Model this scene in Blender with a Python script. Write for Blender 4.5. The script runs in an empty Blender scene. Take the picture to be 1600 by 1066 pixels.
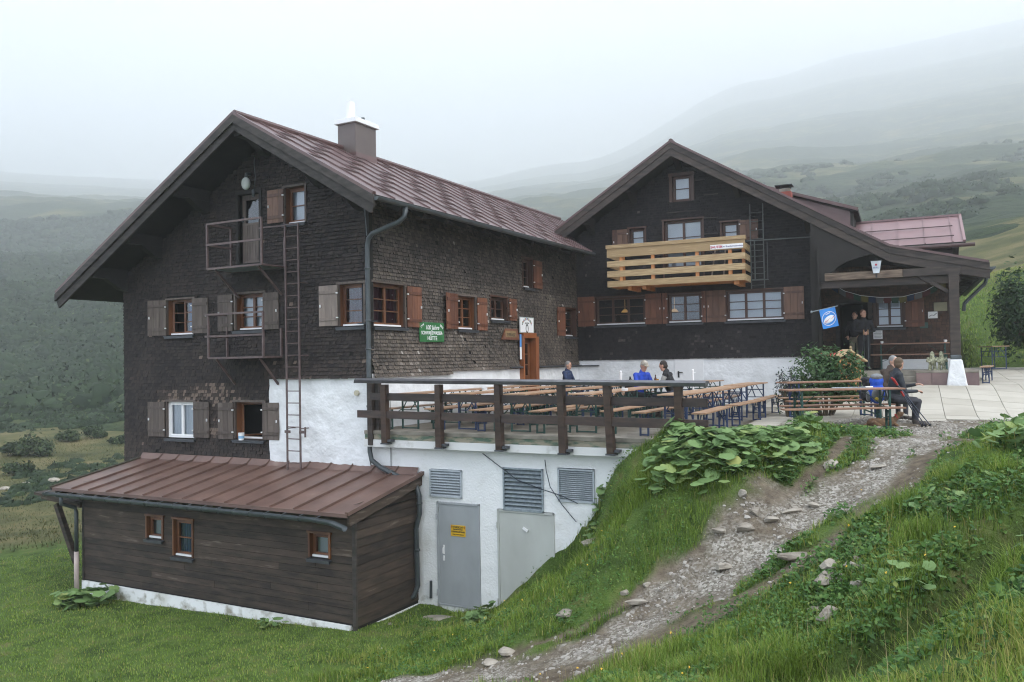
import bpy, math, random
import numpy as np
from mathutils import Vector, Matrix
from mathutils.geometry import tessellate_polygon
random.seed(7); RNG = np.random.default_rng(11)
SC = bpy.context.scene; COL = SC.collection
R = math.radians
# ------------------------------------------------------------------ camera
F_PX, PITCH, ROLL, CZ = 1316.4, 0.02359438, -0.01730373, 5.0
cam = bpy.data.cameras.new('camera'); co = bpy.data.objects.new('camera', cam); COL.objects.link(co)
cam.sensor_fit = 'HORIZONTAL'; cam.sensor_width = 36.0; cam.lens = F_PX/1600*36
cam.clip_start = 0.1; cam.clip_end = 20000
fw = np.array([0, math.cos(PITCH), math.sin(PITCH)]); u0 = np.array([0, -math.sin(PITCH), math.cos(PITCH)]); r0 = np.array([1., 0, 0])
rt = math.cos(ROLL)*r0+math.sin(ROLL)*u0; up = math.cos(ROLL)*u0-math.sin(ROLL)*r0
co.matrix_world = Matrix(((rt[0], up[0], -fw[0], 0), (rt[1], up[1], -fw[1], 0), (rt[2], up[2], -fw[2], CZ), (0, 0, 0, 1)))
SC.camera = co
# ------------------------------------------------------------------ world, sun, exposure
w = bpy.data.worlds.new('World'); SC.world = w; w.use_nodes = True
nt = w.node_tree; N = nt.nodes; L = nt.links
for n in list(N): N.remove(n)
out = N.new('ShaderNodeOutputWorld'); bg = N.new('ShaderNodeBackground')
sky = N.new('ShaderNodeTexSky'); sky.sky_type = 'NISHITA'; sky.sun_disc = False
sky.sun_elevation = R(48); sky.sun_rotation = R(128); sky.altitude = 1600; sky.dust_density = 3
tc = N.new('ShaderNodeTexCoord'); mp = N.new('ShaderNodeMapping'); mp.inputs['Scale'].default_value = (1.1, 1.1, 2.6)
no = N.new('ShaderNodeTexNoise'); no.inputs['Scale'].default_value = 1.5; no.inputs['Detail'].default_value = 5; no.inputs['Roughness'].default_value = .5
cr = N.new('ShaderNodeValToRGB'); cr.color_ramp.elements[0].position = .40; cr.color_ramp.elements[1].position = .58
cr.color_ramp.elements[0].color = (2.7, 3.35, 4.4, 1); cr.color_ramp.elements[1].color = (5.8, 6.05, 6.4, 1)
mx = N.new('ShaderNodeMix'); mx.data_type = 'RGBA'; mx.inputs[0].default_value = .93
L.new(tc.outputs['Generated'], mp.inputs[0]); L.new(mp.outputs[0], no.inputs['Vector']); L.new(no.outputs[0], cr.inputs[0])
L.new(sky.outputs[0], mx.inputs[6]); L.new(cr.outputs[0], mx.inputs[7]); L.new(mx.outputs[2], bg.inputs[0])
bg.inputs[1].default_value = 0.12; L.new(bg.outputs[0], out.inputs[0])
sl = bpy.data.lights.new('sun', 'SUN'); sl.energy = 1.5; sl.angle = R(40); sl.color = (1, .97, .92)
so = bpy.data.objects.new('sun', sl); COL.objects.link(so); so.location = (25, -20, 60)
so.rotation_euler = (R(42), 0, R(52))
SC.view_settings.view_transform = 'Standard'; SC.view_settings.look = 'None'; SC.view_settings.gamma = 1
SC.view_settings.exposure = 1.45
SC.render.engine = 'CYCLES'
SC.cycles.volume_bounces = 10; SC.cycles.max_bounces = 12; SC.cycles.transparent_max_bounces = 16
try: SC.cycles.use_denoising = True; SC.cycles.denoiser = 'OPENIMAGEDENOISE'; SC.cycles.denoising_prefilter = 'ACCURATE'; SC.cycles.use_adaptive_sampling = False; SC.cycles.filter_width = 1.15
except Exception: pass

# ------------------------------------------------------------------ frames
class Frame:
    def __init__(s, o, ang):
        s.o = np.asarray(o, float); s.ang = ang
        s.x = np.array([math.cos(ang), math.sin(ang), 0]); s.y = np.array([-math.sin(ang), math.cos(ang), 0])
    def P(s, x, y, z=0): return s.o+s.x*x+s.y*y+np.array([0, 0, z])
    def loc(s, p): q = np.asarray(p, float)-s.o; return float(q@s.x), float(q@s.y)
A = Frame([-3.01, 17.85, 0], 1.07265756-math.pi/2)
B = Frame(A.P(0, 10.74, 0), 1.1347343-math.pi/2)
_C = np.array([0, 0, CZ])
def ray(px, py): return fw+(px-800)/F_PX*rt-(py-533)/F_PX*up
def fy(fr, px, py, y=0.):      # where the sight line through a measured picture point meets the wall plane local y
    d = ray(px, py); t = (y-(_C-fr.o)@fr.y)/(d@fr.y); p = _C+d*t-fr.o; return float(p@fr.x), float(p[2])
def fx(fr, px, py, x=0.):
    d = ray(px, py); t = (x-(_C-fr.o)@fr.x)/(d@fr.x); p = _C+d*t-fr.o; return float(p@fr.y), float(p[2])
def rect(fn, fr, xl, xr, yt, yb, off=0.):
    ym, xm = (yt+yb)/2, (xl+xr)/2
    return fn(fr, xl, ym, off)[0], fn(fr, xr, ym, off)[0], fn(fr, xm, yb, off)[1], fn(fr, xm, yt, off)[1]

# ------------------------------------------------------------------ helpers
I3 = lambda x, y, z: (x, y, z)
class MB:
    def __init__(s, T=I3): s.v = []; s.f = []; s.m = []; s.c = []; s.T = T
    def add(s, vs, fs, m=0, c=None):
        b = len(s.v); s.v += [s.T(*p) for p in vs]
        if c is None: c = random.random()
        for f in fs: s.f.append(tuple(b+i for i in f)); s.m.append(m); s.c.append(c)
    def box(s, a, b, m=0, c=None):
        (x0, y0, z0), (x1, y1, z1) = a, b
        s.add([(x0, y0, z0), (x1, y0, z0), (x1, y1, z0), (x0, y1, z0), (x0, y0, z1), (x1, y0, z1), (x1, y1, z1), (x0, y1, z1)],
              [(3, 2, 1, 0), (4, 5, 6, 7), (0, 1, 5, 4), (1, 2, 6, 5), (2, 3, 7, 6), (3, 0, 4, 7)], m, c)
    def bar(s, p, q, wd, ht, m=0, c=None, upv=(0, 0, 1)):
        p, q = Vector(p), Vector(q); d = (q-p).normalized(); u = Vector(upv)
        if abs(d.dot(u)) > .98: u = Vector((0, 1, 0))
        r = d.cross(u).normalized(); u = r.cross(d); a, b = r*wd/2, u*ht/2
        vs = [tuple(x) for x in (p-a-b, p+a-b, p+a+b, p-a+b, q-a-b, q+a-b, q+a+b, q-a+b)]
        s.add(vs, [(3, 2, 1, 0), (4, 5, 6, 7), (0, 1, 5, 4), (1, 2, 6, 5), (2, 3, 7, 6), (3, 0, 4, 7)], m, c)
    def tube(s, pts, r, n=8, m=0, c=None):
        pts = [Vector(p) for p in pts]; rs = r if isinstance(r, (list, tuple)) else [r]*len(pts); vs = []; fs = []
        prev = None
        for i, p in enumerate(pts):
            d = ((pts[i+1] if i < len(pts)-1 else p)-(pts[i-1] if i else p)).normalized()
            if prev is None:
                u = Vector((0, 0, 1)) if abs(d.z) < .9 else Vector((0, 1, 0)); a = d.cross(u).normalized()
            else: a = (prev-d*prev.dot(d)).normalized()
            prev = a; b = d.cross(a)
            for k in range(n):
                t = 2*math.pi*k/n; vs.append(tuple(p+(a*math.cos(t)+b*math.sin(t))*rs[i]))
        for i in range(len(pts)-1):
            for k in range(n): k2 = (k+1) % n; fs.append((i*n+k, i*n+k2, (i+1)*n+k2, (i+1)*n+k))
        fs.append(tuple(range(n-1, -1, -1))); e = (len(pts)-1)*n; fs.append(tuple(e+k for k in range(n)))
        s.add(vs, fs, m, c)
    def prism(s, poly, axis, a, b, m=0, c=None):   # poly in the other two axes, extruded along axis from a to b
        def P(q, t): return (t, q[0], q[1]) if axis == 0 else (q[0], t, q[1]) if axis == 1 else (q[0], q[1], t)
        n = len(poly); vs = [P(q, a) for q in poly]+[P(q, b) for q in poly]
        fs = [tuple(range(n)), tuple(range(2*n-1, n-1, -1))]+[(i, i+n, (i+1) % n+n, (i+1) % n) for i in range(n)]
        s.add(vs, fs, m, c)
    def ball(s, cen, rad, n=10, m=0, c=None):
        rad = rad if isinstance(rad, (tuple, list)) else (rad,)*3; vs = [(cen[0], cen[1], cen[2]-rad[2])]; k = n//2+1
        for i in range(1, k):
            t = math.pi*i/k-math.pi/2
            for j in range(n): a = 2*math.pi*j/n; vs.append((cen[0]+rad[0]*math.cos(t)*math.cos(a), cen[1]+rad[1]*math.cos(t)*math.sin(a), cen[2]+rad[2]*math.sin(t)))
        vs.append((cen[0], cen[1], cen[2]+rad[2])); fs = [(0, 1+(j+1) % n, 1+j) for j in range(n)]
        for i in range(k-2):
            for j in range(n): j2 = (j+1) % n; fs.append((1+i*n+j, 1+i*n+j2, 1+(i+1)*n+j2, 1+(i+1)*n+j))
        e = len(vs)-1; fs += [(e, 1+(k-2)*n+j, 1+(k-2)*n+(j+1) % n) for j in range(n)]
        s.add(vs, fs, m, c)
    def build(s, name, mats, parent=None, smooth=False, bevel=0, **tags):
        me = bpy.data.meshes.new(name); me.from_pydata([tuple(map(float, p)) for p in s.v], [], s.f)
        mats = mats if isinstance(mats, (list, tuple)) else [mats]
        for q in mats: me.materials.append(q)
        me.polygons.foreach_set('material_index', s.m)
        at = me.attributes.new('rnd', 'FLOAT', 'FACE'); at.data.foreach_set('value', s.c)
        if smooth: me.polygons.foreach_set('use_smooth', [True]*len(s.f))
        me.update(); o = bpy.data.objects.new(name, me); COL.objects.link(o)
        if parent: o.parent = parent
        if bevel:
            b = o.modifiers.new('b', 'BEVEL'); b.width = bevel; b.segments = 2; b.limit_method = 'ANGLE'
        tag(o, **tags); return o
def tag(o, label=None, cat=None, group=None, kind=None):
    if label: o['label'] = label
    if cat: o['category'] = cat
    if group: o['group'] = group
    if kind: o['kind'] = kind
    return o
def thing(name, label, cat, loc=(0, 0, 0), rz=0., group=None):
    o = bpy.data.objects.new(name, None); COL.objects.link(o); o.location = [float(q) for q in loc]; o.rotation_euler = (0, 0, rz)
    return tag(o, label, cat, group)
def nmesh(name, V, faces_flat, counts, mats, midx=None, attrs=None, smooth=False, parent=None, **tags):
    """fast mesh from numpy: V (n,3), flat loop vertex indices, loop counts per face"""
    me = bpy.data.meshes.new(name); V = np.asarray(V, np.float32)
    me.vertices.add(len(V)); me.vertices.foreach_set('co', V.ravel())
    counts = np.asarray(counts, np.int32); me.loops.add(int(counts.sum())); me.loops.foreach_set('vertex_index', np.asarray(faces_flat, np.int32))
    me.polygons.add(len(counts)); st = np.concatenate([[0], np.cumsum(counts)[:-1]]).astype(np.int32)
    me.polygons.foreach_set('loop_start', st)
    for q in (mats if isinstance(mats, (list, tuple)) else [mats]): me.materials.append(q)
    if midx is not None: me.polygons.foreach_set('material_index', np.asarray(midx, np.int32))
    for k, (dom, val) in (attrs or {}).items():
        val = np.asarray(val, np.float32)
        if val.ndim == 2: a = me.attributes.new(k, 'FLOAT_COLOR', dom); a.data.foreach_set('color', val.ravel())
        else: a = me.attributes.new(k, 'FLOAT', dom); a.data.foreach_set('value', val)
    if smooth: me.polygons.foreach_set('use_smooth', np.ones(len(counts), bool))
    me.update(calc_edges=True); o = bpy.data.objects.new(name, me); COL.objects.link(o)
    if parent: o.parent = parent
    return tag(o, **tags)

# ------------------------------------------------------------------ materials
MT = {}
def mat(name, c1, c2=None, rough=.7, nscale=4., stretch=(1, 1, 1), rnd=.0, bump=0., bscale=40., metal=0., spec=.5, detail=5., coord='Object', lo=.3, hi=.7, c3=None, sub=0.):
    if name in MT: return MT[name]
    m = bpy.data.materials.new(name); m.use_nodes = True; MT[name] = m
    n = m.node_tree.nodes; l = m.node_tree.links; b = n['Principled BSDF']
    b.inputs['Roughness'].default_value = rough; b.inputs['Metallic'].default_value = metal; b.inputs['Specular IOR Level'].default_value = spec
    c2 = c2 or tuple(q*.7 for q in c1)
    t = n.new('ShaderNodeTexCoord'); mp = n.new('ShaderNodeMapping'); mp.inputs['Scale'].default_value = stretch
    l.new(t.outputs[coord], mp.inputs[0])
    nz = n.new('ShaderNodeTexNoise'); nz.inputs['Scale'].default_value = nscale; nz.inputs['Detail'].default_value = detail; l.new(mp.outputs[0], nz.inputs['Vector'])
    fac = nz.outputs[0]
    if rnd:
        at = n.new('ShaderNodeAttribute'); at.attribute_name = 'rnd'
        ma = n.new('ShaderNodeMath'); ma.operation = 'SUBTRACT'; ma.inputs[1].default_value = .5; l.new(at.outputs['Fac'], ma.inputs[0])
        mb = n.new('ShaderNodeMath'); mb.operation = 'MULTIPLY_ADD'; mb.inputs[1].default_value = rnd; l.new(ma.outputs[0], mb.inputs[0]); l.new(fac, mb.inputs[2]); fac = mb.outputs[0]
    r = n.new('ShaderNodeValToRGB'); e = r.color_ramp.elements; e[0].position = lo; e[1].position = hi
    e[0].color = (*c2, 1); e[1].color = (*c1, 1)
    if c3: q = e.new(min(1, hi+.18)); q.color = (*c3, 1)
    l.new(fac, r.inputs[0]); l.new(r.outputs[0], b.inputs['Base Color'])
    if bump:
        n2 = n.new('ShaderNodeTexNoise'); n2.inputs['Scale'].default_value = bscale; n2.inputs['Detail'].default_value = 4; l.new(mp.outputs[0], n2.inputs['Vector'])
        bp = n.new('ShaderNodeBump'); bp.inputs['Strength'].default_value = 1; bp.inputs['Distance'].default_value = bump; l.new(n2.outputs[0], bp.inputs['Height']); l.new(bp.outputs[0], b.inputs['Normal'])
    return m
def glass():
    if 'glass' in MT: return MT['glass']
    m = bpy.data.materials.new('window_glass'); m.use_nodes = True; MT['glass'] = m; n = m.node_tree.nodes; l = m.node_tree.links
    for q in list(n): n.remove(q)
    o = n.new('ShaderNodeOutputMaterial'); mx = n.new('ShaderNodeMixShader'); g = n.new('ShaderNodeBsdfGlossy'); tr = n.new('ShaderNodeBsdfTransparent')
    g.inputs['Roughness'].default_value = .02; g.inputs['Color'].default_value = (.9, .95, 1, 1); tr.inputs['Color'].default_value = (.85, .88, .9, 1)
    fr = n.new('ShaderNodeFresnel'); fr.inputs['IOR'].default_value = 1.9
    nz = n.new('ShaderNodeTexNoise'); nz.inputs['Scale'].default_value = 1.3; bp = n.new('ShaderNodeBump'); bp.inputs['Distance'].default_value = .015; bp.inputs['Strength'].default_value = .6
    l.new(nz.outputs[0], bp.inputs['Height']); l.new(bp.outputs[0], g.inputs['Normal'])
    l.new(fr.outputs[0], mx.inputs[0]); l.new(tr.outputs[0], mx.inputs[1]); l.new(g.outputs[0], mx.inputs[2]); l.new(mx.outputs[0], o.inputs[0]); return m
M = dict(
 shingle_front=mat('shingle_front', (.046, .032, .026), (.013, .0095, .009), .85, 1.1, rnd=.58, lo=.25, hi=.95, c3=(.15, .11, .085), bump=.004, bscale=60),
 shingle_side=mat('shingle_side', (.125, .10, .08), (.036, .029, .024), .8, 1.0, rnd=.55, lo=.25, hi=.85, c3=(.3, .27, .24), bump=.004, bscale=60),
 shingle_rear=mat('shingle_rear', (.026, .021, .022), (.009, .008, .009), .85, 1.1, rnd=.65, lo=.25, hi=.85, c3=(.10, .085, .075), bump=.004, bscale=60),
 backing=mat('backing', (.012, .011, .01), rough=.9),
 plank=mat('plank', (.070, .048, .035), (.018, .0125, .010), .8, 2.2, (1, 1, 6), rnd=.35, lo=.28, hi=.75, c3=(.17, .14, .115), bump=.004, bscale=18),
 beam=mat('beam', (.058, .042, .033), (.018, .013, .011), .65, 2.5, (1, 1, 5), rnd=.25, bump=.003, bscale=25),
 barge=mat('barge', (.06, .05, .043), (.018, .015, .013), .75, 2, (1.5, 1, 5), rnd=.3, lo=.35, hi=.8, c3=(.26, .22, .18), bump=.004, bscale=25),
 darkwood=mat('darkwood', (.016, .013, .011), (.008, .007, .006), .8, 3, bump=.003),
 oldbeam=mat('oldbeam', (.22, .16, .115), (.05, .035, .026), .8, 3, (1, 3, 8), bump=.006, bscale=20),
 winwood=mat('winwood', (.17, .065, .025), (.085, .03, .012), .45, 5, (1, 1, .3), rnd=.3, bump=.001),
 winbrown=mat('winbrown', (.085, .038, .024), (.05, .024, .016), .5, 5, (1, 1, .3), rnd=.3, bump=.001),
 shutgrey=mat('shutgrey', (.125, .098, .082), (.07, .052, .043), .7, 3, (4, 4, .6), rnd=.5, bump=.002),
 shutpale=mat('shutpale', (.25, .2, .17), (.17, .135, .115), .7, 3, (4, 4, .6), rnd=.3, bump=.002),
 shutred=mat('shutred', (.185, .072, .038), (.10, .037, .02), .55, 3, (4, 4, .6), rnd=.5, bump=.002),
 shutbrown=mat('shutbrown', (.16, .085, .055), (.085, .044, .03), .6, 3, (4, 4, .6), rnd=.4, bump=.002),
 pine=mat('pine', (.50, .37, .21), (.34, .235, .12), .7, 2.6, (1, 2, 12), rnd=.5, bump=.003, lo=.35, hi=.62),
 pineorange=mat('pineorange', (.62, .27, .09), (.42, .17, .06), .6, 3, (4, 4, 1), rnd=.3, bump=.002),
 plaster=mat('plaster', (.80, .81, .82), (.64, .65, .65), .9, 2.0, rnd=.0, bump=.03, bscale=9, lo=.25, hi=.6),
 plasterwall=mat('plasterwall', (.79, .80, .80), (.58, .57, .53), .9, 1.2, bump=.012, bscale=26, lo=.22, hi=.46),
 concrete=mat('concrete', (.33, .30, .25), (.15, .135, .11), .9, 3, bump=.006, bscale=25),
 mossedge=mat('mossedge', (.30, .27, .2), (.09, .14, .10), .9, 3.5, (1, 1, 3), bump=.01, bscale=25, lo=.4, hi=.55),
 whitebeam=mat('whitebeam', (.70, .70, .69), (.4, .39, .35), .85, 2.5, bump=.003, lo=.25, hi=.42),
 roofred=mat('roofred', (.135, .078, .074), (.09, .052, .05), .38, 1.4, rnd=.25, bump=.002, bscale=6),
 roofpink=mat('roofpink', (.24, .145, .148), (.19, .115, .117), .45, 1.4, rnd=.2, bump=.002, bscale=6),
 roofbrown=mat('roofbrown', (.165, .098, .078), (.10, .058, .047), .5, 1.6, rnd=.35, bump=.003, bscale=8, lo=.3, hi=.7, c3=(.26, .19, .16)),
 seam=mat('seam', (.07, .035, .033), rough=.5),
 zinc=mat('zinc', (.10, .115, .12), (.06, .07, .075), .42, 6, metal=.5, bump=.001),
 lead=mat('lead', (.055, .06, .068), (.035, .038, .045), .5, 6, bump=.002),
 pipe=mat('pipe', (.06, .072, .078), (.04, .048, .052), .42, 5),
 steelrail=mat('steelrail', (.125, .085, .08), (.075, .05, .047), .55, 9),
 railcap=mat('railcap', (.115, .115, .125), (.075, .075, .082), .5, 3, (2, 2, 2), bump=.002),
 rail=mat('rail', (.062, .036, .026), (.022, .0135, .011), .5, 2.4, (1.4, 1.4, 7), rnd=.35, bump=.003, bscale=18),
 doorgrey=mat('doorgrey', (.37, .39, .41), (.29, .31, .32), .5, 2.2, (1, 1, .5), spec=.4),
 doorlight=mat('doorlight', (.50, .52, .49), (.40, .41, .385), .55, 1.6, (1, 1, .5), spec=.4),
 louvre=mat('louvre', (.45, .49, .52), (.35, .39, .42), .5, 4, spec=.4),
 galva=mat('galva', (.33, .38, .41), (.2, .24, .27), .45, 14, metal=.3),
 white=mat('white', (.8, .8, .8), (.75, .75, .75), .6),
 black=mat('black', (.01, .01, .012), rough=.5),
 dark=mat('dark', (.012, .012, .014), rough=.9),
 bench=mat('bench', (.47, .31, .20), (.29, .165, .095), .42, 2.2, (3, .6, 3), rnd=.5, bump=.001),
 benchred=mat('benchred', (.36, .205, .13), (.21, .11, .07), .42, 2.2, (.6, 3, 3), rnd=.5, bump=.001),
 legs_green=mat('legs_green', (.02, .075, .062), rough=.45),
 legs_blue=mat('legs_blue', (.028, .055, .14), rough=.45),
 signgreen=mat('signgreen', (.035, .17, .055), rough=.4), yellow=mat('yellow', (.80, .48, .03), rough=.45),
 curtain=mat('curtain', (.72, .75, .78), (.5, .53, .56), .8, 2, (14, 14, .4)), skyglare=mat('skyglare', (.56, .60, .64), (.46, .50, .54), .35, 1.2),  # flat pale sheet behind panes, sky reflection put into its colour
 curtred=mat('curtred', (.10, .015, .03), (.05, .008, .015), .8, 3, (14, 14, .4)), curtblue=mat('curtblue', (.03, .11, .3), (.012, .04, .12), .8, 3, (14, 14, .4)),
 stone=mat('stone', (.37, .335, .285), (.18, .155, .125), .85, 5, rnd=.25, bump=.02, bscale=9),
 paver=mat('paver', (.45, .42, .36), (.37, .34, .285), .85, 1.5, rnd=.35, bump=.002, bscale=30),
 paverdark=mat('paverdark', (.25, .225, .185), (.17, .15, .12), .85, 1.5, rnd=.35, bump=.003, bscale=30),
 joint=mat('joint', (.22, .20, .16), rough=.95),
 reddish=mat('reddish', (.23, .16, .15), (.15, .10, .10), .8, 4, rnd=.4, bump=.004),
 bark=mat('bark', (.10, .075, .05), rough=.9, bump=.01),
)

def splash(m, z0, z1):      # mud splashed up the foot of a rendered wall
    n = m.node_tree.nodes; l = m.node_tree.links; b = n['Principled BSDF']; src = b.inputs['Base Color'].links[0].from_socket
    t = n.new('ShaderNodeTexCoord'); sp = n.new('ShaderNodeSeparateXYZ'); l.new(t.outputs['Object'], sp.inputs[0]); nz = n.new('ShaderNodeTexNoise'); nz.inputs['Scale'].default_value = 5; nz.inputs['Detail'].default_value = 8; l.new(t.outputs['Object'], nz.inputs['Vector'])
    mr = n.new('ShaderNodeMapRange'); mr.inputs['From Min'].default_value = z1; mr.inputs['From Max'].default_value = z0; l.new(sp.outputs['Z'], mr.inputs['Value'])
    ml = n.new('ShaderNodeMath'); ml.operation = 'ADD'; ml.use_clamp = True; l.new(mr.outputs[0], ml.inputs[0]); m2 = n.new('ShaderNodeMath'); m2.operation = 'MULTIPLY_ADD'; m2.inputs[1].default_value = 5; m2.inputs[2].default_value = -3.3; l.new(nz.outputs[0], m2.inputs[0]); l.new(m2.outputs[0], ml.inputs[1])
    m3 = n.new('ShaderNodeMath'); m3.operation = 'MULTIPLY'; l.new(mr.outputs[0], m3.inputs[0]); l.new(ml.outputs[0], m3.inputs[1]); mx = n.new('ShaderNodeMix'); mx.data_type = 'RGBA'; l.new(m3.outputs[0], mx.inputs[0]); l.new(src, mx.inputs[6]); mx.inputs[7].default_value = (.27, .25, .19, 1); l.new(mx.outputs[2], b.inputs['Base Color'])
splash(M['plasterwall'], 0.0, .75)
# ------------------------------------------------------------------ terrain
def vnoise(x, y, s, seed=0):
    x = np.asarray(x, float)/s+seed*17.3; y = np.asarray(y, float)/s+seed*31.7
    xi = np.floor(x).astype(np.int64); yi = np.floor(y).astype(np.int64); fx_ = x-xi; fy_ = y-yi
    fx_ = fx_*fx_*(3-2*fx_); fy_ = fy_*fy_*(3-2*fy_)
    def h(a, b):
        n = (a*374761393+b*668265263) & 0xffffffff; n = ((n ^ (n >> 13))*1274126177) & 0xffffffff; return ((n ^ (n >> 16)) & 0xffff)/65535.
    return (h(xi, yi)*(1-fx_)+h(xi+1, yi)*fx_)*(1-fy_)+(h(xi, yi+1)*(1-fx_)+h(xi+1, yi+1)*fx_)*fy_
def fbm(x, y, s, oct=4, seed=0):
    t = 0; a = 1; q = 0
    for i in range(oct): t = t+a*vnoise(x, y, s/2**i, seed+i); q += a; a *= .5
    return t/q
def W(px, py, d):              # a surveyed ground point: sight line and distance
    p = _C+ray(px, py)*d; return (p[0], p[1], p[2])
def AP(x, y, z): return tuple(A.P(x, y, z))
CP = [AP(1.2, 0, .13), AP(3.06, 0, .3), AP(4.28, 0, 1.57), AP(4.77, 0, 2.2), AP(5.55, 0, 3.05), AP(6.6, 0, 3.45), AP(7.4, -.5, 3.5),
 (-13, 24, -.1), (-8, 22, .05), (-2, 15.5, .15), (1, 15.3, .14), (2.3, 15.6, .16), (-6, 14, .0), (-10, 16, -.1), (-3, 12, .12), (-8, 10, 0), (-1.2, 13.5, .3), AP(2.4, -1.2, .16),
 (6, 17.1, 3.6), (8.4, 17.5, 3.64), (10.5, 17.5, 3.66), (12, 17.3, 3.74), (6.5, 15.5, 3.58), (5, 15, 3.56), (9, 15.8, 3.62),
 W(1150, 720, 12.5), W(1000, 760, 13), W(1050, 850, 12), W(900, 880, 13.3), W(830, 935, 14.2), W(950, 845, 13.5),
 W(1450, 690, 13.5), W(1350, 740, 12.5), W(1250, 800, 12), W(1150, 870, 11.4), W(1000, 960, 11), W(850, 1030, 10.8), W(700, 1066, 11), W(600, 1066, 11.5), W(480, 1066, 12.5),
 W(1450, 765, 10.5), W(1590, 680, 11), W(1600, 750, 9), W(1450, 850, 8.6), W(1300, 900, 9), W(1290, 935, 8.5), W(1150, 980, 8.8), W(1000, 1066, 8), W(850, 1066, 9.3), W(1330, 830, 10.3),
 W(1500, 930, 6.2), W(1600, 850, 6), W(1300, 1020, 6.3), W(1400, 1066, 5), W(1600, 1066, 4), W(1200, 1066, 6.4),
 (0, 0, 3.4), (3, 0, 3.7), (-5, 3, 2.2), (0, 5, 2.35), (-8, 5, .6), (8, 4, 4.2), (8, 9, 3.95), (12, 12, 4.1), (0, -15, 4), (20, -15, 6), (-20, 5, -.8), (-40, 0, -3), (-30, 20, -1.6),
 (15, 18, 4.1), (14, 14, 4.2), (20, 10, 5), (30, 20, 6.5), (50, 20, 9), (15.5, 31, 4.55), (13, 33, 5.3), (17, 34, 5.9), (18.5, 37, 7.1), (20, 40, 8.0), (26, 38, 9), (24, 48, 9.3), (14, 45, 7.5), (18, 28, 4.5), (21, 27, 5.2), (20, 22, 4.6),
 (-15, 33, -.7), (-25, 42, -1.0), (-40, 60, 0), (-10, 60, 1), (10, 60, 6), (30, 60, 12), (50, 60, 17), (5, 35, 4), (-8, 35, .8), (2, 26, 3.4), (-60, 40, -3), (60, -10, 9), (0, 70, 3), (-20, 25, -.6)]
CP = np.array(CP)
def tps_fit(P):
    n = len(P); d2 = ((P[:, None, :2]-P[None, :, :2])**2).sum(2); K = np.where(d2 > 0, d2*np.log(d2+1e-12)*.5, 0)+np.eye(n)*.06
    Q = np.c_[np.ones(n), P[:, :2]]; S = np.block([[K, Q], [Q.T, np.zeros((3, 3))]]); return np.linalg.solve(S, np.r_[P[:, 2], 0, 0, 0])
TW = tps_fit(CP)
def seg_d(x, y, pts, hw=None):
    d = np.full(np.shape(x), 1e9)
    for (a, b) in zip(pts[:-1], pts[1:]):
        ax, ay = a[0], a[1]; bx, by = b[0]-ax, b[1]-ay; t = np.clip(((x-ax)*bx+(y-ay)*by)/(bx*bx+by*by), 0, 1)
        wd = 1. if hw is None else 1.
        d = np.minimum(d, np.hypot(x-ax-t*bx, y-ay-t*by)*wd)
    return d
def inpoly(x, y, poly):
    r = np.zeros(np.shape(x), bool)
    for i in range(len(poly)):
        x1, y1 = poly[i][:2]; x2, y2 = poly[i-1][:2]
        c = ((y1 > y) != (y2 > y)) & (x < (x2-x1)*(y-y1)/(y2-y1+1e-12)+x1); r ^= c
    return r
def sm(t): t = np.clip(t, 0, 1); return t*t*(3-2*t)
DITCH = [(2.1, 6.35), (2.7, 6.6), (3.1, 6.85), (3.5, 7.05), (3.95, 7.3), (4.45, 7.7), (5.0, 8.1), (5.9, 8.6), (7.5, 9.3)]
PATIO = [tuple(A.P(6.9, 2.6)[:2]), (6.0, 17.0), (8.4, 17.4), (10.6, 17.45), (13, 17.1), (20, 16.4), (19.8, 22), (18.9, 28.0), (17.2, 29.9), (15.4, 30.3), (13.4, 28.4),
         tuple(B.P(11.3, 2)[:2]), tuple(B.P(11.2, -1.25)[:2]), tuple(B.P(7.6, -1.25)[:2]), tuple(B.P(7.6, -.02)[:2]), tuple(B.P(5.0, -.02)[:2]), tuple(A.P(6.9, 8.6)[:2])]
def Hp(x, y): return 3.62+.58*sm((y-17.4)/4.6)*sm((x-7)/3.4)+.27*sm((y-22)/7)
def H0(x, y):
    x = np.asarray(x, float); y = np.asarray(y, float); sh = x.shape; X = x.ravel(); Y = y.ravel(); out = np.zeros(len(X))
    for k in range(0, len(X), 20000):
        xs, ys = X[k:k+20000], Y[k:k+20000]; d2 = (xs[:, None]-CP[None, :, 0])**2+(ys[:, None]-CP[None, :, 1])**2
        out[k:k+20000] = (d2*np.log(d2+1e-12)*.5)@TW[:len(CP)]+TW[-3]+TW[-2]*xs+TW[-1]*ys
    return out.reshape(sh)
GR = dict(path=[(8.3, 15.9), (7.0, 14.4), (6.2, 13.3), (5.37, 12.6), (4.76, 12.2), (4.22, 12.0), (3.55, 11.6), (2.97, 11.4), (2.33, 11.2), (1.77, 11.0), (1.24, 10.83), (.58, 10.73), (-.1, 10.8), (-.9, 11.0), (-2, 11.5)],
          apron=[(6.0, 16.5), (7.5, 16.4), (9.5, 16.7), (11.5, 16.8), (15, 16.3)], link=[(7.6, 15.8), (7.6, 15.0)],
          track=[(7.0, 13.6), (6.18, 12.5), (4.94, 11.3), (4.09, 10.5), (3.2, 10.05), (2.5, 9.95), (2.03, 10.0), (1.2, 9.95), (.39, 9.9), (-.6, 10.2), (-1.6, 10.9)],
          left=[(5.6, 14.1), (4.9, 13.1), (4.2, 12.5), (3.37, 11.95), (2.61, 11.75), (2.0, 11.7), (1.53, 11.55), (.81, 11.4), (-.07, 11.5)])
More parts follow.
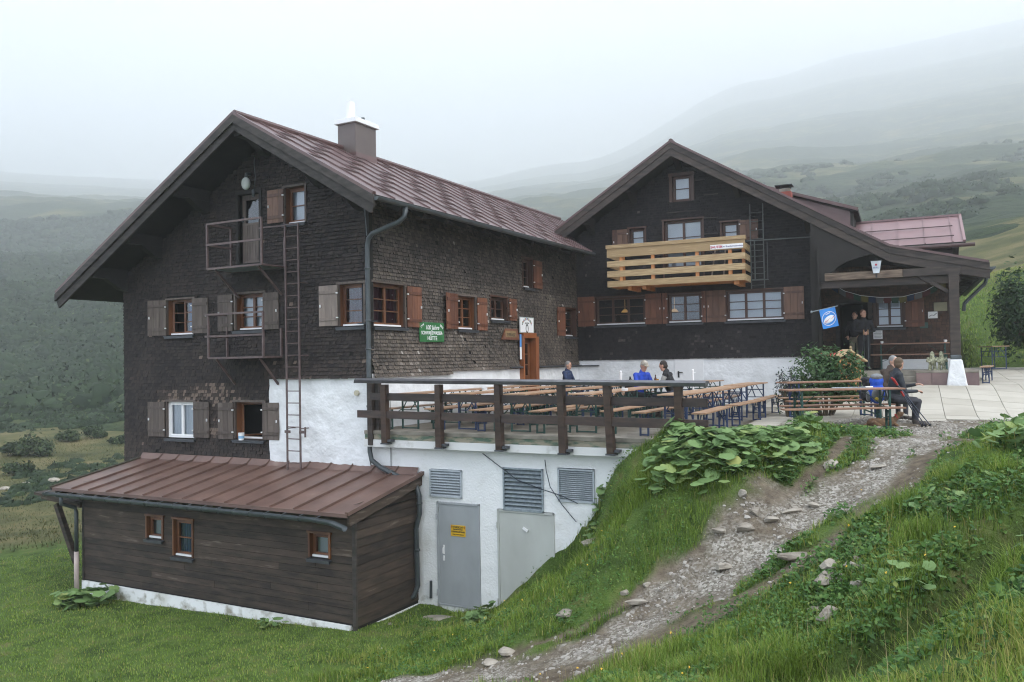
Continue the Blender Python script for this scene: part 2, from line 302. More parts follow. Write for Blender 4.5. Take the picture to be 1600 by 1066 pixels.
def masks(x, y):
    n1 = fbm(x, y, .8, 3, 5); n2 = fbm(x, y, .25, 2, 9); wob = (n1-.5)*1.3+(n2-.5)*.5
    gv = np.minimum.reduce([seg_d(x, y, GR['path'])/.46, seg_d(x, y, GR['apron'])/.85, seg_d(x, y, GR['link'])/.8])+wob
    t = np.minimum.reduce([seg_d(x, y, GR['track'])/.40, seg_d(x, y, GR['path'])/.52, seg_d(x, y, GR['left'])/.10, seg_d(x, y, GR['apron'])/1.1])+wob*1.2
    return sm((1.3-gv)/.6), sm((1.2-t)/.5)
def H(x, y, rough=True):
    x = np.asarray(x, float); y = np.asarray(y, float); h = H0(x, y)
    dd = seg_d(x, y, DITCH); h = h-(1.6*np.exp(-(dd/.5)**4)+.32*np.exp(-(dd/1.0)**2))*sm((x-1.6)/1.)
    g, t = masks(x, y)
    if rough:
        ax = (x-A.o[0])*A.x[0]+(y-A.o[1])*A.x[1]; lawn = sm((-ax+2.5)/1.5)*sm((y-11)/2)
        amp = (1-.8*lawn)*(1-.85*np.maximum(g, t*.8))
        h = h+amp*((fbm(x, y, 1.1, 3, 1)-.5)*.34+(fbm(x, y, .35, 2, 2)-.5)*.10)+np.maximum(g, t)*((fbm(x, y, .25, 3, 4)-.5)*.07-.03)
    lx = (x-A.o[0])*A.x[0]+(y-A.o[1])*A.x[1]; ly = (x-A.o[0])*A.y[0]+(y-A.o[1])*A.y[1]
    h = np.where((lx > .0) & (lx < 6.95) & (ly > .1) & (ly < 11), np.minimum(h, 3.15), h)
    h = np.where((lx > -7.6) & (lx < 0.1) & (ly > .15) & (ly < 15), np.minimum(h, .5), h)
    h = np.where(inpoly(x, y, PATIO), np.minimum(h, Hp(x, y)-.06), h)
    bx = (x-B.o[0])*B.x[0]+(y-B.o[1])*B.x[1]; by = (x-B.o[0])*B.y[0]+(y-B.o[1])*B.y[1]
    h = np.where((bx > -6) & (bx < 11.6) & (by > -1.2) & (by < 12), np.minimum(h, 3.5), h)
    return h
def hz(x, y): return float(H(np.array([x]), np.array([y]))[0])

def ground_mat():
    m = bpy.data.materials.new('ground'); m.use_nodes = True; n = m.node_tree.nodes; l = m.node_tree.links; b = n['Principled BSDF']; b.inputs['Roughness'].default_value = .95
    b.inputs['Specular IOR Level'].default_value = .15
    t = n.new('ShaderNodeTexCoord')
    def nz(s, d=5): q = n.new('ShaderNodeTexNoise'); q.inputs['Scale'].default_value = s; q.inputs['Detail'].default_value = d; l.new(t.outputs['Object'], q.inputs['Vector']); return q.outputs[0]
    def ramp(f, *st):
        r = n.new('ShaderNodeValToRGB'); e = r.color_ramp.elements
        while len(e) < len(st): e.new(.5)
        for i, (p, c) in enumerate(st): e[i].position = p; e[i].color = (*c, 1)
        l.new(f, r.inputs[0]); return r.outputs[0]
    def mix(f, a, c):
        q = n.new('ShaderNodeMix'); q.data_type = 'RGBA'; l.new(f, q.inputs[0]); l.new(a, q.inputs[6]); l.new(c, q.inputs[7]); return q.outputs[2]
    def attr(a): q = n.new('ShaderNodeAttribute'); q.attribute_name = a; return q.outputs['Fac']
    grass = ramp(nz(2.2, 8), (.3, (.035, .06, .014)), (.55, (.075, .12, .026)), (.75, (.12, .12, .045)))
    mead = ramp(nz(.35, 9), (.3, (.038, .045, .018)), (.5, (.085, .085, .034)), (.68, (.15, .125, .06)))
    dirt = ramp(nz(7, 6), (.3, (.075, .058, .042)), (.7, (.17, .138, .10)))
    vo = n.new('ShaderNodeTexVoronoi'); vo.inputs['Scale'].default_value = 34; l.new(t.outputs['Object'], vo.inputs['Vector'])
    sv = n.new('ShaderNodeSeparateColor'); l.new(vo.outputs['Color'], sv.inputs[0])
    grav = ramp(sv.outputs[0], (.0, (.11, .095, .075)), (.5, (.22, .20, .17)), (.9, (.38, .36, .32)))
    c = mix(attr('meadow'), grass, mead); c = mix(attr('dirt'), c, dirt); gm_ = n.new('ShaderNodeMath'); gm_.operation = 'MULTIPLY'; l.new(attr('gravel'), gm_.inputs[0]); l.new(ramp(nz(1.6, 7), (.38, (.1, .1, .1)), (.58, (1, 1, 1))), gm_.inputs[1]); c = mix(gm_.outputs[0], c, grav); c = mix(attr('ditch_shade'), c, ramp(nz(5, 6), (.3, (.010, .008, .006)), (.7, (.03, .026, .018))))  # last mix paints shade into the ditch, near-black over the soil
    l.new(c, b.inputs['Base Color'])
    bp = n.new('ShaderNodeBump'); bp.inputs['Distance'].default_value = .03; l.new(nz(30, 6), bp.inputs['Height']); l.new(bp.outputs[0], b.inputs['Normal'])
    return m
GM = ground_mat()
def grid_faces(ny, nx):
    i = np.arange(ny-1)[:, None]*nx+np.arange(nx-1)[None, :]; return np.stack([i, i+1, i+nx+1, i+nx], -1).reshape(-1, 4)
def build_ground():
    xs = np.concatenate([np.arange(-70, -17, 2.), np.arange(-17, -9, .4), np.arange(-9, 14, .11), np.arange(14, 24, .4), np.arange(24, 71, 2.)])
    ys = np.concatenate([np.arange(-20, 3, 2.), np.arange(3, 19, .11), np.arange(19, 40, .35), np.arange(40, 75, 2.)])
    X, Y = np.meshgrid(xs, ys); Z = H(X, Y); g, t = masks(X, Y)
    mead = sm((np.hypot(X+3, Y)-26)/3)*sm((6-X)/4)+sm((Y-36)/5)*sm((X-4)/3)
    Fq = grid_faces(*X.shape); V = np.stack([X, Y, Z], -1).reshape(-1, 3)
    cen = V[Fq].mean(1); gm = np.maximum(g, t*.95).ravel()[Fq].mean(1); isp = gm > .5
    at = lambda: {'gravel': ('POINT', g.ravel()), 'dirt': ('POINT', np.maximum(t, g*.5).ravel()), 'ditch_shade': ('POINT', (np.exp(-(seg_d(X, Y, DITCH)/.56)**8)*sm((X-1.6)/1.)).ravel()), 'meadow': ('POINT', np.clip(mead, 0, 1).ravel())}  # ditch mask marks where the gully's shade is painted in
    for nm, sel in (('ground', ~isp), ('path', isp)):
        f = Fq[sel]; used, inv = np.unique(f.ravel(), return_inverse=True)
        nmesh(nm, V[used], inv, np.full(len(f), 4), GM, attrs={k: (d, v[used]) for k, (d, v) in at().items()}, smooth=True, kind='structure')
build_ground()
# patio: paving that climbs to the porch
def build_patio():
    xs = np.arange(3.5, 20.6, .25); ys = np.arange(15.6, 31, .25); X, Y = np.meshgrid(xs, ys)
    # slabs 0.5 m square with joints
    mb = MB(); s = .62; ang = B.ang; ca, sa = math.cos(ang), math.sin(ang)
    for i in range(-60, 60):
        for j in range(-60, 60):
            cx, cy = (i*s), (j*s)
            q = [(cx+a*(s-.012)/2, cy+b*(s-.012)/2) for a, b in ((-1, -1), (1, -1), (1, 1), (-1, 1))]
            q = [(8+ca*a-sa*b, 22+sa*a+ca*b) for a, b in q]; mx_, my_ = np.mean([p[0] for p in q]), np.mean([p[1] for p in q])
            if not (3 < mx_ < 20.5 and 16 < my_ < 31): continue
            if not inpoly(np.array(mx_), np.array(my_), PATIO): continue
            d = random.uniform(-.003, .003)
            mb.add([(a, b, float(Hp(a, b))+d) for a, b in q]+[(a, b, float(Hp(a, b))-.05) for a, b in q], [(0, 1, 2, 3), (0, 4, 5, 1), (1, 5, 6, 2), (2, 6, 7, 3), (3, 7, 4, 0)])
    o = mb.build('patio', M['paver'], kind='structure')
    # bedding seen in the joints
    inside = inpoly(X, Y, PATIO); V = np.stack([X, Y, Hp(X, Y)-.03], -1).reshape(-1, 3); Fq = grid_faces(*X.shape); Fq = Fq[inside.ravel()[Fq].all(1)]
    used, inv = np.unique(Fq.ravel(), return_inverse=True)
    nmesh('patio_bed', V[used], inv, np.full(len(Fq), 4), M['joint'], kind='structure')
build_patio()
# ------------------------------------------------------------------ building helpers
TF = lambda u, d, z: (u, -d, z)          # wall facing local -y
TS = lambda u, d, z: (d, u, z)           # wall facing local +x
def wall_faces(mb, outline, holes, d=0., m=0):
    loops = [[Vector((u, z, 0)) for u, z in outline]]+[[Vector((a, c, 0)), Vector((b, c, 0)), Vector((b, e, 0)), Vector((a, e, 0))] for a, b, c, e in holes]
    tris = tessellate_polygon(loops); flat = [p for lp in loops for p in lp]
    mb.add([(p.x, d, p.y) for p in flat], [tuple(t) for t in tris], m, .5)
def shingles(mb, outline, holes, bounds, row=.082, wid=(.06, .13), m=1, t=.017, loss=.004, flare=None, tone=None):
    us, ue, zs, ze = bounds; k = 0; z = zs
    def in_out(u, zz):
        r = False; n = len(outline)
        for i in range(n):
            (x1, y1), (x2, y2) = outline[i], outline[i-1]
            if (y1 > zz) != (y2 > zz) and u < (x2-x1)*(zz-y1)/(y2-y1)+x1: r = not r
        return r
    while z < ze:
        u = us-random.random()*.1
        while u < ue:
            wd = random.uniform(*wid); c = u+wd/2; zc = z+row*.5
            if in_out(c, zc) and not any(a-.0 < c < b and e0-.01 < zc < e1 for a, b, e0, e1 in holes) and random.random() > loss:
                dz = random.uniform(-.004, .007); ht = row*.97; th = t*random.uniform(.7, 1.6); a0, a1 = max(u, us)+.003, min(u+wd, ue)-.003
                if a1-a0 > .015:
                    f = flare(c, zc) if flare else 0; f1 = flare(c, zc+row) if flare else 0
                    tl = random.uniform(-.003, .003)
                    p = [(a0, .008+th+f, z+dz), (a1, .008+th+f, z+dz+tl), (a1, .004+f1, z+ht), (a0, .004+f1, z+ht), (a0, .0+f, z+dz), (a1, .0+f, z+dz+tl)]
                    rv = random.random()*.8
                    if tone: rv = min(1.6, rv+tone(c, zc))
                    mb.add(p, [(0, 1, 2, 3)], m, rv); mb.add(p, [(4, 5, 1, 0), (5, 2, 1), (4, 0, 3)], 0, .5)
            u += wd
        z += row
def boards(mb, u0, u1, z0, z1, d, h=.15, m=0, topf=None):
    z = z0
    while z < z1-.01:
        zt = min(z+h, z1); u = u0; 
        while u < u1:
            ue = min(u1, u+random.uniform(1.8, 4.2)); 
            if u1-ue < .6: ue = u1
            a, b = d+random.uniform(0, .006), d+random.uniform(0, .006)
            t0, t1 = zt, zt
            if topf: t0, t1 = min(zt, topf(u)), min(zt, topf(ue))
            if t0 > z+.005 or t1 > z+.005:
                t0 = max(t0, z+.002); t1 = max(t1, z+.002)
                c = random.random()
                mb.add([(u, a+.016, z), (ue-.003, b+.016, z), (ue-.003, b+.010, t1-.006), (u, a+.010, t0-.006), (u, d-.02, z), (ue-.003, d-.02, z), (ue-.003, d-.02, t1-.006), (u, d-.02, t0-.006)],
                       [(0, 1, 2, 3), (4, 5, 1, 0), (3, 2, 6, 7), (5, 6, 2, 1), (4, 0, 3, 7)], m, c)
            u = ue
        z = zt
def shutter(parent, T, u0, u1, z0, z1, mt, side, d=.04, open_=0., label=None):
    """one board shutter, side -1 hinged on its right edge, +1 hinged on its left edge; open_ = angle off the wall"""
    wd = u1-u0; hx = u1 if side < 0 else u0; ca, sa = math.cos(open_), math.sin(open_)
    def T2(u, dd, z):
        a = (u-hx); return T(hx+a*ca-side*0+(dd-d)*(-sa if side > 0 else sa), d+abs(a)*sa+(dd-d)*ca, z)
    mb = MB(T2); n = 3 if wd > .33 else 2
    for i in range(n): mb.box((u0+wd*i/n+.002, d, z0+random.uniform(0, .004)), (u0+wd*(i+1)/n-.002, d+.024, z1-random.uniform(0, .004)), 0)
    hh = z1-z0
    for zz in (z0+hh*.17, z0+hh*.83): mb.box((u0+.02, d+.024, zz-.035), (u1-.02, d+.044, zz+.035), 0, .15)
    hv = u1-.0 if side < 0 else u0
    for zz in (z0+hh*.2, z0+hh*.8): mb.box((hv-.022, d+.018, zz-.014), (hv+.022, d+.052, zz+.014), 1)
    mb.box(((u0+.05 if side < 0 else u1-.06), d+.03, (z0+z1)/2-.03), ((u0+.07 if side < 0 else u1-.04), d+.06, (z0+z1)/2+.03), 1)
    return mb.build('shutter', [mt, M['white']], parent, bevel=.004, label=label)
def window(parent, T, r, sash=2, rows=3, fm='winwood', recess=.12, back='dark', sill=True, casing=.05, left=None, right=None, shut='shutgrey', proud=.03, head=True, name='window', skiprow=False, label=None, openl=0., openr=0., tilt=False, panelbottom=0., sillh=.05, tight=False, cas='shutgrey'):
    u0, u1, z0, z1 = r; fw_ = M[fm]; mb = MB(T)
    # casing round the opening, standing proud
    c = casing; p = proud
    mb.box((u0-c, -.02, z0), (u0, p, z1), 3); mb.box((u1, -.02, z0), (u1+c, p, z1), 3); mb.box((u0-c-.02, -.02, z1), (u1+c+.02, p+.01, z1+c), 3)
    # reveals
    rr = -recess-(.16 if tight else .5); ex = .0 if tight else .4
    mb.add([(u0, -.02, z0), (u0, -.02, z1), (u0, -recess, z1), (u0, -recess, z0)], [(0, 1, 2, 3)], 0); mb.add([(u1, -.02, z0), (u1, -.02, z1), (u1, -recess, z1), (u1, -recess, z0)], [(0, 1, 2, 3)], 0)
    mb.add([(u0, -.02, z1), (u1, -.02, z1), (u1, -recess, z1), (u0, -recess, z1)], [(0, 1, 2, 3)], 0); mb.add([(u0, -.02, z0), (u1, -.02, z0), (u1, -recess, z0), (u0, -recess, z0)], [(0, 1, 2, 3)], 1)
    # dark room
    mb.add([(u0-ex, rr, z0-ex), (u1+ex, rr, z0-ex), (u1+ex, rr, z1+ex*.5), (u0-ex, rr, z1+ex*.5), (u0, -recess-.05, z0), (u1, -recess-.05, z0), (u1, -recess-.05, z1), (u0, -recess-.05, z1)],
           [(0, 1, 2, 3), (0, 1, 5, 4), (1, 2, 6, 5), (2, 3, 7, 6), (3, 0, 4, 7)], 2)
    f = .045; a, b = -recess-.05, -recess+.0
    for q in ((u0, u0+f, z0, z1), (u1-f, u1, z0, z1), (u0, u1, z1-f, z1), (u0, u1, z0, z0+f)):
        mb.box((q[0]+.001, a, q[2]+.001), (q[1]-.001, b, q[3]-.001), 0, .5)
    W_ = (u1-u0-2*f)/sash; s = .036; panes = []
    for i in range(sash):
        x0, x1 = u0+f+W_*i, u0+f+W_*(i+1); y0, y1 = z0+f+panelbottom, z1-f
        if panelbottom: mb.box((x0, a+.01, z0+f), (x1, b-.005, y0), 0)
        if tilt and i == 0:       # this casement stands ajar
            nb = len(mb.v)
        for q in ((x0, x0+s, y0, y1), (x1-s, x1, y0, y1), (x0+s, x1-s, y1-s, y1), (x0+s, x1-s, y0, y0+s)): mb.box((q[0]+.001, a+.012, q[2]), (q[1]-.001, b+.014, q[3]), 0)
        for k in range(1, rows): zz = y0+s+(y1-y0-2*s)*k/rows; mb.box((x0+s, a+.016, zz-.011), (x1-s, b+.008, zz+.011), 0)
        if tilt and i == 0:
            hx, hz_ = x0+.01, y0
            for vi in range(nb, len(mb.v)):
                X = Vector(mb.v[vi]); base = Vector(T(hx, b, X.z)); t = (X.z-hz_)*.0
                ud = (X-base); e = Vector(T(1, 0, 0))-Vector(T(0, 0, 0)); o_ = Vector(T(0, 1, 0))-Vector(T(0, 0, 0))
                uu = ud.dot(e); dd = ud.dot(o_); an = .95; mb.v[vi] = tuple(base+e*(uu*math.cos(an)+dd*math.sin(an))+o_*(-uu*math.sin(an)+dd*math.cos(an)))
        else: panes.append((x0+s, x1-s, y0+s, y1-s))
    o = mb.build(name, [fw_, M['lead'] if fm == 'winbrown' else fw_, M['dark'], M[cas] if fm != 'winbrown' else M['winbrown']], parent, label=label)
    g = MB(T)
    for q in panes: g.add([(q[0], -recess-.02, q[2]), (q[1], -recess-.02, q[2]), (q[1], -recess-.02, q[3]), (q[0], -recess-.02, q[3])], [(0, 1, 2, 3)])
    if panes: g.build('pane', glass(), o)
    if back != 'dark':
        cb = MB(T); dd = -recess-.09; n = 24; cv = []
        for k in range(n+1):
            uu = u0+.01+(u1-u0-.02)*k/n; dz = dd-.012*math.sin(k*1.9)*(0 if back == 'skyglare' else 1); cv += [(uu, dz, z0+.01), (uu, dz, z1-.01)]
        cb.add(cv, [(2*k, 2*k+2, 2*k+3, 2*k+1) for k in range(n)]); cb.build('curtain' if back != 'skyglare' else 'glare_sheet', M[back], o)  # flat sheet stands in for bright sky reflected in the glass
    if sill:
        sb = MB(T); sb.box((u0-.06, -.01, z0-sillh), (u1+.06, .10, z0-sillh+.02), 0); sb.box((u0-.05, .06, z0-sillh-.04), (u1+.05, .09, z0-sillh), 0)
        sb.box((u0+.02, -recess+.015, z0+.002), (u1-.02, -recess+.05, z0+.04), 1); sb.build('sill', [M['lead'], M['white']], o)
    if left: shutter(o, T, left[0], left[1], left[2], left[3], M[shut], -1, open_=openl)
    if right: shutter(o, T, right[0], right[1], right[2], right[3], M[shut], 1, open_=openr)
    return o
def pitched(mb, pts_top, th, m_top=0, m_bot=1, c=.5):
    """roof slab: planar top polygon extruded straight down"""
    n = len(pts_top); vs = list(pts_top)+[(x, y, z-th) for x, y, z in pts_top]
    mb.add(vs, [tuple(range(n))], m_top, c); mb.add(vs, [tuple(range(2*n-1, n-1, -1))], m_bot, .5); mb.add(vs, [(i, i+n, (i+1) % n+n, (i+1) % n) for i in range(n)], m_bot, .5)

# ------------------------------------------------------------------ LEFT HOUSE (A)
HA = thing('alpine_house', 'tall dark shingled gable house with red metal roof, left of the terrace', 'house', A.o, A.ang)
RX, RZ, SL = -2.84, 10.5, .572; LW, EL, ER, OV = -7.92, -9.12, .95, 1.0
def rz(x): return RZ-SL*abs(x-RX)
SE = .30   # roof build-up over the wall
rA = lambda xl, xr, yt, yb: rect(fy, A, xl, xr, yt, yb)
rS = lambda xl, xr, yt, yb: rect(fx, A, xl, xr, yt, yb)
WA = dict(w1=rA(262.6, 303, 468, 523), w2=rA(369, 413.5, 459, 515), w3=rA(531, 569, 443.5, 509), w4=rA(262.6, 304.6, 628, 684), w5=rA(369, 412.7, 628.5, 686), w6=rA(446, 477, 292, 348), door=rA(374, 406.5, 303, 411))
holesF = list(WA.values())
WS = dict(s1=rS(583, 631, 444, 510), s2=rS(714, 741.5, 459.5, 512), s3=rS(766, 791.5, 465, 500), s4=rS(816.5, 830, 405, 449), s5=rS(881.5, 898, 465, 511), door=list(rS(811, 831.5, 526, 600)))
WS['s1'] = (.1, WS['s1'][1], WS['s1'][2], WS['s1'][3])
WS['s2'] = (WS['s2'][0], WS['s2'][1], WS['s1'][2]+.02, WS['s1'][3]-.08); WS['s5'] = (WS['s5'][0], WS['s5'][1], WS['s1'][2]-.05, WS['s1'][3]-.12)
WS['door'][2] = 3.68; holesS = [tuple(q) for q in WS.values()]
top = rz(0)-SE; wt = -2.86
mb = MB(TF)
outl = [(LW, 0.1), (0, 0.1), (0, top), (RX, RZ-SE), (LW, rz(LW)-SE)]
wall_faces(mb, outl, holesF, 0)
shing_out = [(LW, .1), (wt, .1), (wt, 4.72), (0, 4.72), (0, top), (RX, RZ-SE), (LW, rz(LW)-SE)]
def toneF(u, z):
    t = .9*max(0, min(1, (fbm(u*1.0, z*1.0, .9, 2, 3)-.62)*6)) if z < 4.6 else 0
    if z < 5.1 and z > 4.7 and u > -3: t = random.random()*.7
    if 2.6 < z < 3.35: t = .12+random.random()*.28
    if 3.98 < z < 4.4 and (-6.9 < u < -5.5 or -4.9 < u < -3.2) and fbm(u, z, .3, 2, 8) > .4: t = .55+random.random()*.5
    return t+(.9 if random.random() < .003 else 0)
shingles(mb, shing_out, [(a-.05, b+.05, c-.04, d+.05) for a, b, c, d in holesF], (LW, 0.01, 2.55, 10.3), tone=toneF, flare=lambda u, z: .10*math.exp(-max(0, z-4.72)/.25) if u > wt else 0)
# side and back walls
mb.T = TS
outS = [(0, .1), (0, top), (15.4, top), (15.4, .1)]
wall_faces(mb, [(0, 3.4), (10.74, 3.4), (10.74, top), (0, top)], holesS, 0)
def toneS(u, z): return .25*(fbm(u, z, 1.5, 2, 12)-.4)+(.2*random.random() if z < 5.0 else 0)+(.9 if random.random() < .002 else 0)+(.15 if z < 7 else -.1)
s_out = [(.0, 4.72), (3.0, 4.74), (3.4, 4.80), (10.74, 4.80), (10.74, top), (0, top)]
shingles(mb, s_out, [(a-.05, b+.05, c-.04, d+.05) for a, b, c, d in holesS], (0, 10.72, 4.70, 8.5), m=2, tone=toneS, flare=lambda u, z: .13*math.exp(-max(0, z-4.72)/.28))
mb.T = lambda u, d, z: (LW-d, u, z); wall_faces(mb, [(0, .1), (15.4, .1), (15.4, rz(LW)-SE), (0, rz(LW)-SE)], [], 0)
mb.T = lambda u, d, z: (u, 15.4+d, z); wall_faces(mb, outl, [], 0)
mb.T = I3; mb.box((-.075, -.03, 4.75), (.035, .09, top), 0, .5)
wallA = mb.build('wall', [M['backing'], M['shingle_front'], M['shingle_side']], HA)
# whitewashed masonry with a lumpy face
def plaster_sheet(name, T, u0, u1, z0, z1, d, amp, parent, holes=(), step=.07, mt='plaster', ztop=None):
    us = np.arange(u0, u1+step*.5, step); us[-1] = u1; zs = np.arange(z0, z1+step*.5, step); zs[-1] = z1; U, Z = np.meshgrid(us, zs)
    if ztop: Z = z0+(Z-z0)*(ztop(U)-z0)/(z1-z0)
    D = d+amp*(fbm(U+3, Z*1.6, .5, 3, 21)-.2)+amp*.4*fbm(U, Z, .12, 2, 22)
    P = np.array([T(a, b, c) for a, b, c in zip(U.ravel(), D.ravel(), Z.ravel())]); Fq = grid_faces(*U.shape)
    cu, cz = U.ravel()[Fq].mean(1), Z.ravel()[Fq].mean(1); keep = np.ones(len(Fq), bool)
    for a, b, c, e in holes: keep &= ~((cu > a) & (cu < b) & (cz > c) & (cz < e))
    Fq = Fq[keep]
    # rim faces back to the wall so the coat has thickness
    return nmesh(name, P, Fq.ravel(), np.full(len(Fq), 4), M[mt], smooth=True, parent=parent)
plaster_sheet('plaster_wall', TF, wt, -.0, 2.3, 4.71, .012, .06, HA)
plaster_sheet('plinth', TS, 0, 10.72, 3.4, 4.78, .012, .045, HA, holes=[tuple(WS['door'])])
mb = MB(); mb.box((.02, 5.95, 4.80), (.16, WS['door'][0]-.04, 4.84), 0); mb.build('plinth_cap', M['lead'], HA)
mb = MB(); mb.box((.02, WS['door'][1]+.16, 4.80), (.16, 10.7, 4.84), 0); mb.build('plinth_cap', M['lead'], HA)
# windows of the gable front
sh = lambda xl, xr, yt, yb: rA(xl, xr, yt, yb)
window(HA, TF, WA['w1'], tilt=True, back='dark', left=sh(241, 262, 470, 525), right=sh(303, 327.7, 466, 521), openl=.35, casing=.04)
cb = MB(TF); a_, b_, c_, d_ = WA['w1']; m_ = (a_+b_)/2
cb.box((m_+.04, -.27, c_+.02), (b_-.05, -.22, d_-.06)); cb.build('curtain', M['curtblue'], HA)
window(HA, TF, WA['w2'], back='skyglare', left=sh(343, 366, 461, 518), right=sh(413.5, 438, 457, 515), recess=.14)
window(HA, TF, WA['w3'], sash=1, back='curtred', left=sh(501, 530, 446.5, 510), shut='shutpale', recess=.12, tight=True)
window(HA, TF, WA['w4'], fm='white', rows=1, back='curtain', left=sh(234, 260, 628, 682), right=sh(305, 329.5, 628, 684), recess=.05)
o5 = window(HA, TF, WA['w5'], sash=1, rows=1, back='dark', left=sh(343.6, 367, 629, 686), right=sh(412.7, 438.6, 629, 687.5), recess=.16, tilt=True)
window(HA, TF, WA['w6'], sash=1, rows=2, back='skyglare', fm='winwood', left=sh(420.5, 445.6, 297, 349), recess=.14, shut='shutbrown')
# balcony door high in the gable
a_, b_, c_, d_ = WA['door']
mb = MB(TF)
for q in ((a_-.08, a_, c_, d_), (b_, b_+.08, c_, d_), (a_-.08, b_+.08, d_, d_+.08)): mb.box((q[0], -.02, q[2]), (q[1], .04, q[3]), 0)
mb.box((a_, -.14, c_), (b_, -.10, c_+.95), 1); mb.box((a_, -.14, d_-.12), (b_, -.10, d_), 1); mb.box((a_, -.14, c_+.95), (a_+.1, -.10, d_-.12), 1); mb.box((b_-.1, -.14, c_+.95), (b_, -.10, d_-.12), 1)
for i in range(6): x = a_+.08+(b_-a_-.16)*i/6; mb.box((x+.004, -.10, c_+.08), (x+(b_-a_-.16)/6-.004, -.09, c_+.9), 1)
mb.add([(a_, -.6, c_), (b_, -.6, c_), (b_, -.6, d_), (a_, -.6, d_)], [(0, 1, 2, 3)], 2)
do = mb.build('door', [M['darkwood'], M['shutgrey'], M['dark']], HA)
g = MB(TF); g.add([(a_+.1, -.12, c_+.95), (b_-.1, -.12, c_+.95), (b_-.1, -.12, d_-.12), (a_+.1, -.12, d_-.12)], [(0, 1, 2, 3)]); g.build('pane', glass(), do)
g = MB(TF); g.box((a_+.04, -.09, c_+.98), (a_+.06, -.03, c_+1.1)); g.build('handle', M['zinc'], do)
# side wall windows
ss = lambda xl, xr, yt, yb: rS(xl, xr, yt, yb)
q = WS['s1']; window(HA, TS, q, back='curtred', right=(q[1]+.06, q[1]+.62, q[2], q[3]), shut='shutred', recess=.12, tight=True)
q = WS['s2']; window(HA, TS, q, back='dark', left=(q[0]-.66, q[0]-.04, q[2]-.02, q[3]+.03), right=(q[1]+.06, q[1]+.55, q[2]-.02, q[3]), shut='shutred', openl=.1)
q = WS['s3']; window(HA, TS, q, rows=2, back='dark', right=(q[1]+.08, q[1]+.5, q[2]-.0, q[3]), shut='shutred', fm='winbrown')
q = WS['s4']; window(HA, TS, q, sash=1, back='dark', right=(q[1]+.05, q[1]+.6, q[2], q[3]), shut='shutred', fm='winbrown')
q = WS['s5']; window(HA, TS, q, sash=1, back='dark', left=(q[0]-.62, q[0]-.04, q[2], q[3]+.03), shut='shutred', fm='winbrown')
a_, b_, c_, d_ = WS['door']; mb = MB(TS)
for qq in ((a_-.02, a_+.06, c_, d_), (b_-.06, b_+.14, c_-.05, d_), (a_, b_, d_-.05, d_+.1)): mb.box((qq[0], -.10, qq[2]), (qq[1], .16, qq[3]), 0)
mb.box((a_+.06, -.06, c_), (b_-.1, -.02, c_+.9), 1); mb.box((a_+.06, -.06, d_-.2), (b_-.1, -.02, d_-.05), 1); mb.box((b_-.22, -.06, c_+.9), (b_-.1, -.02, d_-.2), 1); mb.box((a_+.06, -.06, c_+.9), (a_+.14, -.02, d_-.2), 1)
for k in (1, 2): z = c_+.9+(d_-.2-c_-.9)*k/3; mb.box((a_+.14, -.055, z-.015), (b_-.22, -.025, z+.015), 1)
mb.add([(a_, -.5, c_), (b_, -.5, c_), (b_, -.5, d_), (a_, -.5, d_)], [(0, 1, 2, 3)], 2)
do = mb.build('door', [mat('doorwood', (.30, .105, .035), (.19, .06, .02), .45, 4, (1, 1, .3)), M['winwood'], M['dark']], HA, label='orange wood glazed terrace door in the side wall')
g = MB(TS); g.add([(a_+.14, -.04, c_+.9), (b_-.22, -.04, c_+.9), (b_-.22, -.04, d_-.2), (a_+.14, -.04, d_-.2)], [(0, 1, 2, 3)]); g.build('pane', glass(), do)
# roof: sheet metal with standing seams and staggered cross joints
def metal_slope(mb, f, s0, s1, t0, t1, tend=None, pitch=.62, course=1.05, m=2):
    """f(s, t, h): s along the eave, t down the slope, h off the plane"""
    n = int(round((s1-s0)/pitch)); dp = (s1-s0)/n
    for i in range(n+1):
        s = s0+dp*i; te = t1
        mb.add([f(s-.016, t0, .002), (f(s+.016, t0, .002)), f(s+.016, te, .002), f(s-.016, te, .002), f(s-.012, t0, .034), f(s+.012, t0, .034), f(s+.012, te, .034), f(s-.012, te, .034)],
               [(4, 5, 6, 7), (0, 4, 7, 3), (1, 2, 6, 5), (0, 1, 5, 4), (3, 7, 6, 2)], 0, .4)
        if i < n and course:
            t = t0+course*(.5 if i % 2 else 1.)+random.uniform(-.04, .04)
            while t < te-.15:
                if random.random() < .12: t += course; continue
                a, b = s+.03, s+dp-.03; j = random.uniform(-.01, .01)
                mb.add([f(a, t+j-.03, .003), f(b, t+j-.03, .003), f(b, t+j+.03, .003), f(a, t+j+.03, .003), f(a, t+j-.014, .037), f(b, t+j-.014, .037), f(b, t+j+.014, .037), f(a, t+j+.014, .037)],
                       [(4, 5, 6, 7), (0, 1, 5, 4), (3, 7, 6, 2), (0, 4, 7, 3), (1, 2, 6, 5)], m, .5)
                t += course
cosS = 1/math.sqrt(1+SL*SL)
mb = MB(); yb = 15.6
pitched(mb, [(RX, -OV, RZ), (ER, -OV, rz(ER)), (ER, 9.85, rz(ER)), (.02, 10.7, rz(.02)), (.02, yb, rz(.02)), (RX, yb, RZ)], .13, 0, 1)
pitched(mb, [(RX-.001, -OV, RZ), (RX-.001, yb, RZ), (EL, yb, rz(EL)), (EL, -OV, rz(EL))], .13, 0, 1)
fR = lambda s, t, h: (RX+t*cosS+h*.5, s, RZ-SL*t*cosS+h*.87)
fL = lambda s, t, h: (RX-t*cosS-h*.5, s, RZ-SL*t*cosS+h*.87)
metal_slope(mb, fR, -OV+.02, 9.83, .08, (ER-RX)/cosS, m=2)
mbr = (0.0-RX)/cosS
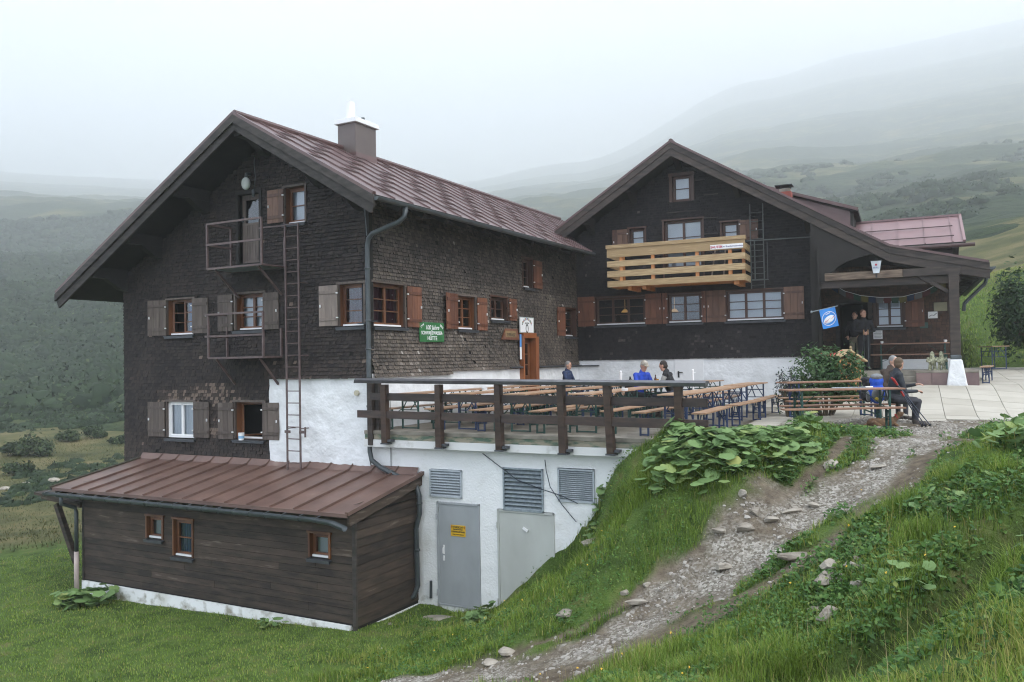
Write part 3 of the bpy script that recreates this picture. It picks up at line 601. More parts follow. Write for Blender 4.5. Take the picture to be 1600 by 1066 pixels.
metal_slope(mb, fR, 10.0, yb, .08, mbr, m=2); metal_slope(mb, fL, -OV+.02, yb, .08, (RX-EL)/cosS, course=0)
mb.tube([(RX, -OV-.02, RZ+.03), (RX, yb, RZ+.03)], .075, 8, 0, .3)
# verge sheet
for s in (1, -1):
    xe = ER if s > 0 else EL
    mb.bar((RX, -OV-.03, RZ+.02), (xe, -OV-.03, rz(xe)+.02), .09, .07, 0, .3)
roof = mb.build('roof', [M['roofred'], M['darkwood'], M['seam']], HA)
# barge boards
mb = MB()
for s in (1, -1):
    xe = ER+.02 if s > 0 else EL-.02
    for k, (dy, z0_, z1_) in enumerate(((-.05, -.01, -.19), (-.02, -.17, -.36))):
        P = lambda x, z: (x, z)
        poly = [(RX, RZ+z0_), (xe, rz(xe)+z0_), (xe-(.1*k if s > 0 else -.1*k), rz(xe)+z1_), (RX, RZ+z1_)]
        mb.prism(poly, 1, -OV+dy-.03+k*.02, -OV+dy+.02+k*.02, 0)
mb.build('barge_board', M['barge'], HA, bevel=.004)
# purlins carrying the overhang, eave soffit rafters
for x in (LW+.1, LW+1.4, RX-2.0, RX, RX+1.6, -.15):
    z = rz(x)-.16 if x != RX else RZ-.2; mb = MB()
    mb.box((x-.1, -OV+.06, z-.26), (x+.1, -.01, z), 0)
    mb.prism([(-.62, z-.26), (-.01, z-.26), (-.01, z-.55), (-.22, z-.50)], 0, x-.09, x+.09); mb.build('roof_beam', M['darkwood'], HA)
mb = MB()
for y in np.arange(-.9, 9.8, .85): mb.bar((ER-.06, y, rz(ER-.06)-.2), (.0, y, rz(0)-.2), .1, .13)
mb.build('rafters', M['darkwood'], HA)
# eave gutter and downpipe, right side
mb = MB(); gx, gz = ER+.06, rz(ER)-.06; prof = [(.075*math.cos(t), .075*math.sin(t)) for t in np.linspace(math.pi, 2*math.pi, 9)]
vs = []
for y in (-OV-.05, 9.85): vs += [(gx+a, y, gz+b) for a, b in prof]+[(gx+a*.9, y, gz+b*.9) for a, b in prof]
n = 9; mb.add(vs, [(i, i+1, i+1+2*n, i+2*n) for i in range(n-1)]+[(n+i, n+i+1, n+i+1+2*n, n+i+2*n) for i in range(n-1)]+[tuple(range(0, n))], 0)
for y in np.arange(-.7, 9.8, .8): mb.bar((gx-.09, y, gz+.03), (gx+.08, y, gz+.01), .025, .006, 0)
mb.build('gutter', M['pipe'], HA, smooth=False)
mb = MB(); mb.tube([(gx, -.05, gz-.05), (gx, -.1, gz-.26), (gx-.12, -.12, gz-.36), (.2, -.14, 7.72), (.1, -.14, 7.62), (.07, -.14, 7.45), (.07, -.14, 3.15), (.12, -.15, 2.98), (.35, -.15, 2.84), (1.05, -.16, 2.58), (1.27, -.17, 2.48), (1.33, -.17, 2.3), (1.33, -.17, 1.95), (1.28, -.17, 1.8), (1.24, -.17, 1.65), (1.26, -.17, .5), (1.2, -.22, .3), (1.05, -.3, .22)], .052, 10)
for z in (7.0, 5.9, 5.3, 4.1): mb.tube([(.07, -.14, z-.02), (.07, -.14, z+.02)], .06, 10)
mb.tube([(.6, -.155, 2.745), (.65, -.155, 2.73)], .062, 10); mb.tube([(1.26, -.17, 1.2), (1.26, -.17, 1.24)], .06, 10); mb.tube([(1.33, -.17, 2.14), (1.33, -.17, 2.18)], .06, 10)
mb.build('downpipe', M['pipe'], HA, smooth=True)
# chimney: metal clad stack, white cap, two flues
mb = MB(); cx0, cx1, cy0, cy1 = -2.97, -2.4, 2.58, 3.42
mb.box((cx0, cy0, 9.9), (cx1, cy1, 11.14), 0); mb.box((cx0-.01, cy0-.01, 10.15), (cx1+.02, cy1+.01, 10.38), 1)
ch = mb.build('chimney', [mat('cladding', (.125, .095, .085), (.09, .068, .062), .45, 1.5), M['roofred']], roof)
mb = MB(); mb.box((cx0-.07, cy0-.07, 11.14), (cx1+.07, cy1+.07, 11.26)); mb.build('chimney_cap', M['white'], roof, bevel=.01)
mb = MB(); mb.box((-2.76, 2.68, 11.26), (-2.66, 2.90, 11.76)); mb.box((-2.72, 2.9, 11.26), (-2.7, 3.1, 11.34)); mb.build('flue', M['white'], roof)
mb = MB(); mb.tube([(-2.66, 3.22, 11.26), (-2.66, 3.22, 11.44)], .05); mb.build('flue', M['zinc'], roof)
# outer corner boards, low corner sheet
mb = MB(); mb.prism([(.02, -.02), (.2, .02), (.02, .2)], 2, 5.88, 5.9); mb.prism([(.03, -.03), (-.2, -.17), (-.25, -.02)], 2, 5.84, 5.86); mb.build('corner_flashing', M['lead'], HA)
# steel escape balconies
def steel_balcony(x0, x1, zf, zt, o, rails, deck=True, overhang=0.):
    mb = MB(); r = .022
    b_ = lambda p, q: mb.bar(p, q, .042, .042, 0)
    b_((x0, -o, zf), (x1, -o, zf)); b_((x0, -o, zf), (x0, 0, zf)); b_((x1, -o, zf), (x1, 0, zf))
    for z in rails: b_((x0-overhang, -o, z), (x1, -o, z)); b_((x0, -o, z), (x0, -.02, z))
    for x, y in ((x0, -o), (x1, -o), (x0, -.05)): b_((x, y, zf), (x, y, rails[0]))
    b_((x1, -.05, zf), (x1, -.05, rails[0]-.35))
    for x in (x0+.2, x1-.15): b_((x, -o+.05, zf-.03), (x+.02, -.02, zf-.62))
    b_((x0, -.03, zf), (x1, -.03, zf))
    if deck:
        mb.box((x0+.03, -o+.03, zf-.012), (x1-.03, -.03, zf+.004), 1)
    return mb.build('escape_balcony', [M['steelrail'], M['galva']], HA)
xb0, zb = fy(A, 324, 421, -.75); xb1 = fy(A, 409, 412, -.75)[0]
steel_balcony(xb0, xb1, zb, 0, .75, (fy(A, 324, 351, -.75)[1], fy(A, 324, 383.5, -.75)[1]))
xb0, zb = fy(A, 326, 560, -.6); xb1 = fy(A, 411.5, 557, -.6)[0]
steel_balcony(xb0, xb1, zb, 0, .6, (fy(A, 326, 492, -.6)[1], fy(A, 326, 526, -.6)[1]), deck=True, overhang=.1)
# escape ladder
mb = MB(); xl, xr = -2.08, -1.70; zt = 8.1; yl = -.30
for x in (xl, xr): mb.bar((x, yl, 2.62), (x, yl, zt), .035, .03, 0)
z = 2.85
while z < zt: mb.tube([(xl, yl, z), (xr, yl, z)], .012, 6); z += .262
for z in (3.6, 5.2, 6.8, 7.9): 
    for x in (xl, xr): mb.bar((x, yl, z), (x, 0, z), .03, .02)
mb.box((xl-.06, yl-.02, 3.5), (xl+.1, yl+.0, 3.56)); mb.box((xr-.02, yl-.02, 3.5), (xr+.16, yl+.0, 3.56)); mb.box((xr+.14, yl-.03, 3.42), (xr+.16, yl+.01, 3.64))
mb.bar((xl, yl, zt-.02), (xl-.9, yl+.1, zt+.02), .03, .03)
mb.build('escape_ladder', M['steelrail'], HA)
# round wall lamp and its cable
x, z = fy(A, 384.7, 287, -.15)
mb = MB(); mb.ball((x, -.16, z), (.12, .09, .15), 14, 0); mb.tube([(x, -.16, z+.1), (x, -.14, z+.22), (x+.0, 0, z+.24)], .04, 8, 1); mb.tube([(x+.12, -.05, z-.3), (x+.13, -.06, z-.14)], .035, 8, 1)
mb.tube([(x+.12, -.03, z-.14), (x+.17, -.03, z+.15), (x+.13, -.03, z+.5), (x+.15, -.03, z+.62)], .01, 6, 2)
mb.build('wall_lamp', [mat('lampglass', (.55, .58, .55), rough=.15), M['pipe'], M['zinc']], HA, smooth=True)
mb = MB(); mb.tube([(-.02, -.10, 8.35), (.02, -.13, 8.1), (.03, -.10, 7.7)], .01, 6); mb.tube([(-7.95, .5, 5.9), (-9.1, 1.4, 6.55)], .012, 5); mb.build('cable', M['zinc'], HA)
# small junction disc on the plaster
mb = MB(); x, z = fy(A, 561, 614); mb.tube([(x, -.02, z), (x, -.1, z)], .06, 14); mb.build('junction_box', mat('beigebox', (.5, .46, .34), rough=.5), HA)
# paint bucket on the open window's sill
x, z = fy(A, 375.6, 689, -.05)
bt = thing('bucket', 'small white and blue paint bucket on the sill of the open lower window', 'bucket', A.P(x+.02, -.04, WA['w5'][2]-.03), A.ang)
mb = MB(); mb.tube([(0, 0, 0), (0, 0, .05), (0, 0, .17)], [.06, .063, .072], 16, 0); mb.tube([(0, 0, .04), (0, 0, .1)], [.0645, .068], 16, 1); mb.build('tub', [M['white'], mat('paleblue', (.25, .5, .75), rough=.5)], bt)

# ------------------------------------------------------------------ ANNEX lean-to
AN = thing('lean_to_shed', 'long low plank lean-to with brown sheet roof against the gable house', 'shed', A.o, A.ang)
D = 2.0; ax0, ax1 = -6.66, 1.15; zb_ = .17; zt_ = 2.13
rN = lambda xl, xr, yt, yb: rect(fy, A, xl, xr, yt, yb, -D)
wn = [rN(232, 255, 807, 841), rN(274, 302, 812, 869), rN(486.5, 515.5, 833.5, 871)]
mb = MB(lambda u, d, z: (u, -D-d, z)); wall_faces(mb, [(ax0, zb_), (ax1, zb_), (ax1, zt_+.1), (ax0, zt_+.1)], wn, 0, 1)
class HoleMB(MB): pass
z = zb_+.06
while z < zt_+.05:
    zt2 = min(z+.135, zt_+.08); segs = [(ax0, ax1)]
    for (a, b, c, e) in wn:
        if c-.03 < (z+zt2)/2 < e+.03: segs = [q for s_ in segs for q in ([(s_[0], a-.03), (b+.03, s_[1])] if s_[0] < a < s_[1] else [s_])]
    for s_ in segs: boards(mb, s_[0], s_[1], z, zt2, .004, .14, 0)
    z = zt2
mb.T = lambda u, d, z: (ax1+d, u, z)
topf = lambda u: 2.6+u*.2
wall_faces(mb, [(-D, zb_-.1), (0, zb_-.1), (0, 2.55), (-D, 2.15)], [], 0, 1); boards(mb, -D, -.02, zb_-.0, 2.6, .004, .16, 0, topf=lambda u: 2.55+u*.2)
mb.T = lambda u, d, z: (ax0-d, u, z); wall_faces(mb, [(-D, zb_-.1), (0, zb_-.1), (0, 2.55), (-D, 2.15)], [], 0, 1); boards(mb, -D, 0, zb_, 2.6, .004, .16, 0, topf=lambda u: 2.55+u*.2)
mb.build('wall', [M['plank'], M['backing']], AN)
mb = MB(); mb.box((ax1-.03, -D-.035, .0), (ax1+.045, -D+.02, zt_+.02), 0, .9); mb.box((ax0-.03, -D-.03, .0), (ax0+.03, -D+.03, zt_), 0, .2); mb.build('corner_post', M['barge'], AN)
mb = MB(); mb.box((ax0-.02, -D-.05, -.3), (ax1-.08, -D+.1, .19)); mb.box((ax1-.12, -D-.02, -.3), (ax1+.05, 0, .10)); mb.build('plinth', M['plasterwall'], AN)
TN = lambda u, d, z: (u, -D-d, z)
window(AN, TN, wn[0], sash=1, rows=1, back='skyglare', recess=.05, casing=.045, proud=.05, cas='winwood'); window(AN, TN, wn[1], sash=1, rows=2, back='curtblue', recess=.04, casing=.04, proud=.05, cas='winwood'); window(AN, TN, wn[2], sash=1, rows=1, back='skyglare', recess=.05, casing=.045, proud=.05, cas='winwood')
# brown sheet roof, seams splayed like the photo's
mb = MB(); xL0, xL1, xR = -7.2, -7.28, 1.32; zB, zF, yF = 2.74, 2.30, -2.4
pitched(mb, [(xL1, yF, zF), (xR, yF, zF), (xR, .0, zB), (xL0, 0, zB)], .05, 0, 1)
for i in range(15):
    t = i/14; xb = xL0+.1+(xR-xL0-.15)*t; xf = xb-.02
    if i in (0, 14): continue
    mb.bar((xb, -.12, zB-.0), (xf, yF+.0, zF+.02), .022, .05, 0, .1); mb.bar((xb, -.12, zB-.0), (xb+.06, -.03, zB+.12), .022, .04, 0, .1)
mb.add([(xL0, -.12, zB-.018), (xR-.1, -.12, zB-.018), (xR-.1, -.02, zB+.12), (xL0, -.02, zB+.12)], [(0, 1, 2, 3)], 0, .8)
mb.box((xL0, yF-.01, zF-.055), (xR, yF+.02, zF+.012), 0, .3); mb.bar((xR-.01, yF, zF+.012), (xR-.01, 0, zB+.012), .07, .07, 0, .3); mb.bar((xL1, yF, zF+.01), (xL0, 0, zB+.01), .06, .05, 2)
mb.bar((xR-.06, yF+.1, zF-.13), (xR-.06, 0, zB-.13), .06, .2, 3); mb.bar((xL1+.06, yF+.1, zF-.13), (xL0+.06, 0, zB-.13), .06, .16, 3)
for x in np.arange(ax0, ax1+.2, .9): mb.bar((x, yF+.05, zF-.1), (x, -.05, zB-.11), .07, .1, 3)
mb.build('roof', [M['roofbrown'], M['darkwood'], mat('moss', (.06, .04, .03), (.03, .035, .02), .9), M['plank']], AN)
mb = MB(); vs = []; gy, gz = yF-.07, zF-.10
for x, dz in ((xL1-.1, .0), (xR-.75, 0), (xR-.3, -.03), (xR-.0, -.11)): vs += [(x, gy+a, gz+b+dz) for a, b in prof]
mb.add(vs, [(k*9+i, k*9+i+1, k*9+i+10, k*9+i+9) for k in range(3) for i in range(8)]+[tuple(range(9))], 0)
for x in np.arange(xL1, xR-.2, .42): mb.bar((x, gy+.1, gz+.05), (x, gy-.075, gz+.01), .03, .008, 1)
for x in np.arange(xL1, xR-.2, .42): mb.tube([(x, gy+.08*math.cos(t), gz+.08*math.sin(t)) for t in np.linspace(math.pi, 1.5*math.pi, 4)], .009, 4, 1)
mb.build('gutter', [M['pipe'], M['zinc']], AN)
mb = MB(); x = ax0-.1
mb.tube([(xL1+.5, gy, gz-.06), (xL1+.5, gy, gz-.22), (x-.05, -D-.12, gz-.36), (x, -D-.12, gz-.48), (x, -D-.12, .85)], .045, 10, 0); mb.tube([(x, -D-.12, .85), (x, -D-.12, -.1)], .055, 10, 1)
mb.build('downpipe', [M['pipe'], mat('pinkpipe', (.55, .45, .42), rough=.7)], AN, smooth=True)
# little side canopy with its strut on the far left
mb = MB(); mb.bar((ax0-.1, -1.98, 1.86), (-8.2, -1.98, 1.98), .12, .08); mb.bar((-7.68, -1.98, 1.84), (-6.97, -1.98, .55), .11, .12); mb.bar((ax0-.1, -1.3, 1.86), (-8.2, -1.3, 1.98), .12, .08)
pitched(mb, [(ax0-.05, -2.12, 1.96), (ax0-.05, -1.1, 1.96), (-8.35, -1.1, 2.1), (-8.35, -2.12, 2.1)], .06, 0, 0, .6); mb.build('side_canopy', M['plank'], AN)

# ------------------------------------------------------------------ TERRACE
TE = thing('terrace', 'white walled terrace with paved top and two grey steel doors below', 'terrace', A.o, A.ang)
dr1 = rect(fy, A, 684.5, 751, 786, 945); dr2 = rect(fy, A, 779, 868, 799, 960); lv = [rect(fy, A, 673, 723, 734, 777), rect(fy, A, 787.5, 850, 731.5, 799), rect(fy, A, 873, 930, 733, 785)]
dr1 = (dr1[0], dr1[1], .14, dr1[3]); dr2 = (dr2[0], dr2[1], .12, dr2[3])
hl = [dr1, dr2]+lv
mb = MB(TF); wall_faces(mb, [(.0, -.3), (6.6, -.3), (6.6, 3.28), (.0, 3.28)], hl, -.06, 0); mb.box((6.5, -3, 0), (6.6, -.06, 3.2), 0); mb.build('base_wall', M['plasterwall'], TE)
plaster_sheet('render_coat', TF, .0, 6.6, -.2, 3.27, .0, .022, TE, holes=hl, step=.05, mt='plasterwall')
mb = MB(); mb.box((.0, -.25, 3.27), (6.3, -.2, 3.42), 0); mb.box((6.3, -.25, 3.27), (6.9, -.2, 3.45), 0); mb.build('white_fascia', M['whitebeam'], TE, bevel=.004)
mb = MB(); mb.box((.02, -.2, 3.28), (6.9, 10.6, 3.6-.02), 0); mb.box((-.0, -.22, 3.42), (6.88, -.1, 3.53), 1); mb.box((.0, -.24, 3.53), (6.9, .1, 3.605), 0); mb.build('slab', [M['concrete'], M['mossedge']], TE, bevel=.008)
mb = MB(); s = .5
for i in range(14):
    for j in range(22):
        x0, y0 = i*s+.0, .1+j*s
        if x0 > 6.8: continue
        d = random.uniform(-.003, .003); mb.box((x0+.005, y0+.005, 3.56), (min(6.9, x0+s)-.005, min(10.7, y0+s)-.005, 3.606+d))
mb.build('paving', M['paverdark'], TE)
# left steel door with frame and handle
def steel_door(r, mt, nm, hx, label):
    a, b, c, e = r; mb = MB(TF)
    for q in ((a, a+.04, c, e), (b-.04, b, c, e), (a, b, e-.04, e), (a, b, c, c+.03)): mb.box((q[0], -.05, q[2]), (q[1], .035, q[3]), 0, .3)
    mb.box((a+.042, -.04, c+.032), (b-.042, .02, e-.042), 0, .5)
    for zz in (c+.25, e-.3): mb.tube([(a+.0, .045, zz-.06), (a+.0, .045, zz+.06)], .012, 6, 0)
    o = mb.build(nm, mt, TE, label=label, bevel=.003); return o
d1 = steel_door(dr1, M['doorgrey'], 'door', 0, 'narrow grey steel door with yellow warning sign')
mb = MB(TF); hx_, hz_ = dr1[0]+.14, 1.16+.0; mb.box((hx_, .02, hz_), (hx_+.035, .03, hz_+.18)); mb.bar((hx_+.02, .06, hz_+.13), (hx_+.02, .06, hz_+.02), .02, .02); mb.tube([(hx_+.02, .02, hz_+.13), (hx_+.02, .07, hz_+.13)], .009, 6); mb.box((hx_, .02, hz_-.13), (hx_+.035, .035, hz_-.03)); mb.build('handle', M['white'], d1)
d2 = steel_door(dr2, M['doorlight'], 'door', 0, 'wide pale grey steel door half hidden by the bank')
x, z = fy(A, 823, 827); mb = MB(TF); mb.bar((x-.06, .04, z+.03), (x+.04, .04, z-.03), .02, .05); mb.build('handle', M['white'], d2)
for i, r in enumerate(lv):
    a, b, c, e = r; n = (9, 10, 15)[i]; mb = MB(TF); mt = (M['louvre'], M['galva'], M['louvre'])[i]
    for q in ((a, a+.03, c, e), (b-.03, b, c, e), (a, b, e-.03, e), (a, b, c, c+.03)): mb.box((q[0], -.06, q[2]), (q[1], .05, q[3]), 0)
    mb.add([(a, -.055, c), (b, -.055, c), (b, -.055, e), (a, -.055, e)], [(0, 1, 2, 3)], 1)
    h = (e-c-.06)/n
    for k in range(n):
        z = c+.03+h*k; mb.add([(a+.03, .045, z+.004), (b-.03, .045, z+.004), (b-.03, -.03, z+h*.95), (a+.03, -.03, z+h*.95), (a+.03, .04, z-.004), (b-.03, .04, z-.004)], [(0, 1, 2, 3), (0, 1, 5, 4)], 0)
    mb.build('louvre_vent', [mt, M['dark']], TE)
# loose cables across the wall
mb = MB(TF)
for pts in ([(757, 708), (787, 731), (812, 750), (850, 764), (880, 774), (905, 786)], [(854, 718), (856, 735), (862, 760), (880, 787), (893, 803), (903, 815)]):
    mb.tube([(fy(A, px, py)[0], .07, fy(A, px, py)[1]) for px, py in pts], .009, 6)
mb.build('cable', mat('cablemat', (.02, .03, .05), rough=.5), TE)
mb = MB(TF); mb.tube([(.53, .03, 4.3), (.53, .03, .1)], .008, 5); mb.tube([(1.5, .05, .6), (1.49, .05, .25)], .03, 6); mb.build('wall_pipe', M['pipe'], TE)

# railing
RAI = thing('terrace_railing', 'dark timber railing with flat grey handrail along the terrace edge', 'railing', A.o, A.ang)
sl_ = lambda x: -.011*x
mb = MB(); x0, x1 = fy(A, 556, 595, -.5)[0], fy(A, 1103, 600, -.5)[0]
mb.add([(x0, -.58, 4.60), (x1, -.58, 4.60+sl_(x1-x0)), (x1, -.40, 4.60+sl_(x1-x0)), (x0, -.40, 4.60), (x0+.05, -.62, 4.665), (x1+.02, -.62, 4.665+sl_(x1-x0)), (x1+.02, -.36, 4.69+sl_(x1-x0)), (x0-.03, -.36, 4.69), (x0-.03, -.49, 4.70), (x1, -.49, 4.70+sl_(x1-x0))],
       [(3, 2, 1, 0), (4, 5, 9, 8), (8, 9, 6, 7), (0, 1, 5, 4), (1, 2, 6, 9, 5), (2, 3, 7, 6), (3, 0, 4, 8, 7)], 0)
mb.build('handrail', M['railcap'], RAI, bevel=.006)
for (pxl, pyt, pyb, pxr) in ((578, 614, 625.5, 1105), (558, 641, 652.5, 1106)):
    a, z1 = fy(A, pxl, pyt, -.46); _, z0 = fy(A, pxl, pyb, -.46); b, z3 = fy(A, pxr, 623 if pyt < 630 else 656.5, -.46); _, z2 = fy(A, pxr, 637 if pyt < 630 else 672, -.46)
    mb = MB(); mb.prism([(a, z0), (b, z2), (b, z3), (a, z1)], 1, -.465, -.42); mb.build('rail', M['rail'], RAI, bevel=.004)
for (xt, xb, yb_) in ((600, 602.5, 692), (685, 687, 699), (778, 781, 703), (876, 880, 708), (948, 955, 709), (1059, 1063, 694)):
    a, z1 = fy(A, xt, 601, -.5); b, z0 = fy(A, xb, yb_, -.36)
    mb = MB(); mb.add([(b-.065, -.42, z0), (b+.065, -.42, z0), (b+.065, -.28, z0), (b-.065, -.28, z0), (a-.06, -.56, z1), (a+.06, -.56, z1), (a+.06, -.44+.02, z1), (a-.06, -.44+.02, z1)], [(3, 2, 1, 0), (4, 5, 6, 7), (0, 1, 5, 4), (1, 2, 6, 5), (2, 3, 7, 6), (3, 0, 4, 7)], 0)
    mb.box((b+.066, -.4, z0+.02), (b+.16, -.26, z0+.07), 1); mb.box((b-.09, -.42, z0-.03), (b+.09, -.26, z0-.001), 1)
    mb.build('post', [M['rail'], M['lead']], RAI, bevel=.004)
mb = MB(); mb.box((.12, -.27, 3.3), (.24, -.15, 4.6), 0, .9); mb.box((.27, -.2, 3.6), (.36, -.1, 4.6), 0, .1); mb.build('post', M['beam'], RAI)

# ------------------------------------------------------------------ RIGHT HOUSE (B)
HB = thing('alpine_house', 'black shingled gable house with pine balcony and entrance porch, behind the terrace', 'house', B.o, B.ang)
BX, BZ, BS, KX, KZ, EX, EZ, BO = 3.45, 11.43, .605, 9.3, 7.89, 11.6, 7.31, 1.0
def bz(x): return BZ-BS*(x-BX) if BX <= x <= KX else (KZ-(x-KX)*(KZ-EZ)/(EX-KX) if x > KX else BZ-.63*(BX-x))
CW = 7.33; rB = lambda xl, xr, yt, yb: rect(fy, B, xl, xr, yt, yb)
WB = dict(b1=rB(931, 1008, 464.5, 507.5), b2=rB(1044, 1096, 459.5, 503), b3=rB(1135, 1224.5, 452.5, 500), u1=rB(984, 1007.5, 357, 396), u2=rB(1038, 1098, 343.5, 425), u3=rB(1128, 1154, 347, 388), at=rB(1051, 1080, 275, 315))
zz0 = (WB['b1'][2]+WB['b2'][2]+WB['b3'][2])/3; zz1 = (WB['b1'][3]+WB['b2'][3]+WB['b3'][3])/3
for k in ('b1', 'b2', 'b3'): WB[k] = (WB[k][0], WB[k][1], zz0, zz1)
hB = list(WB.values()); mb = MB(TF)
outB = [(-4.5, 3.4), (CW, 3.4), (CW, bz(CW)-.3), (BX, BZ-.3), (-1.5, bz(-1.5)-.3), (-4.5, bz(-4.5)-.3)]
wall_faces(mb, outB, hB, 0)
def toneB(u, z):
    t = .5*max(0, min(1, (fbm(u, z, .8, 2, 33)-.55)*6))*(1 if z < 5.7 else .15)+(.25*random.random() if z < 5.9 else 0)
    return t+(1.0 if random.random() < .0025 else 0)
shingles(mb, [(-.4, 5.0), (CW, 5.0), (CW, bz(CW)-.3), (BX, BZ-.3), (-.4, bz(-.4)-.3)], [(a-.05, b+.05, c-.04, d+.05) for a, b, c, d in hB], (-.4, CW, 4.97, 11.2), tone=toneB, flare=lambda u, z: .08*math.exp(-max(0, z-5)/.2))
# porch recess walls
mb.T = lambda u, d, z: (u, 1.5-d, z)
pr = lambda xl, xr, yt, yb: rect(fy, B, xl, xr, yt, yb, 1.5)
pw = pr(1368.5, 1411.5, 466, 511); pd = list(pr(1313, 1357, 474, 575)); pd[2] = 4.6
wall_faces(mb, [(CW-.1, 4.4), (11.0, 4.4), (11.0, 7.3), (CW-.1, 8.5)], [pw, pd], 0)
shingles(mb, [(CW, 4.6), (11, 4.6), (11, 7.2), (CW, 8.4)], [(a-.06, b+.06, c-.05, d+.06) for a, b, c, d in (pw, pd)], (CW, 11, 4.6, 7.6), m=2, tone=lambda u, z: .1*random.random()+.12)
mb.T = lambda u, d, z: (CW+d, u, z); wall_faces(mb, [(0, 3.4), (1.5, 3.4), (1.5, 8.4), (0, 8.4)], [], 0); shingles(mb, [(0, 4.6), (1.5, 4.6), (1.5, 8), (0, 8)], [], (0.02, 1.48, 4.6, 8))
mb.T = lambda u, d, z: (11.0+d, u, z); wall_faces(mb, [(1.5, 3.4), (12, 3.4), (12, 7.2), (1.5, 7.2)], [], 0); shingles(mb, [(1.5, 4.3), (8, 4.3), (8, 7.2), (1.5, 7.2)], [], (1.5, 8, 4.3, 7.2))
wallB = mb.build('wall', [M['backing'], M['shingle_rear'], mat('shingle_porch', (.10, .052, .032), (.04, .022, .016), .7, 1.1, rnd=.5, lo=.25, hi=.85)], HB)
dB = rect(fy, B, 1055.5, 1100.5, 561, 622)
plaster_sheet('plinth', TF, .02, CW-.02, 3.4, 5.0, .03, .05, HB)
mb = MB(TF); mb.box((dB[0], .05, 3.62), (dB[1], .075, 4.98), 0); od = mb.build('hatch_door', M['white'], HB, bevel=.004)
x, z = fy(B, 1061, 585); mb = MB(TF); mb.box((x-.02, .075, z-.1), (x+.03, .085, z+.1)); mb.bar((x, .11, z+.06), (x+.14, .11, z+.06), .02, .025); mb.tube([(x, .08, z+.06), (x, .12, z+.06)], .011, 6); mb.build('handle', M['black'], od)
mb = MB(TF); mb.box((-.05, .05, 4.78), (.75, .14, 4.82)); mb.build('plinth_cap', M['lead'], HB)
g = lambda xl, xr: fy(B, xl, 480)[0]
def row_shut(xl, xr): a, b = fy(B, xl, 480)[0], fy(B, xr, 480)[0]; return (a, b, zz0-.03, zz1+.05)
sb = M['shutbrown']
window(HB, TF, WB['b1'], sash=3, back='dark', fm='winbrown', left=row_shut(903.5, 929.5), right=row_shut(1009, 1034.5), shut='shutred', recess=.08, casing=.04)
window(HB, TF, WB['b2'], sash=2, back='dark', fm='winbrown', left=row_shut(1035.5, 1043), right=row_shut(1097, 1103.5), shut='shutred', recess=.08, casing=.04)
window(HB, TF, WB['b3'], sash=3, back='skyglare', fm='winbrown', left=row_shut(1104.5, 1134), right=row_shut(1225.5, 1257), shut='shutbrown', recess=.08, casing=.04)
q = WB['u1']; window(HB, TF, q, sash=1, rows=3, back='skyglare', fm='winbrown', left=(q[0]-.56, q[0]-.05, q[2], q[3]), shut='shutbrown')
q = WB['u2']; window(HB, TF, (q[0], q[1], 7.3, q[3]), sash=2, rows=4, back='skyglare', fm='winbrown', sill=False, name='balcony_door')
q = WB['u3']; window(HB, TF, q, sash=1, rows=3, back='skyglare', fm='winbrown', right=(q[1]+.05, q[1]+.58, q[2]+.2, q[3]+.02), shut='shutbrown')
window(HB, TF, WB['at'], sash=1, rows=2, back='skyglare', fm='winbrown', casing=.1, proud=.06, recess=.05, sill=False)
# warm lamps glimpsed inside
for (px, py) in ((978, 484), (1055, 483)):
    x, z = fy(B, px, py, .5); mb = MB(); mb.tube([(x, .4, z), (x, .4, z-.09)], [.05, .13], 14, 0); mb.tube([(x, .4, z), (x, .4, z+.5)], .008, 5, 0)
    m_ = MT.get('lampshade')
    if not m_:
        m_ = mat('lampshade', (.5, .35, .2), rough=.6); m_.node_tree.nodes['Principled BSDF'].inputs['Emission Color'].default_value = (1, .55, .15, 1); m_.node_tree.nodes['Principled BSDF'].inputs['Emission Strength'].default_value = .12
    mb.build('pendant_lamp', m_, HB)
# thin battens, cable and snow ladder
mb = MB(TF)
for (xa, ya, xb, yb2) in ((1100, 306, 1122, 302), (1084, 283, 1102, 281), (1042, 333, 1088, 329), (1101, 342, 1122, 339), (1100, 367, 1122, 364)):
    p, q = fy(B, xa, ya), fy(B, xb, yb2); mb.bar((p[0], .04, (p[1]+q[1])/2), (q[0], .04, (p[1]+q[1])/2), .03, .03)
mb.build('batten', M['beam'], HB)
mb = MB(TF); xl, xr = 5.56, 5.93
for x in (xl, xr): mb.bar((x, .2, 7.0), (x, .2, 9.5), .03, .03)
z = 7.1
while z < 9.4: mb.tube([(xl, .2, z), (xr, .2, z)], .011, 6); z += .26 if z > 8.3 else .17
mb.bar((xl-.1, .2, 7.25), (xr+.12, .2, 7.25), .025, .03); mb.bar((xl-.15, .2, 8.42), (7.25, .06, 8.42), .025, .03); mb.bar((5.67, .19, 7.25), (5.67, .19, 8.4), .035, .02); mb.bar((6.03, .2, 7.25), (6.03, .2, 8.35), .015, .02)
for z in (7.5, 9.2):
    for x in (xl, xr): mb.bar((x, .2, z), (x, 0, z), .02, .02)
mb.build('escape_ladder', mat('ladgreen', (.075, .085, .08), rough=.5), HB)
# corner board
mb = MB(TF); mb.box((CW-.14, 0, 5.0), (CW+.02, .06, bz(CW)-.3)); mb.box((.0, 0, 5.0), (.06, .03, 8.9)); mb.build('corner_board', M['darkwood'], HB)
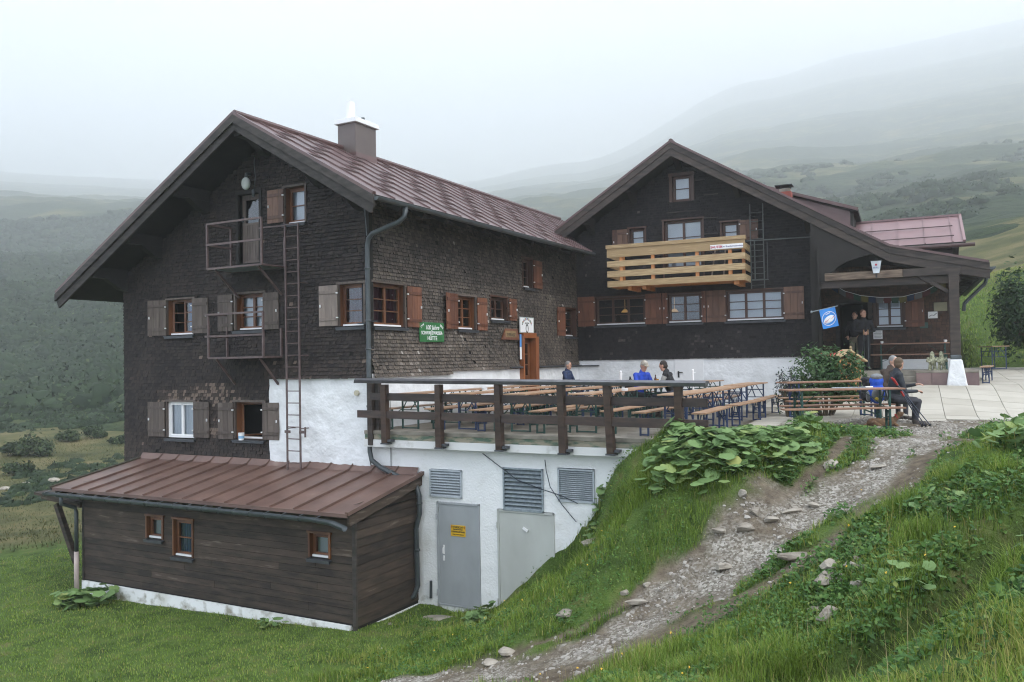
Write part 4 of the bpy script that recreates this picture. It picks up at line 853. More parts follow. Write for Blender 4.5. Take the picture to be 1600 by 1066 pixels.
# roof of B
mb = MB(); YB_ = 13.
pitched(mb, [(BX, -BO, BZ), (KX, -BO, KZ), (KX, YB_, KZ), (BX, YB_, BZ)], .13, 0, 1)
pitched(mb, [(KX, -BO, KZ), (EX, -BO, EZ), (EX, YB_, EZ), (KX, YB_, KZ)], .13, 0, 1)
pitched(mb, [(BX-.001, -BO, BZ), (BX-.001, YB_, BZ), (-4.5, YB_, bz(-4.5)), (-4.5, 1, bz(-4.5)), (-.3, -BO, bz(-.3))], .13, 0, 1)
mb.tube([(BX, -BO-.02, BZ+.03), (BX, YB_, BZ+.03)], .07, 8, 0, .3)
for p, q in (((BX, BZ), (KX, KZ)), ((KX, KZ), (EX, EZ)), ((BX, BZ), (-.3, bz(-.3)))): mb.bar((p[0], -BO-.03, p[1]+.02), (q[0], -BO-.03, q[1]+.02), .08, .06, 0, .3)
# shed dormer with sheet-clad cheek, on the right slope
dx, dzz = 8.19, 9.81; ds = (11.5-dzz)/(dx-BX)
mb.add([(BX+.3, 4, bz(BX+.3)), (dx-.1, 4, bz(dx-.1)), (dx-.1, 4, dzz-.1), (BX+.3, 4, 11.5-ds*.3-.1)], [(0, 1, 2, 3)], 0, .2)
pitched(mb, [(BX+.02, 3.9, 11.48), (dx+.15, 3.9, dzz-.05), (dx+.15, 9, dzz-.05), (BX+.02, 9, 11.48)], .12, 0, 1)
mb.bar((BX+.02, 3.87, 11.45), (dx+.15, 3.87, dzz-.07), .06, .1, 0, .3); mb.box((dx-.1, 4, bz(dx)-.3), (dx-.02, 9, dzz-.15), 1)
# cross wing with its pinkish near slope
wx = 11.4
pitched(mb, [(7.2, 4, 8.47), (wx, 4, 8.47), (wx, 6, 9.57), (7.2, 6, 9.57)], .1, 2, 1); pitched(mb, [(7.2, 6.001, 9.57), (wx, 6.001, 9.57), (wx, 8, 8.47), (7.2, 8, 8.47)], .1, 2, 1)
for i in range(5): x = wx-.35-i*.78; mb.bar((x, 4.0, 8.49), (x, 6, 9.59), .03, .03, 2, .1)
for yy in (4.35, 5.1): mb.bar((8.4, yy, 8.5+(yy-4)*.55+.03), (wx-.3, yy, 8.5+(yy-4)*.55+.03), .02, .03, 3)
mb.bar((wx-.03, 4, 8.5), (wx-.03, 6, 9.6), .08, .05, 2, .9); mb.bar((7.2, 6, 9.6), (wx, 6, 9.6), .1, .06, 2, .1)
mb.tube([(7.5, 3.95, 8.36), (wx+.25, 3.95, 8.36)], .06, 8, 3)
rfB = mb.build('roof', [M['roofred'], M['darkwood'], M['roofpink'], M['seam']], HB)
mb = MB(); mb.box((7.5, 4.3, 7.0), (11.05, 7.7, 8.5), 0); mb.prism([(4.3, 8.4), (7.7, 8.4), (6, 9.45)], 0, 10.9, 11.0); mb.build('wing_wall', M['shingle_rear'], HB)
mb = MB(); x, z = fy(B, 1227, 300, 3.); mb.box((x-.2, 2.8, z-1.2), (x+.2, 3.2, z-.02), 0); mb.box((x-.17, 2.83, z-.02), (x+.17, 3.17, z+.08), 1)
for a in (-.15, .15):
    for b in (-.12, .12): mb.box((x+a-.02, 3+b-.02, z+.08), (x+a+.02, 3+b+.02, z+.17), 2)
mb.box((x-.3, 2.75, z+.17), (x+.24, 3.25, z+.2), 2); mb.build('chimney', [mat('brickred', (.30, .07, .05), rough=.8), M['concrete'], M['black']], rfB)
# barge boards
mb = MB()
segs = [((BX, BZ), (KX, KZ)), ((KX, KZ), (EX+.02, EZ)), ((BX, BZ), (-.32, bz(-.32)))]
for (p, q) in segs:
    for k, (z0_, z1_) in enumerate(((-.01, -.2), (-.19, -.42))):
        mb.prism([(p[0], p[1]+z0_), (q[0], q[1]+z0_), (q[0], q[1]+z1_), (p[0], p[1]+z1_)], 1, -BO-.05+.025*k, -BO-.005+.025*k)
mb.build('barge_board', M['beam'], HB, bevel=.004)
for x in (.6, 2.0, BX, 5.2, CW-.15): mb = MB(); z = bz(x)-.14; mb.box((x-.09, -BO+.05, z-.24), (x+.09, 0, z)); mb.prism([(-.6, z-.24), (-.01, z-.24), (-.01, z-.5)], 0, x-.08, x+.08); mb.build('roof_beam', M['darkwood'], HB)
mb = MB()
for y in np.arange(-.6, 10, 1.): mb.bar((KX, y, KZ-.22), (EX-.1, y, EZ-.2), .1, .12)
mb.build('rafters', M['darkwood'], HB)
mb = MB(); vs = []
for y in (-BO-.05, 10): vs += [(EX+.08+a, y, EZ-.12+b) for a, b in prof]
mb.add(vs, [(i, i+1, i+10, i+9) for i in range(8)]+[tuple(range(9))]); mb.tube([(EX+.08, .3, EZ-.2), (EX+.0, .3, EZ-.45), (11.1, .3, 6.35), (11.08, .35, 6.15)], .05, 8); mb.build('gutter', M['pipe'], HB)
# porch: deck, steps, beams, post, arched panel
mb = MB(); mb.box((9.85, -1.18, 3.7), (11.3, -1.0, 4.5), 0)
mb.build('deck_front', M['reddish'], HB)
mb = MB(); mb.box((7.4, -.62, 4.0), (11.3, 1.5, 4.555), 0); mb.box((9.85, -1.2, 4.5), (11.3, -.61, 4.56), 0); mb.box((7.4, -1.0, 3.6), (9.85, -.6, 4.4), 0); mb.box((8.7, -1.22, 3.6), (9.85, -.98, 4.25), 0); mb.box((8.7, -1.45, 3.6), (9.85, -1.2, 4.12), 0)
mb.box((9.0, 1.2, 4.555), (11., 1.49, 4.85), 1); mb.build('porch_deck', [M['concrete'], M['plasterwall']], HB, bevel=.01)
mb = MB()
for i in range(4): mb.box((9.86+i*.36, -1.195, 3.8), (9.86+(i+1)*.36-.015, -1.181, 4.49))
mb.build('stone_facing', M['reddish'], HB)
mb = MB(); z1 = fy(B, 1400, 422, -1)[1]; z0 = fy(B, 1400, 434, -1)[1]; z2 = fy(B, 1400, 446, -1)[1]
mb.box((7.66, -1.12, z0), (9.6, -.9, z1), 0, .9); mb.box((9.6, -1.12, z0), (10.95, -.9, z1), 1, .4); mb.box((7.5, -1.0, z2), (10.95, -.85, z0-.004), 1, .3); mb.build('porch_beam', [M['oldbeam'], M['beam']], HB, bevel=.01)
px_ = 10.79; mb = MB(); mb.box((px_-.12, -1.12, 4.86), (px_+.12, -.88, 7.06), 0, .6); mb.bar((px_-.12, -1.0, 6.6), (px_-.8, -1.0, 7.05), .1, .1); mb.build('porch_post', M['beam'], HB, bevel=.01)
mb = MB(); mb.add([(px_-.26, -1.3, 4.0), (px_+.27, -1.3, 4.0), (px_+.27, -.75, 4.0), (px_-.26, -.75, 4.0), (px_-.14, -1.2, 4.84), (px_+.14, -1.2, 4.84), (px_+.14, -.85, 4.84), (px_-.14, -.85, 4.84)], [(3, 2, 1, 0), (4, 5, 6, 7), (0, 1, 5, 4), (1, 2, 6, 5), (2, 3, 7, 6), (3, 0, 4, 7)]); mb.box((px_-.13, -1.15, 4.841), (px_+.13, -.9, 4.96), 1); mb.build('post_foot', [M['plaster'], M['zinc']], HB, bevel=.03)
mb = MB(); cx, cz_ = 8.75, 6.4; rr_ = 1.28; arc = [(cx-rr_*math.cos(t), cz_+1.25*math.sin(t)) for t in np.linspace(0, 1.35, 12)]
mb.prism([(CW-.02, 4.6), (cx-rr_, 4.6)]+arc+[(9.0, bz(9.0)-.32), (CW-.02, bz(CW)-.32)], 1, -1.0, -.93, 0, .5); mb.box((CW-.03, -1.0, 4.5), (CW+.14, 0, 7.9), 0)
mb.build('arched_panel', M['darkwood'], HB)
for k in range(5): pass
mb = MB(); zt2 = 4.62
window(HB, lambda u, d, z: (u, 1.5-d, z), pw, sash=2, rows=3, back='skyglare', fm='winbrown', right=(pw[1]+.05, pw[1]+.55, pw[2]-.02, pw[3]+.04), shut='shutred', casing=.07)
mb = MB(lambda u, d, z: (u, 1.5-d, z)); a_, b_, c_, d_ = pd
for qq in ((a_-.12, a_, c_, d_), (b_, b_+.12, c_, d_), (a_-.12, b_+.12, d_, d_+.12)): mb.box((qq[0], -.1, qq[2]), (qq[1], .06, qq[3]), 0)
mb.add([(a_, 0, c_), (a_, -1.2, c_), (a_, -1.2, d_), (a_, 0, d_), (b_, 0, c_), (b_, -1.2, c_), (b_, -1.2, d_), (b_, 0, d_)], [(0, 1, 2, 3), (4, 5, 6, 7), (1, 5, 6, 2), (0, 1, 5, 4), (3, 2, 6, 7)], 1); mb.build('door_frame', [M['beam'], M['dark']], HB)
# pine balcony
BB = MB(); o_ = 1.15; xl, xr = fy(B, 949, 420, -o_)[0], fy(B, 1164.5, 405, -o_)[0]; zc = [fy(B, 949, y, -o_)[1] for y in (385, 391, 393.7, 403.4, 409, 418.2, 424.4, 434, 440, 449.5)]
bal = MB(); bal.box((xl+.05, -o_+.06, zc[9]+.02), (xr-.05, 0, zc[9]+.09)); bal.box((xl+.6, -o_+.1, zc[9]-.1), (xl+.72, 0, zc[9]+.02)); bal.box((xr-.35, -o_+.1, zc[9]-.1), (xr-.2, 0, zc[9]+.02)); bal.box((2.5, -o_+.1, zc[9]-.1), (2.62, 0, zc[9]+.02))
balo = bal.build('balcony', M['pineorange'], HB)
for k in range(1, 5): mb = MB(); mb.box((xl, -o_-.03, zc[2*k+1]), (xr, -o_, zc[2*k])); mb.box((xl+.01, -o_, zc[2*k+1]), (xl+.04, -.02, zc[2*k])); mb.box((xr-.04, -o_, zc[2*k+1]), (xr-.01, -.02, zc[2*k])); mb.build('balcony_board', M['pine'], balo, bevel=.004)
mb = MB(); mb.box((xl-.03, -o_-.05, zc[1]+.03), (xr+.02, -o_+.13, zc[0]+.02)); mb.box((xl, -o_-.02, zc[1]-.06), (xr, -o_+.02, zc[1]+.03)); mb.build('balcony_rail', M['pine'], balo, bevel=.004)
for px in (970.5, 1020, 1089.5, 1141): x = fy(B, px, 420, -o_)[0]; mb = MB(); mb.box((x-.05, -o_+.001, zc[9]+.05), (x+.05, -o_+.08, zc[1])); mb.build('balcony_post', M['pineorange'], balo)
for x in (xl+.18, xr-.22): mb = MB(); mb.box((x-.045, -.14, zc[9]+.05), (x+.045, -.05, zc[1])); mb.build('balcony_post', M['pineorange'], balo)
mb = MB(); x = xr-1.0; mb.bar((x-.05, -.75, zc[9]+.1), (x+.05, -.6, zc[1]-.15), .04, .03); mb.bar((x+.3, -.75, zc[9]+.1), (x+.35, -.6, zc[1]-.15), .04, .03); mb.box((x, -.8, zc[4]+.05), (x+.35, -.5, zc[4]+.08)); mb.build('folding_stool', M['shutpale'], HB)
# ------------------------------------------------------------------ hills and haze
def hill_mat():
    m = bpy.data.materials.new('hills'); m.use_nodes = True; n = m.node_tree.nodes; l = m.node_tree.links; b = n['Principled BSDF']; b.inputs['Roughness'].default_value = .95; b.inputs['Specular IOR Level'].default_value = .1
    t = n.new('ShaderNodeTexCoord')
    def nz(s, d=6, st=None):
        q = n.new('ShaderNodeTexNoise'); q.inputs['Scale'].default_value = s; q.inputs['Detail'].default_value = d; q.inputs['Roughness'].default_value = .62; l.new(t.outputs['Object'], q.inputs['Vector']); return q.outputs[0]
    def ramp(f, *st):
        r = n.new('ShaderNodeValToRGB'); e = r.color_ramp.elements
        while len(e) < len(st): e.new(.5)
        for i, (p, c) in enumerate(st): e[i].position = p; e[i].color = (*c, 1)
        l.new(f, r.inputs[0]); return r.outputs[0]
    def mix(f, a, c): q = n.new('ShaderNodeMix'); q.data_type = 'RGBA'; l.new(f, q.inputs[0]); l.new(a, q.inputs[6]); l.new(c, q.inputs[7]); return q.outputs[2]
    g = ramp(nz(.05, 12), (.38, (.03, .042, .02)), (.5, (.062, .075, .03)), (.64, (.14, .125, .06)))
    d = ramp(nz(.5, 8), (.35, (.014, .026, .014)), (.7, (.04, .06, .025)))
    msk = ramp(nz(.02, 10), (.44, (0, 0, 0)), (.53, (1, 1, 1)))
    l.new(mix(msk, g, d), b.inputs['Base Color'])
    bp = n.new('ShaderNodeBump'); bp.inputs['Distance'].default_value = 1.5; l.new(nz(.25, 8), bp.inputs['Height']); l.new(bp.outputs[0], b.inputs['Normal'])
    return m
HPROF = [(-1200, [(66, -2), (100, 4), (200, 22), (500, 95), (1500, 330), (3050, 800)]),
         (0, [(66, -.9), (80, .3), (105, 2.2), (150, 8.5), (230, 24), (420, 62), (800, 140), (1300, 236), (2100, 405), (3050, 620)]),
         (250, [(66, .2), (80, 1.6), (105, 4.5), (150, 12), (230, 28), (420, 68), (800, 144), (1300, 240), (2100, 412), (3050, 630)]),
         (700, [(66, 3.5), (130, 14), (250, 38), (500, 90), (900, 168), (1500, 298), (2200, 450), (3050, 650)]),
         (900, [(66, 5.5), (130, 16), (250, 40), (500, 94), (900, 178), (1500, 318), (2200, 490), (3050, 720)]),
         (1200, [(66, 9), (130, 19), (200, 35), (290, 58), (340, 70), (600, 128), (900, 215), (1400, 372), (2200, 650), (3050, 970)]),
         (1350, [(66, 10.5), (130, 20), (200, 37), (290, 57), (330, 65), (600, 126), (900, 215), (1400, 382), (2200, 678), (3050, 1020)]),
         (1600, [(66, 13), (130, 22), (200, 38), (290, 58), (400, 84), (600, 132), (900, 222), (1400, 392), (2200, 690), (3050, 1040)]),
         (2800, [(66, 15), (130, 25), (300, 66), (600, 135), (900, 220), (1400, 390), (2200, 680), (3050, 1030)])]
def hill_z(az, r):
    azs = np.array([math.atan((p-800)/F_PX) for p, _ in HPROF]); lr = np.log(r)
    zz = np.stack([np.interp(lr, np.log([q[0] for q in pr]), [q[1] for q in pr]) for _, pr in HPROF])
    k = np.clip(np.searchsorted(azs, az)-1, 0, len(azs)-2); t = np.clip((az-azs[k])/(azs[k+1]-azs[k]), 0, 1); t = t*t*(3-2*t)
    i = np.arange(az.size).reshape(az.shape) if az.ndim == 1 else None
    flat = zz.reshape(len(azs), -1); kk = k.ravel(); ii = np.arange(kk.size); z = flat[kk, ii]*(1-t.ravel())+flat[kk+1, ii]*t.ravel(); z = z.reshape(az.shape)
    x, y = r*np.sin(az), r*np.cos(az)
    amp = np.clip((r-66)/80, 0, 1)
    return z+amp*((fbm(x, y, 260, 3, 41)-.5)*np.minimum(r*.06, 26)*(1-.8*sm((r-500)/900))+(fbm(x, y, 40, 4, 42)-.5)*np.minimum(r*.05, 12)*(1-.6*sm((r-900)/900))+(fbm(x, y, 9, 3, 43)-.5)*2.0)
def build_hills():
    az = np.linspace(R(-58), R(58), 620); r = np.exp(np.linspace(math.log(62), math.log(3100), 260)); AZ, RR = np.meshgrid(az, r)
    Z = np.minimum(hill_z(AZ, RR), 1060); X, Y = RR*np.sin(AZ), RR*np.cos(AZ)
    near = sm((74-RR)/10); Zg = np.where(RR < 75, H0(X, Y), 0); Z = Z*(1-near)+(Zg-.35)*near
    Fq = grid_faces(*AZ.shape); nmesh('hills', np.stack([X, Y, Z], -1).reshape(-1, 3), Fq.ravel(), np.full(len(Fq), 4), hill_mat(), smooth=True, kind='structure')
build_hills()
HAZE = True
if HAZE:
    mb = MB(); mb.box((-3150, -400, -60), (3150, 3150, 1090)); m = bpy.data.materials.new('haze'); m.use_nodes = True; n = m.node_tree.nodes
    n.remove(n['Principled BSDF']); v = n.new('ShaderNodeVolumePrincipled'); v.inputs['Color'].default_value = (.965, .98, .992, 1); v.inputs['Density'].default_value = .0011; v.inputs['Anisotropy'].default_value = .45
    m.node_tree.links.new(v.outputs[0], n['Material Output'].inputs['Volume']); mb.build('haze', m, kind='stuff')
# ------------------------------------------------------------------ vegetation
def leafmat(name, dark, mid, light, rough=.6, trans=.25):
    m = bpy.data.materials.new(name); m.use_nodes = True; n = m.node_tree.nodes; l = m.node_tree.links; b = n['Principled BSDF']; b.inputs['Roughness'].default_value = rough; b.inputs['Specular IOR Level'].default_value = .25
    at = n.new('ShaderNodeAttribute'); at.attribute_name = 'rnd'; r = n.new('ShaderNodeValToRGB'); e = r.color_ramp.elements; e.new(.5)
    for i, (p, c) in enumerate(((0, dark), (.55, mid), (1, light))): e[i].position = p; e[i].color = (*c, 1)
    l.new(at.outputs['Fac'], r.inputs[0]); l.new(r.outputs[0], b.inputs['Base Color'])
    if trans:
        t = n.new('ShaderNodeBsdfTranslucent'); l.new(r.outputs[0], t.inputs['Color']); ms = n.new('ShaderNodeMixShader'); ms.inputs[0].default_value = trans
        l.new(b.outputs[0], ms.inputs[1]); l.new(t.outputs[0], ms.inputs[2]); l.new(ms.outputs[0], n['Material Output'].inputs['Surface'])
    return m
GRASS = leafmat('grass_blades', (.065, .115, .018), (.19, .29, .042), (.40, .36, .12))
LAWN = leafmat('lawn_blades', (.10, .155, .026), (.19, .29, .05), (.36, .32, .11))
WEED = leafmat('weed_leaves', (.03, .08, .018), (.085, .18, .04), (.20, .25, .06))
BROAD = leafmat('broad_leaves', (.08, .15, .05), (.19, .30, .11), (.33, .35, .11))
BUSH = leafmat('bush_leaves', (.012, .035, .014), (.035, .075, .028), (.09, .13, .04))
HILLB = leafmat('hill_shrubs', (.010, .021, .010), (.038, .062, .027), (.10, .125, .05), .9, 0)
def blades(name, x, y, z, h, wd, mt, bend=.5, rndv=None, label=None, cat=None, kind='stuff', parent=None):
    n = len(x); th = RNG.uniform(0, 2*np.pi, n); ln = RNG.uniform(.15, 1, n)*bend; dx, dy = np.cos(th), np.sin(th); px_, py_ = -dy, dx; w2 = wd/2
    bx = np.stack([x, y, z], 1); V = np.zeros((n, 5, 3))
    for k, (t, ww) in enumerate(((0, 1), (0, -1), (.55, .75), (.55, -.75), (1, 0))):
        off = ln*h*t**1.8; V[:, k, 0] = x+dx*off+px_*w2*ww; V[:, k, 1] = y+dy*off+py_*w2*ww; V[:, k, 2] = z+h*t*(1-.35*ln*t)-(.02 if t == 0 else 0)
    base = (np.arange(n)*5)[:, None]; q = base+np.array([0, 1, 3, 2]); t = base+np.array([2, 3, 4])
    fl = np.concatenate([q, t], 1).ravel(); cnt = np.tile([4, 3], n)
    rv = RNG.uniform(0, 1, n) if rndv is None else rndv
    o = nmesh(name, V.reshape(-1, 3), fl, cnt, mt, attrs={'rnd': ('FACE', np.repeat(rv, 2))}, parent=parent); return tag(o, label, cat, None, kind)
def leaf_quads(name, P, N, size, asp, mt, rndv, parent=None, **tg):
    """diamond leaves at points P facing N"""
    n = len(P); a = RNG.normal(size=(n, 3)); t = np.cross(N, a); t /= np.linalg.norm(t, axis=1)[:, None]+1e-9; b = np.cross(N, t); s = size[:, None]
    V = np.stack([P-t*s, P+b*s*asp*.5+N*s*.12, P+t*s, P-b*s*asp*.5+N*s*.12], 1).reshape(-1, 3)
    return nmesh(name, V, np.arange(n*4), np.full(n, 4), mt, attrs={'rnd': ('FACE', rndv)}, parent=parent, **tg)
def invis(x, y):   # keep clear of buildings and paving
    k = inpoly(x, y, PATIO)
    lx = (x-A.o[0])*A.x[0]+(y-A.o[1])*A.x[1]; ly = (x-A.o[0])*A.y[0]+(y-A.o[1])*A.y[1]
    k |= (ly > -.02) & (lx < 6.95) & (lx > -8) & (ly < 16); k |= (lx > -6.7) & (lx < 1.2) & (ly > -2.03) & (ly < 0)
    bx = (x-B.o[0])*B.x[0]+(y-B.o[1])*B.x[1]; by = (x-B.o[0])*B.y[0]+(y-B.o[1])*B.y[1]
    return k | ((bx > -6) & (bx < 11.6) & (by > -1.2) & (by < 12))
def scatter(n, x0, x1, y0, y1, fov=.74):
    x = RNG.uniform(x0, x1, n); y = RNG.uniform(y0, y1, n); k = (np.abs(x) < y*fov+1.5) & ~invis(x, y); return x[k], y[k]
def lawnmask(x, y):
    ax = (x-A.o[0])*A.x[0]+(y-A.o[1])*A.x[1]; return sm((-ax+2.6+1.1*(fbm(x, y, 1.2, 2, 61)-.5))/1.2)*sm((y-10.6)/1.5)*sm((27.5-np.hypot(x+3, y)-2*fbm(x, y, 2, 2, 6))/1.5)
# rough grass on the banks
x, y = scatter(620000, -6, 15, 3.2, 17); g, t = masks(x, y); lm = lawnmask(x, y); dd = seg_d(x, y, DITCH)
tuf = fbm(x, y, .45, 3, 70); dens = np.clip(1-1.25*np.maximum(g, t*.95), 0, 1)*(1-lm)*(.3+.7*sm((tuf-.28)/.22))*(1-np.exp(-(dd/.66)**8)); dens *= np.clip(9/np.hypot(x, y), .35, 1)
k = RNG.uniform(size=len(x)) < dens; x, y, tuf, dens = x[k], y[k], tuf[k], dens[k]
lng = fbm(x, y, 1.3, 2, 77); h = (.035+.30*tuf**2*(.35+1.4*lng))*RNG.uniform(.55, 1.35, len(x))*np.clip(dens*1.6, .35, 1); col = np.clip(.02+.8*fbm(x, y, .7, 2, 78)+RNG.normal(0, .17, len(x)), 0, .92); dry = RNG.uniform(size=len(x)) < .035; col[dry] = 1
blades('grass', x, y, H(x, y), h, .004+.003*np.hypot(x, y)/8, GRASS, .75, col)
# tussocks of long arching blades
def tussocks(spots, seed):
    r = np.random.default_rng(seed); xs = []; ys = []; hs = []; cs = []
    for (cx, cy, rad, n, hh) in spots:
        a = r.uniform(0, 2*np.pi, n); q = np.sqrt(r.uniform(0, 1, n))*rad; xs.append(cx+q*np.cos(a)); ys.append(cy+q*np.sin(a)); hs.append(hh*r.uniform(.55, 1.1, n)); cs.append(np.clip(r.normal(r.uniform(.3, .6), .13, n), 0, .95))
    x, y, h, c = map(np.concatenate, (xs, ys, hs, cs)); k = ~invis(x, y); x, y, h, c = x[k], y[k], h[k], c[k]; blades('tall_grass', x, y, H(x, y), h, np.full(len(x), .007), GRASS, 1.0, c)
sp = []
rr_ = np.random.default_rng(8)
for px, py, d in ((1090, 800, 12.6), (1060, 790, 12.8), (1130, 780, 12.7), (1170, 765, 12.8), (1210, 755, 12.9), (1240, 735, 13.2), (980, 760, 13.6), (1010, 790, 13.2), (940, 790, 14.0), (960, 830, 13.6), (1000, 850, 12.8), (930, 850, 13.8), (890, 890, 14), (860, 920, 14.2), (1560, 900, 6.2), (1500, 960, 5.8), (1590, 930, 5.6), (1420, 1010, 5.8), (1400, 800, 10), (1500, 760, 10.2), (1560, 740, 9.8), (1350, 850, 10), (1450, 840, 9.0), (1250, 1000, 7.2), (1150, 1030, 7.6), (1050, 1050, 8)):
    for _ in range(3): x_, y_, _z = W(px+rr_.uniform(-28, 28), py+rr_.uniform(-18, 18), d); sp.append((x_, y_, rr_.uniform(.10, .22), 190, rr_.uniform(.2, .36)*(1 if d > 9 else .8)))
tussocks(sp, 9)
# tall pale stalks near the camera
x, y = scatter(900, -1, 6, 3.6, 10); g, t = masks(x, y); k = (np.maximum(g, t) < .2); x, y = x[k], y[k]
blades('dry_grass', x, y, H(x, y), RNG.uniform(.2, .42, len(x)), np.full(len(x), .0035), leafmat('dry', (.20, .16, .07), (.30, .24, .11), (.4, .34, .18)), .6)
# short lawn below the houses and a strip before the meadow
x, y = scatter(260000, -22, 4, 10.5, 27); g, t = masks(x, y); lm = lawnmask(x, y); k = RNG.uniform(size=len(x)) < lm*np.clip(1-1.1*np.maximum(g, t), 0, 1)*np.clip(14/np.hypot(x, y), .3, 1); x, y = x[k], y[k]
blades('lawn', x, y, H(x, y), .028+.035*fbm(x, y, .6, 2, 80)*RNG.uniform(.6, 1.3, len(x)), .008+.004*np.hypot(x, y)/12, LAWN, .9, np.clip(.3+.5*fbm(x, y, 1.5, 3, 81)+RNG.normal(0, .2, len(x))-.1, 0, 1))
# bank behind the porch
x, y = scatter(60000, 12, 27, 26, 42, .8); k = RNG.uniform(size=len(x)) < .8; x, y = x[k], y[k]; zz = H(x, y)
blades('grass', x, y, zz, RNG.uniform(.05, .14, len(x)), np.full(len(x), .02), LAWN, .9, np.clip(RNG.normal(.45, .2, len(x))+.25*sm((y-37)/4), 0, 1))
x, y = scatter(42000, -34, 0, 24, 60, .8); x, y = x[np.hypot(x+3, y) > 26.5], y[np.hypot(x+3, y) > 26.5]
blades('meadow_grass', x, y, H(x, y), RNG.uniform(.05, .13, len(x)), np.full(len(x), .03), leafmat('meadow_blades', (.045, .06, .02), (.095, .10, .036), (.2, .17, .08)), .9, np.clip(RNG.normal(.45, .25, len(x)), 0, 1))
# low herbs: many small leaves hugging the ground
x, y = scatter(420000, -4, 13, 3.2, 16.8); g, t = masks(x, y); hb = fbm(x, y, 1.0, 3, 90); dd = seg_d(x, y, DITCH)
right = sm((x-1.2-(y-9)*.35)/1.6+.3); dens = np.clip(1-1.3*np.maximum(g, t), 0, 1)*(1-np.exp(-(dd/.66)**8))*(1-lawnmask(x, y))*np.clip(sm((hb-.42)/.12)*.4+sm((hb-.3)/.15)*right, 0, 1)*np.clip(9/np.hypot(x, y), .35, 1)
k = RNG.uniform(size=len(x)) < dens; x, y = x[k], y[k]; z = H(x, y)+RNG.uniform(0, 1, len(x))**1.5*(.04+.20*fbm(x, y, .5, 2, 91)); Nn = RNG.normal(size=(len(x), 3))*.5+np.array([0, -.25, 1]); Nn /= np.linalg.norm(Nn, axis=1)[:, None]
leaf_quads('undergrowth', np.stack([x, y, z], 1), Nn, RNG.uniform(.012, .032, len(x))*(1+.5*(x > 3)), 1.1, WEED, np.clip(RNG.normal(.4, .22, len(x))+.25*(fbm(x, y, .8, 2, 92)-.5), 0, 1), kind='stuff')
# broad round leaves
def broad_leaves(name, C, size, tilt, mt=BROAD, parent=None, rndv=None, stems=True, **tg):
    """kidney leaves on stalks; C (n,3) leaf centres"""
    n = len(C); m = 11; ang = np.linspace(np.pi+.25, 3*np.pi-.25, m); rad = 1+.08*np.sin(ang*5); u = np.r_[0, np.cos(ang)*rad]+.45; v = np.r_[0, np.sin(ang)*rad*1.05]; u[0] = .0
    th = RNG.uniform(0, 2*np.pi, n); V = np.zeros((n, m+1, 3)); rr2 = u**2+v**2
    for i in range(m+1):
        cup = .16*rr2[i]-.05*np.sin(ang[i-1]*4+th)*(i > 0)+(-.03 if i == 0 else 0)
        ca, sa = np.cos(th), np.sin(th); lx, ly, lz = u[i]*size, v[i]*size, -cup*size
        ct, st = np.cos(tilt), np.sin(tilt); qx, qz = lx*ct+lz*st, -lx*st+lz*ct
        V[:, i, 0] = C[:, 0]+qx*ca-ly*sa; V[:, i, 1] = C[:, 1]+qx*sa+ly*ca; V[:, i, 2] = C[:, 2]+qz
    base = (np.arange(n)*(m+1))[:, None]; F = np.concatenate([base+np.array([0, i, i+1]) for i in range(1, m)], 1).reshape(-1, 3)
    rv = np.clip(RNG.normal(.42, .2, n), 0, 1) if rndv is None else rndv
    Vs = V.reshape(-1, 3); fl = F.ravel(); cnt = np.full(len(F), 3); rc = np.repeat(rv, m-1)
    return nmesh(name, Vs, fl, cnt, mt, attrs={'rnd': ('FACE', rc)}, smooth=True, parent=parent, **tg)
def patch_leaves(poly_c, n, hmin, hmax, s0, s1, seed):
    r = np.random.default_rng(seed); pts = []
    for (cx, cy, rad, k) in poly_c:
        a = r.uniform(0, 2*np.pi, k); q = np.sqrt(r.uniform(0, 1, k))*rad; pts.append(np.stack([cx+q*np.cos(a), cy+q*np.sin(a)*.8], 1))
    P = np.concatenate(pts); g, t = masks(P[:, 0], P[:, 1]); P = P[np.maximum(g, t) < .4]; P = P[~invis(P[:, 0], P[:, 1])]; z = H(P[:, 0], P[:, 1])+r.uniform(hmin, hmax, len(P))
    return np.c_[P, z], r.uniform(s0, s1, len(P)), r.uniform(-.1, .75, len(P))
wp = lambda px, py, d: W(px, py, d)[:2]
pc = [(*wp(1120, 700, 13.6), .8, 260), (*wp(1180, 690, 14.0), .8, 260), (*wp(1240, 680, 14.6), .55, 80), (*wp(1090, 735, 13.2), .75, 220), (*wp(1160, 740, 12.9), .8, 250), (*wp(1215, 715, 13.4), .65, 160), (*wp(1060, 765, 12.9), .55, 110), (*wp(1235, 665, 15.4), .55, 65), (*wp(1190, 672, 15.3), .5, 70), (*wp(1120, 770, 12.6), .5, 70), (*wp(1070, 715, 13.6), .4, 50)]
Cl, Sz, Tl = patch_leaves(pc, 0, .04, .34, .035, .125, 5); Tl *= .8
broad_leaves('butterbur_leaves', Cl, Sz, Tl, kind='stuff')
def plant(nm, label, cat, spots, hmin, hmax, s0, s1, seed, group=None, mt=BROAD, fern=False):
    Cl, Sz, Tl = patch_leaves(spots, 0, hmin, hmax, s0, s1, seed)
    if not len(Cl): return
    o = thing(nm, label, cat, (spots[0][0], spots[0][1], hz(spots[0][0], spots[0][1])), 0, group); b = np.array(o.location)
    broad_leaves('leaves', Cl-b, Sz, Tl, mt, parent=o)
    mb = MB()
    for c in Cl[::3]: mb.tube([(c[0]*.6+b[0]*.4-b[0], c[1]*.6+b[1]*.4-b[1], -.05), tuple(c-b)], .004, 4)
    mb.build('stem', M['bark'] if False else LAWN, o)
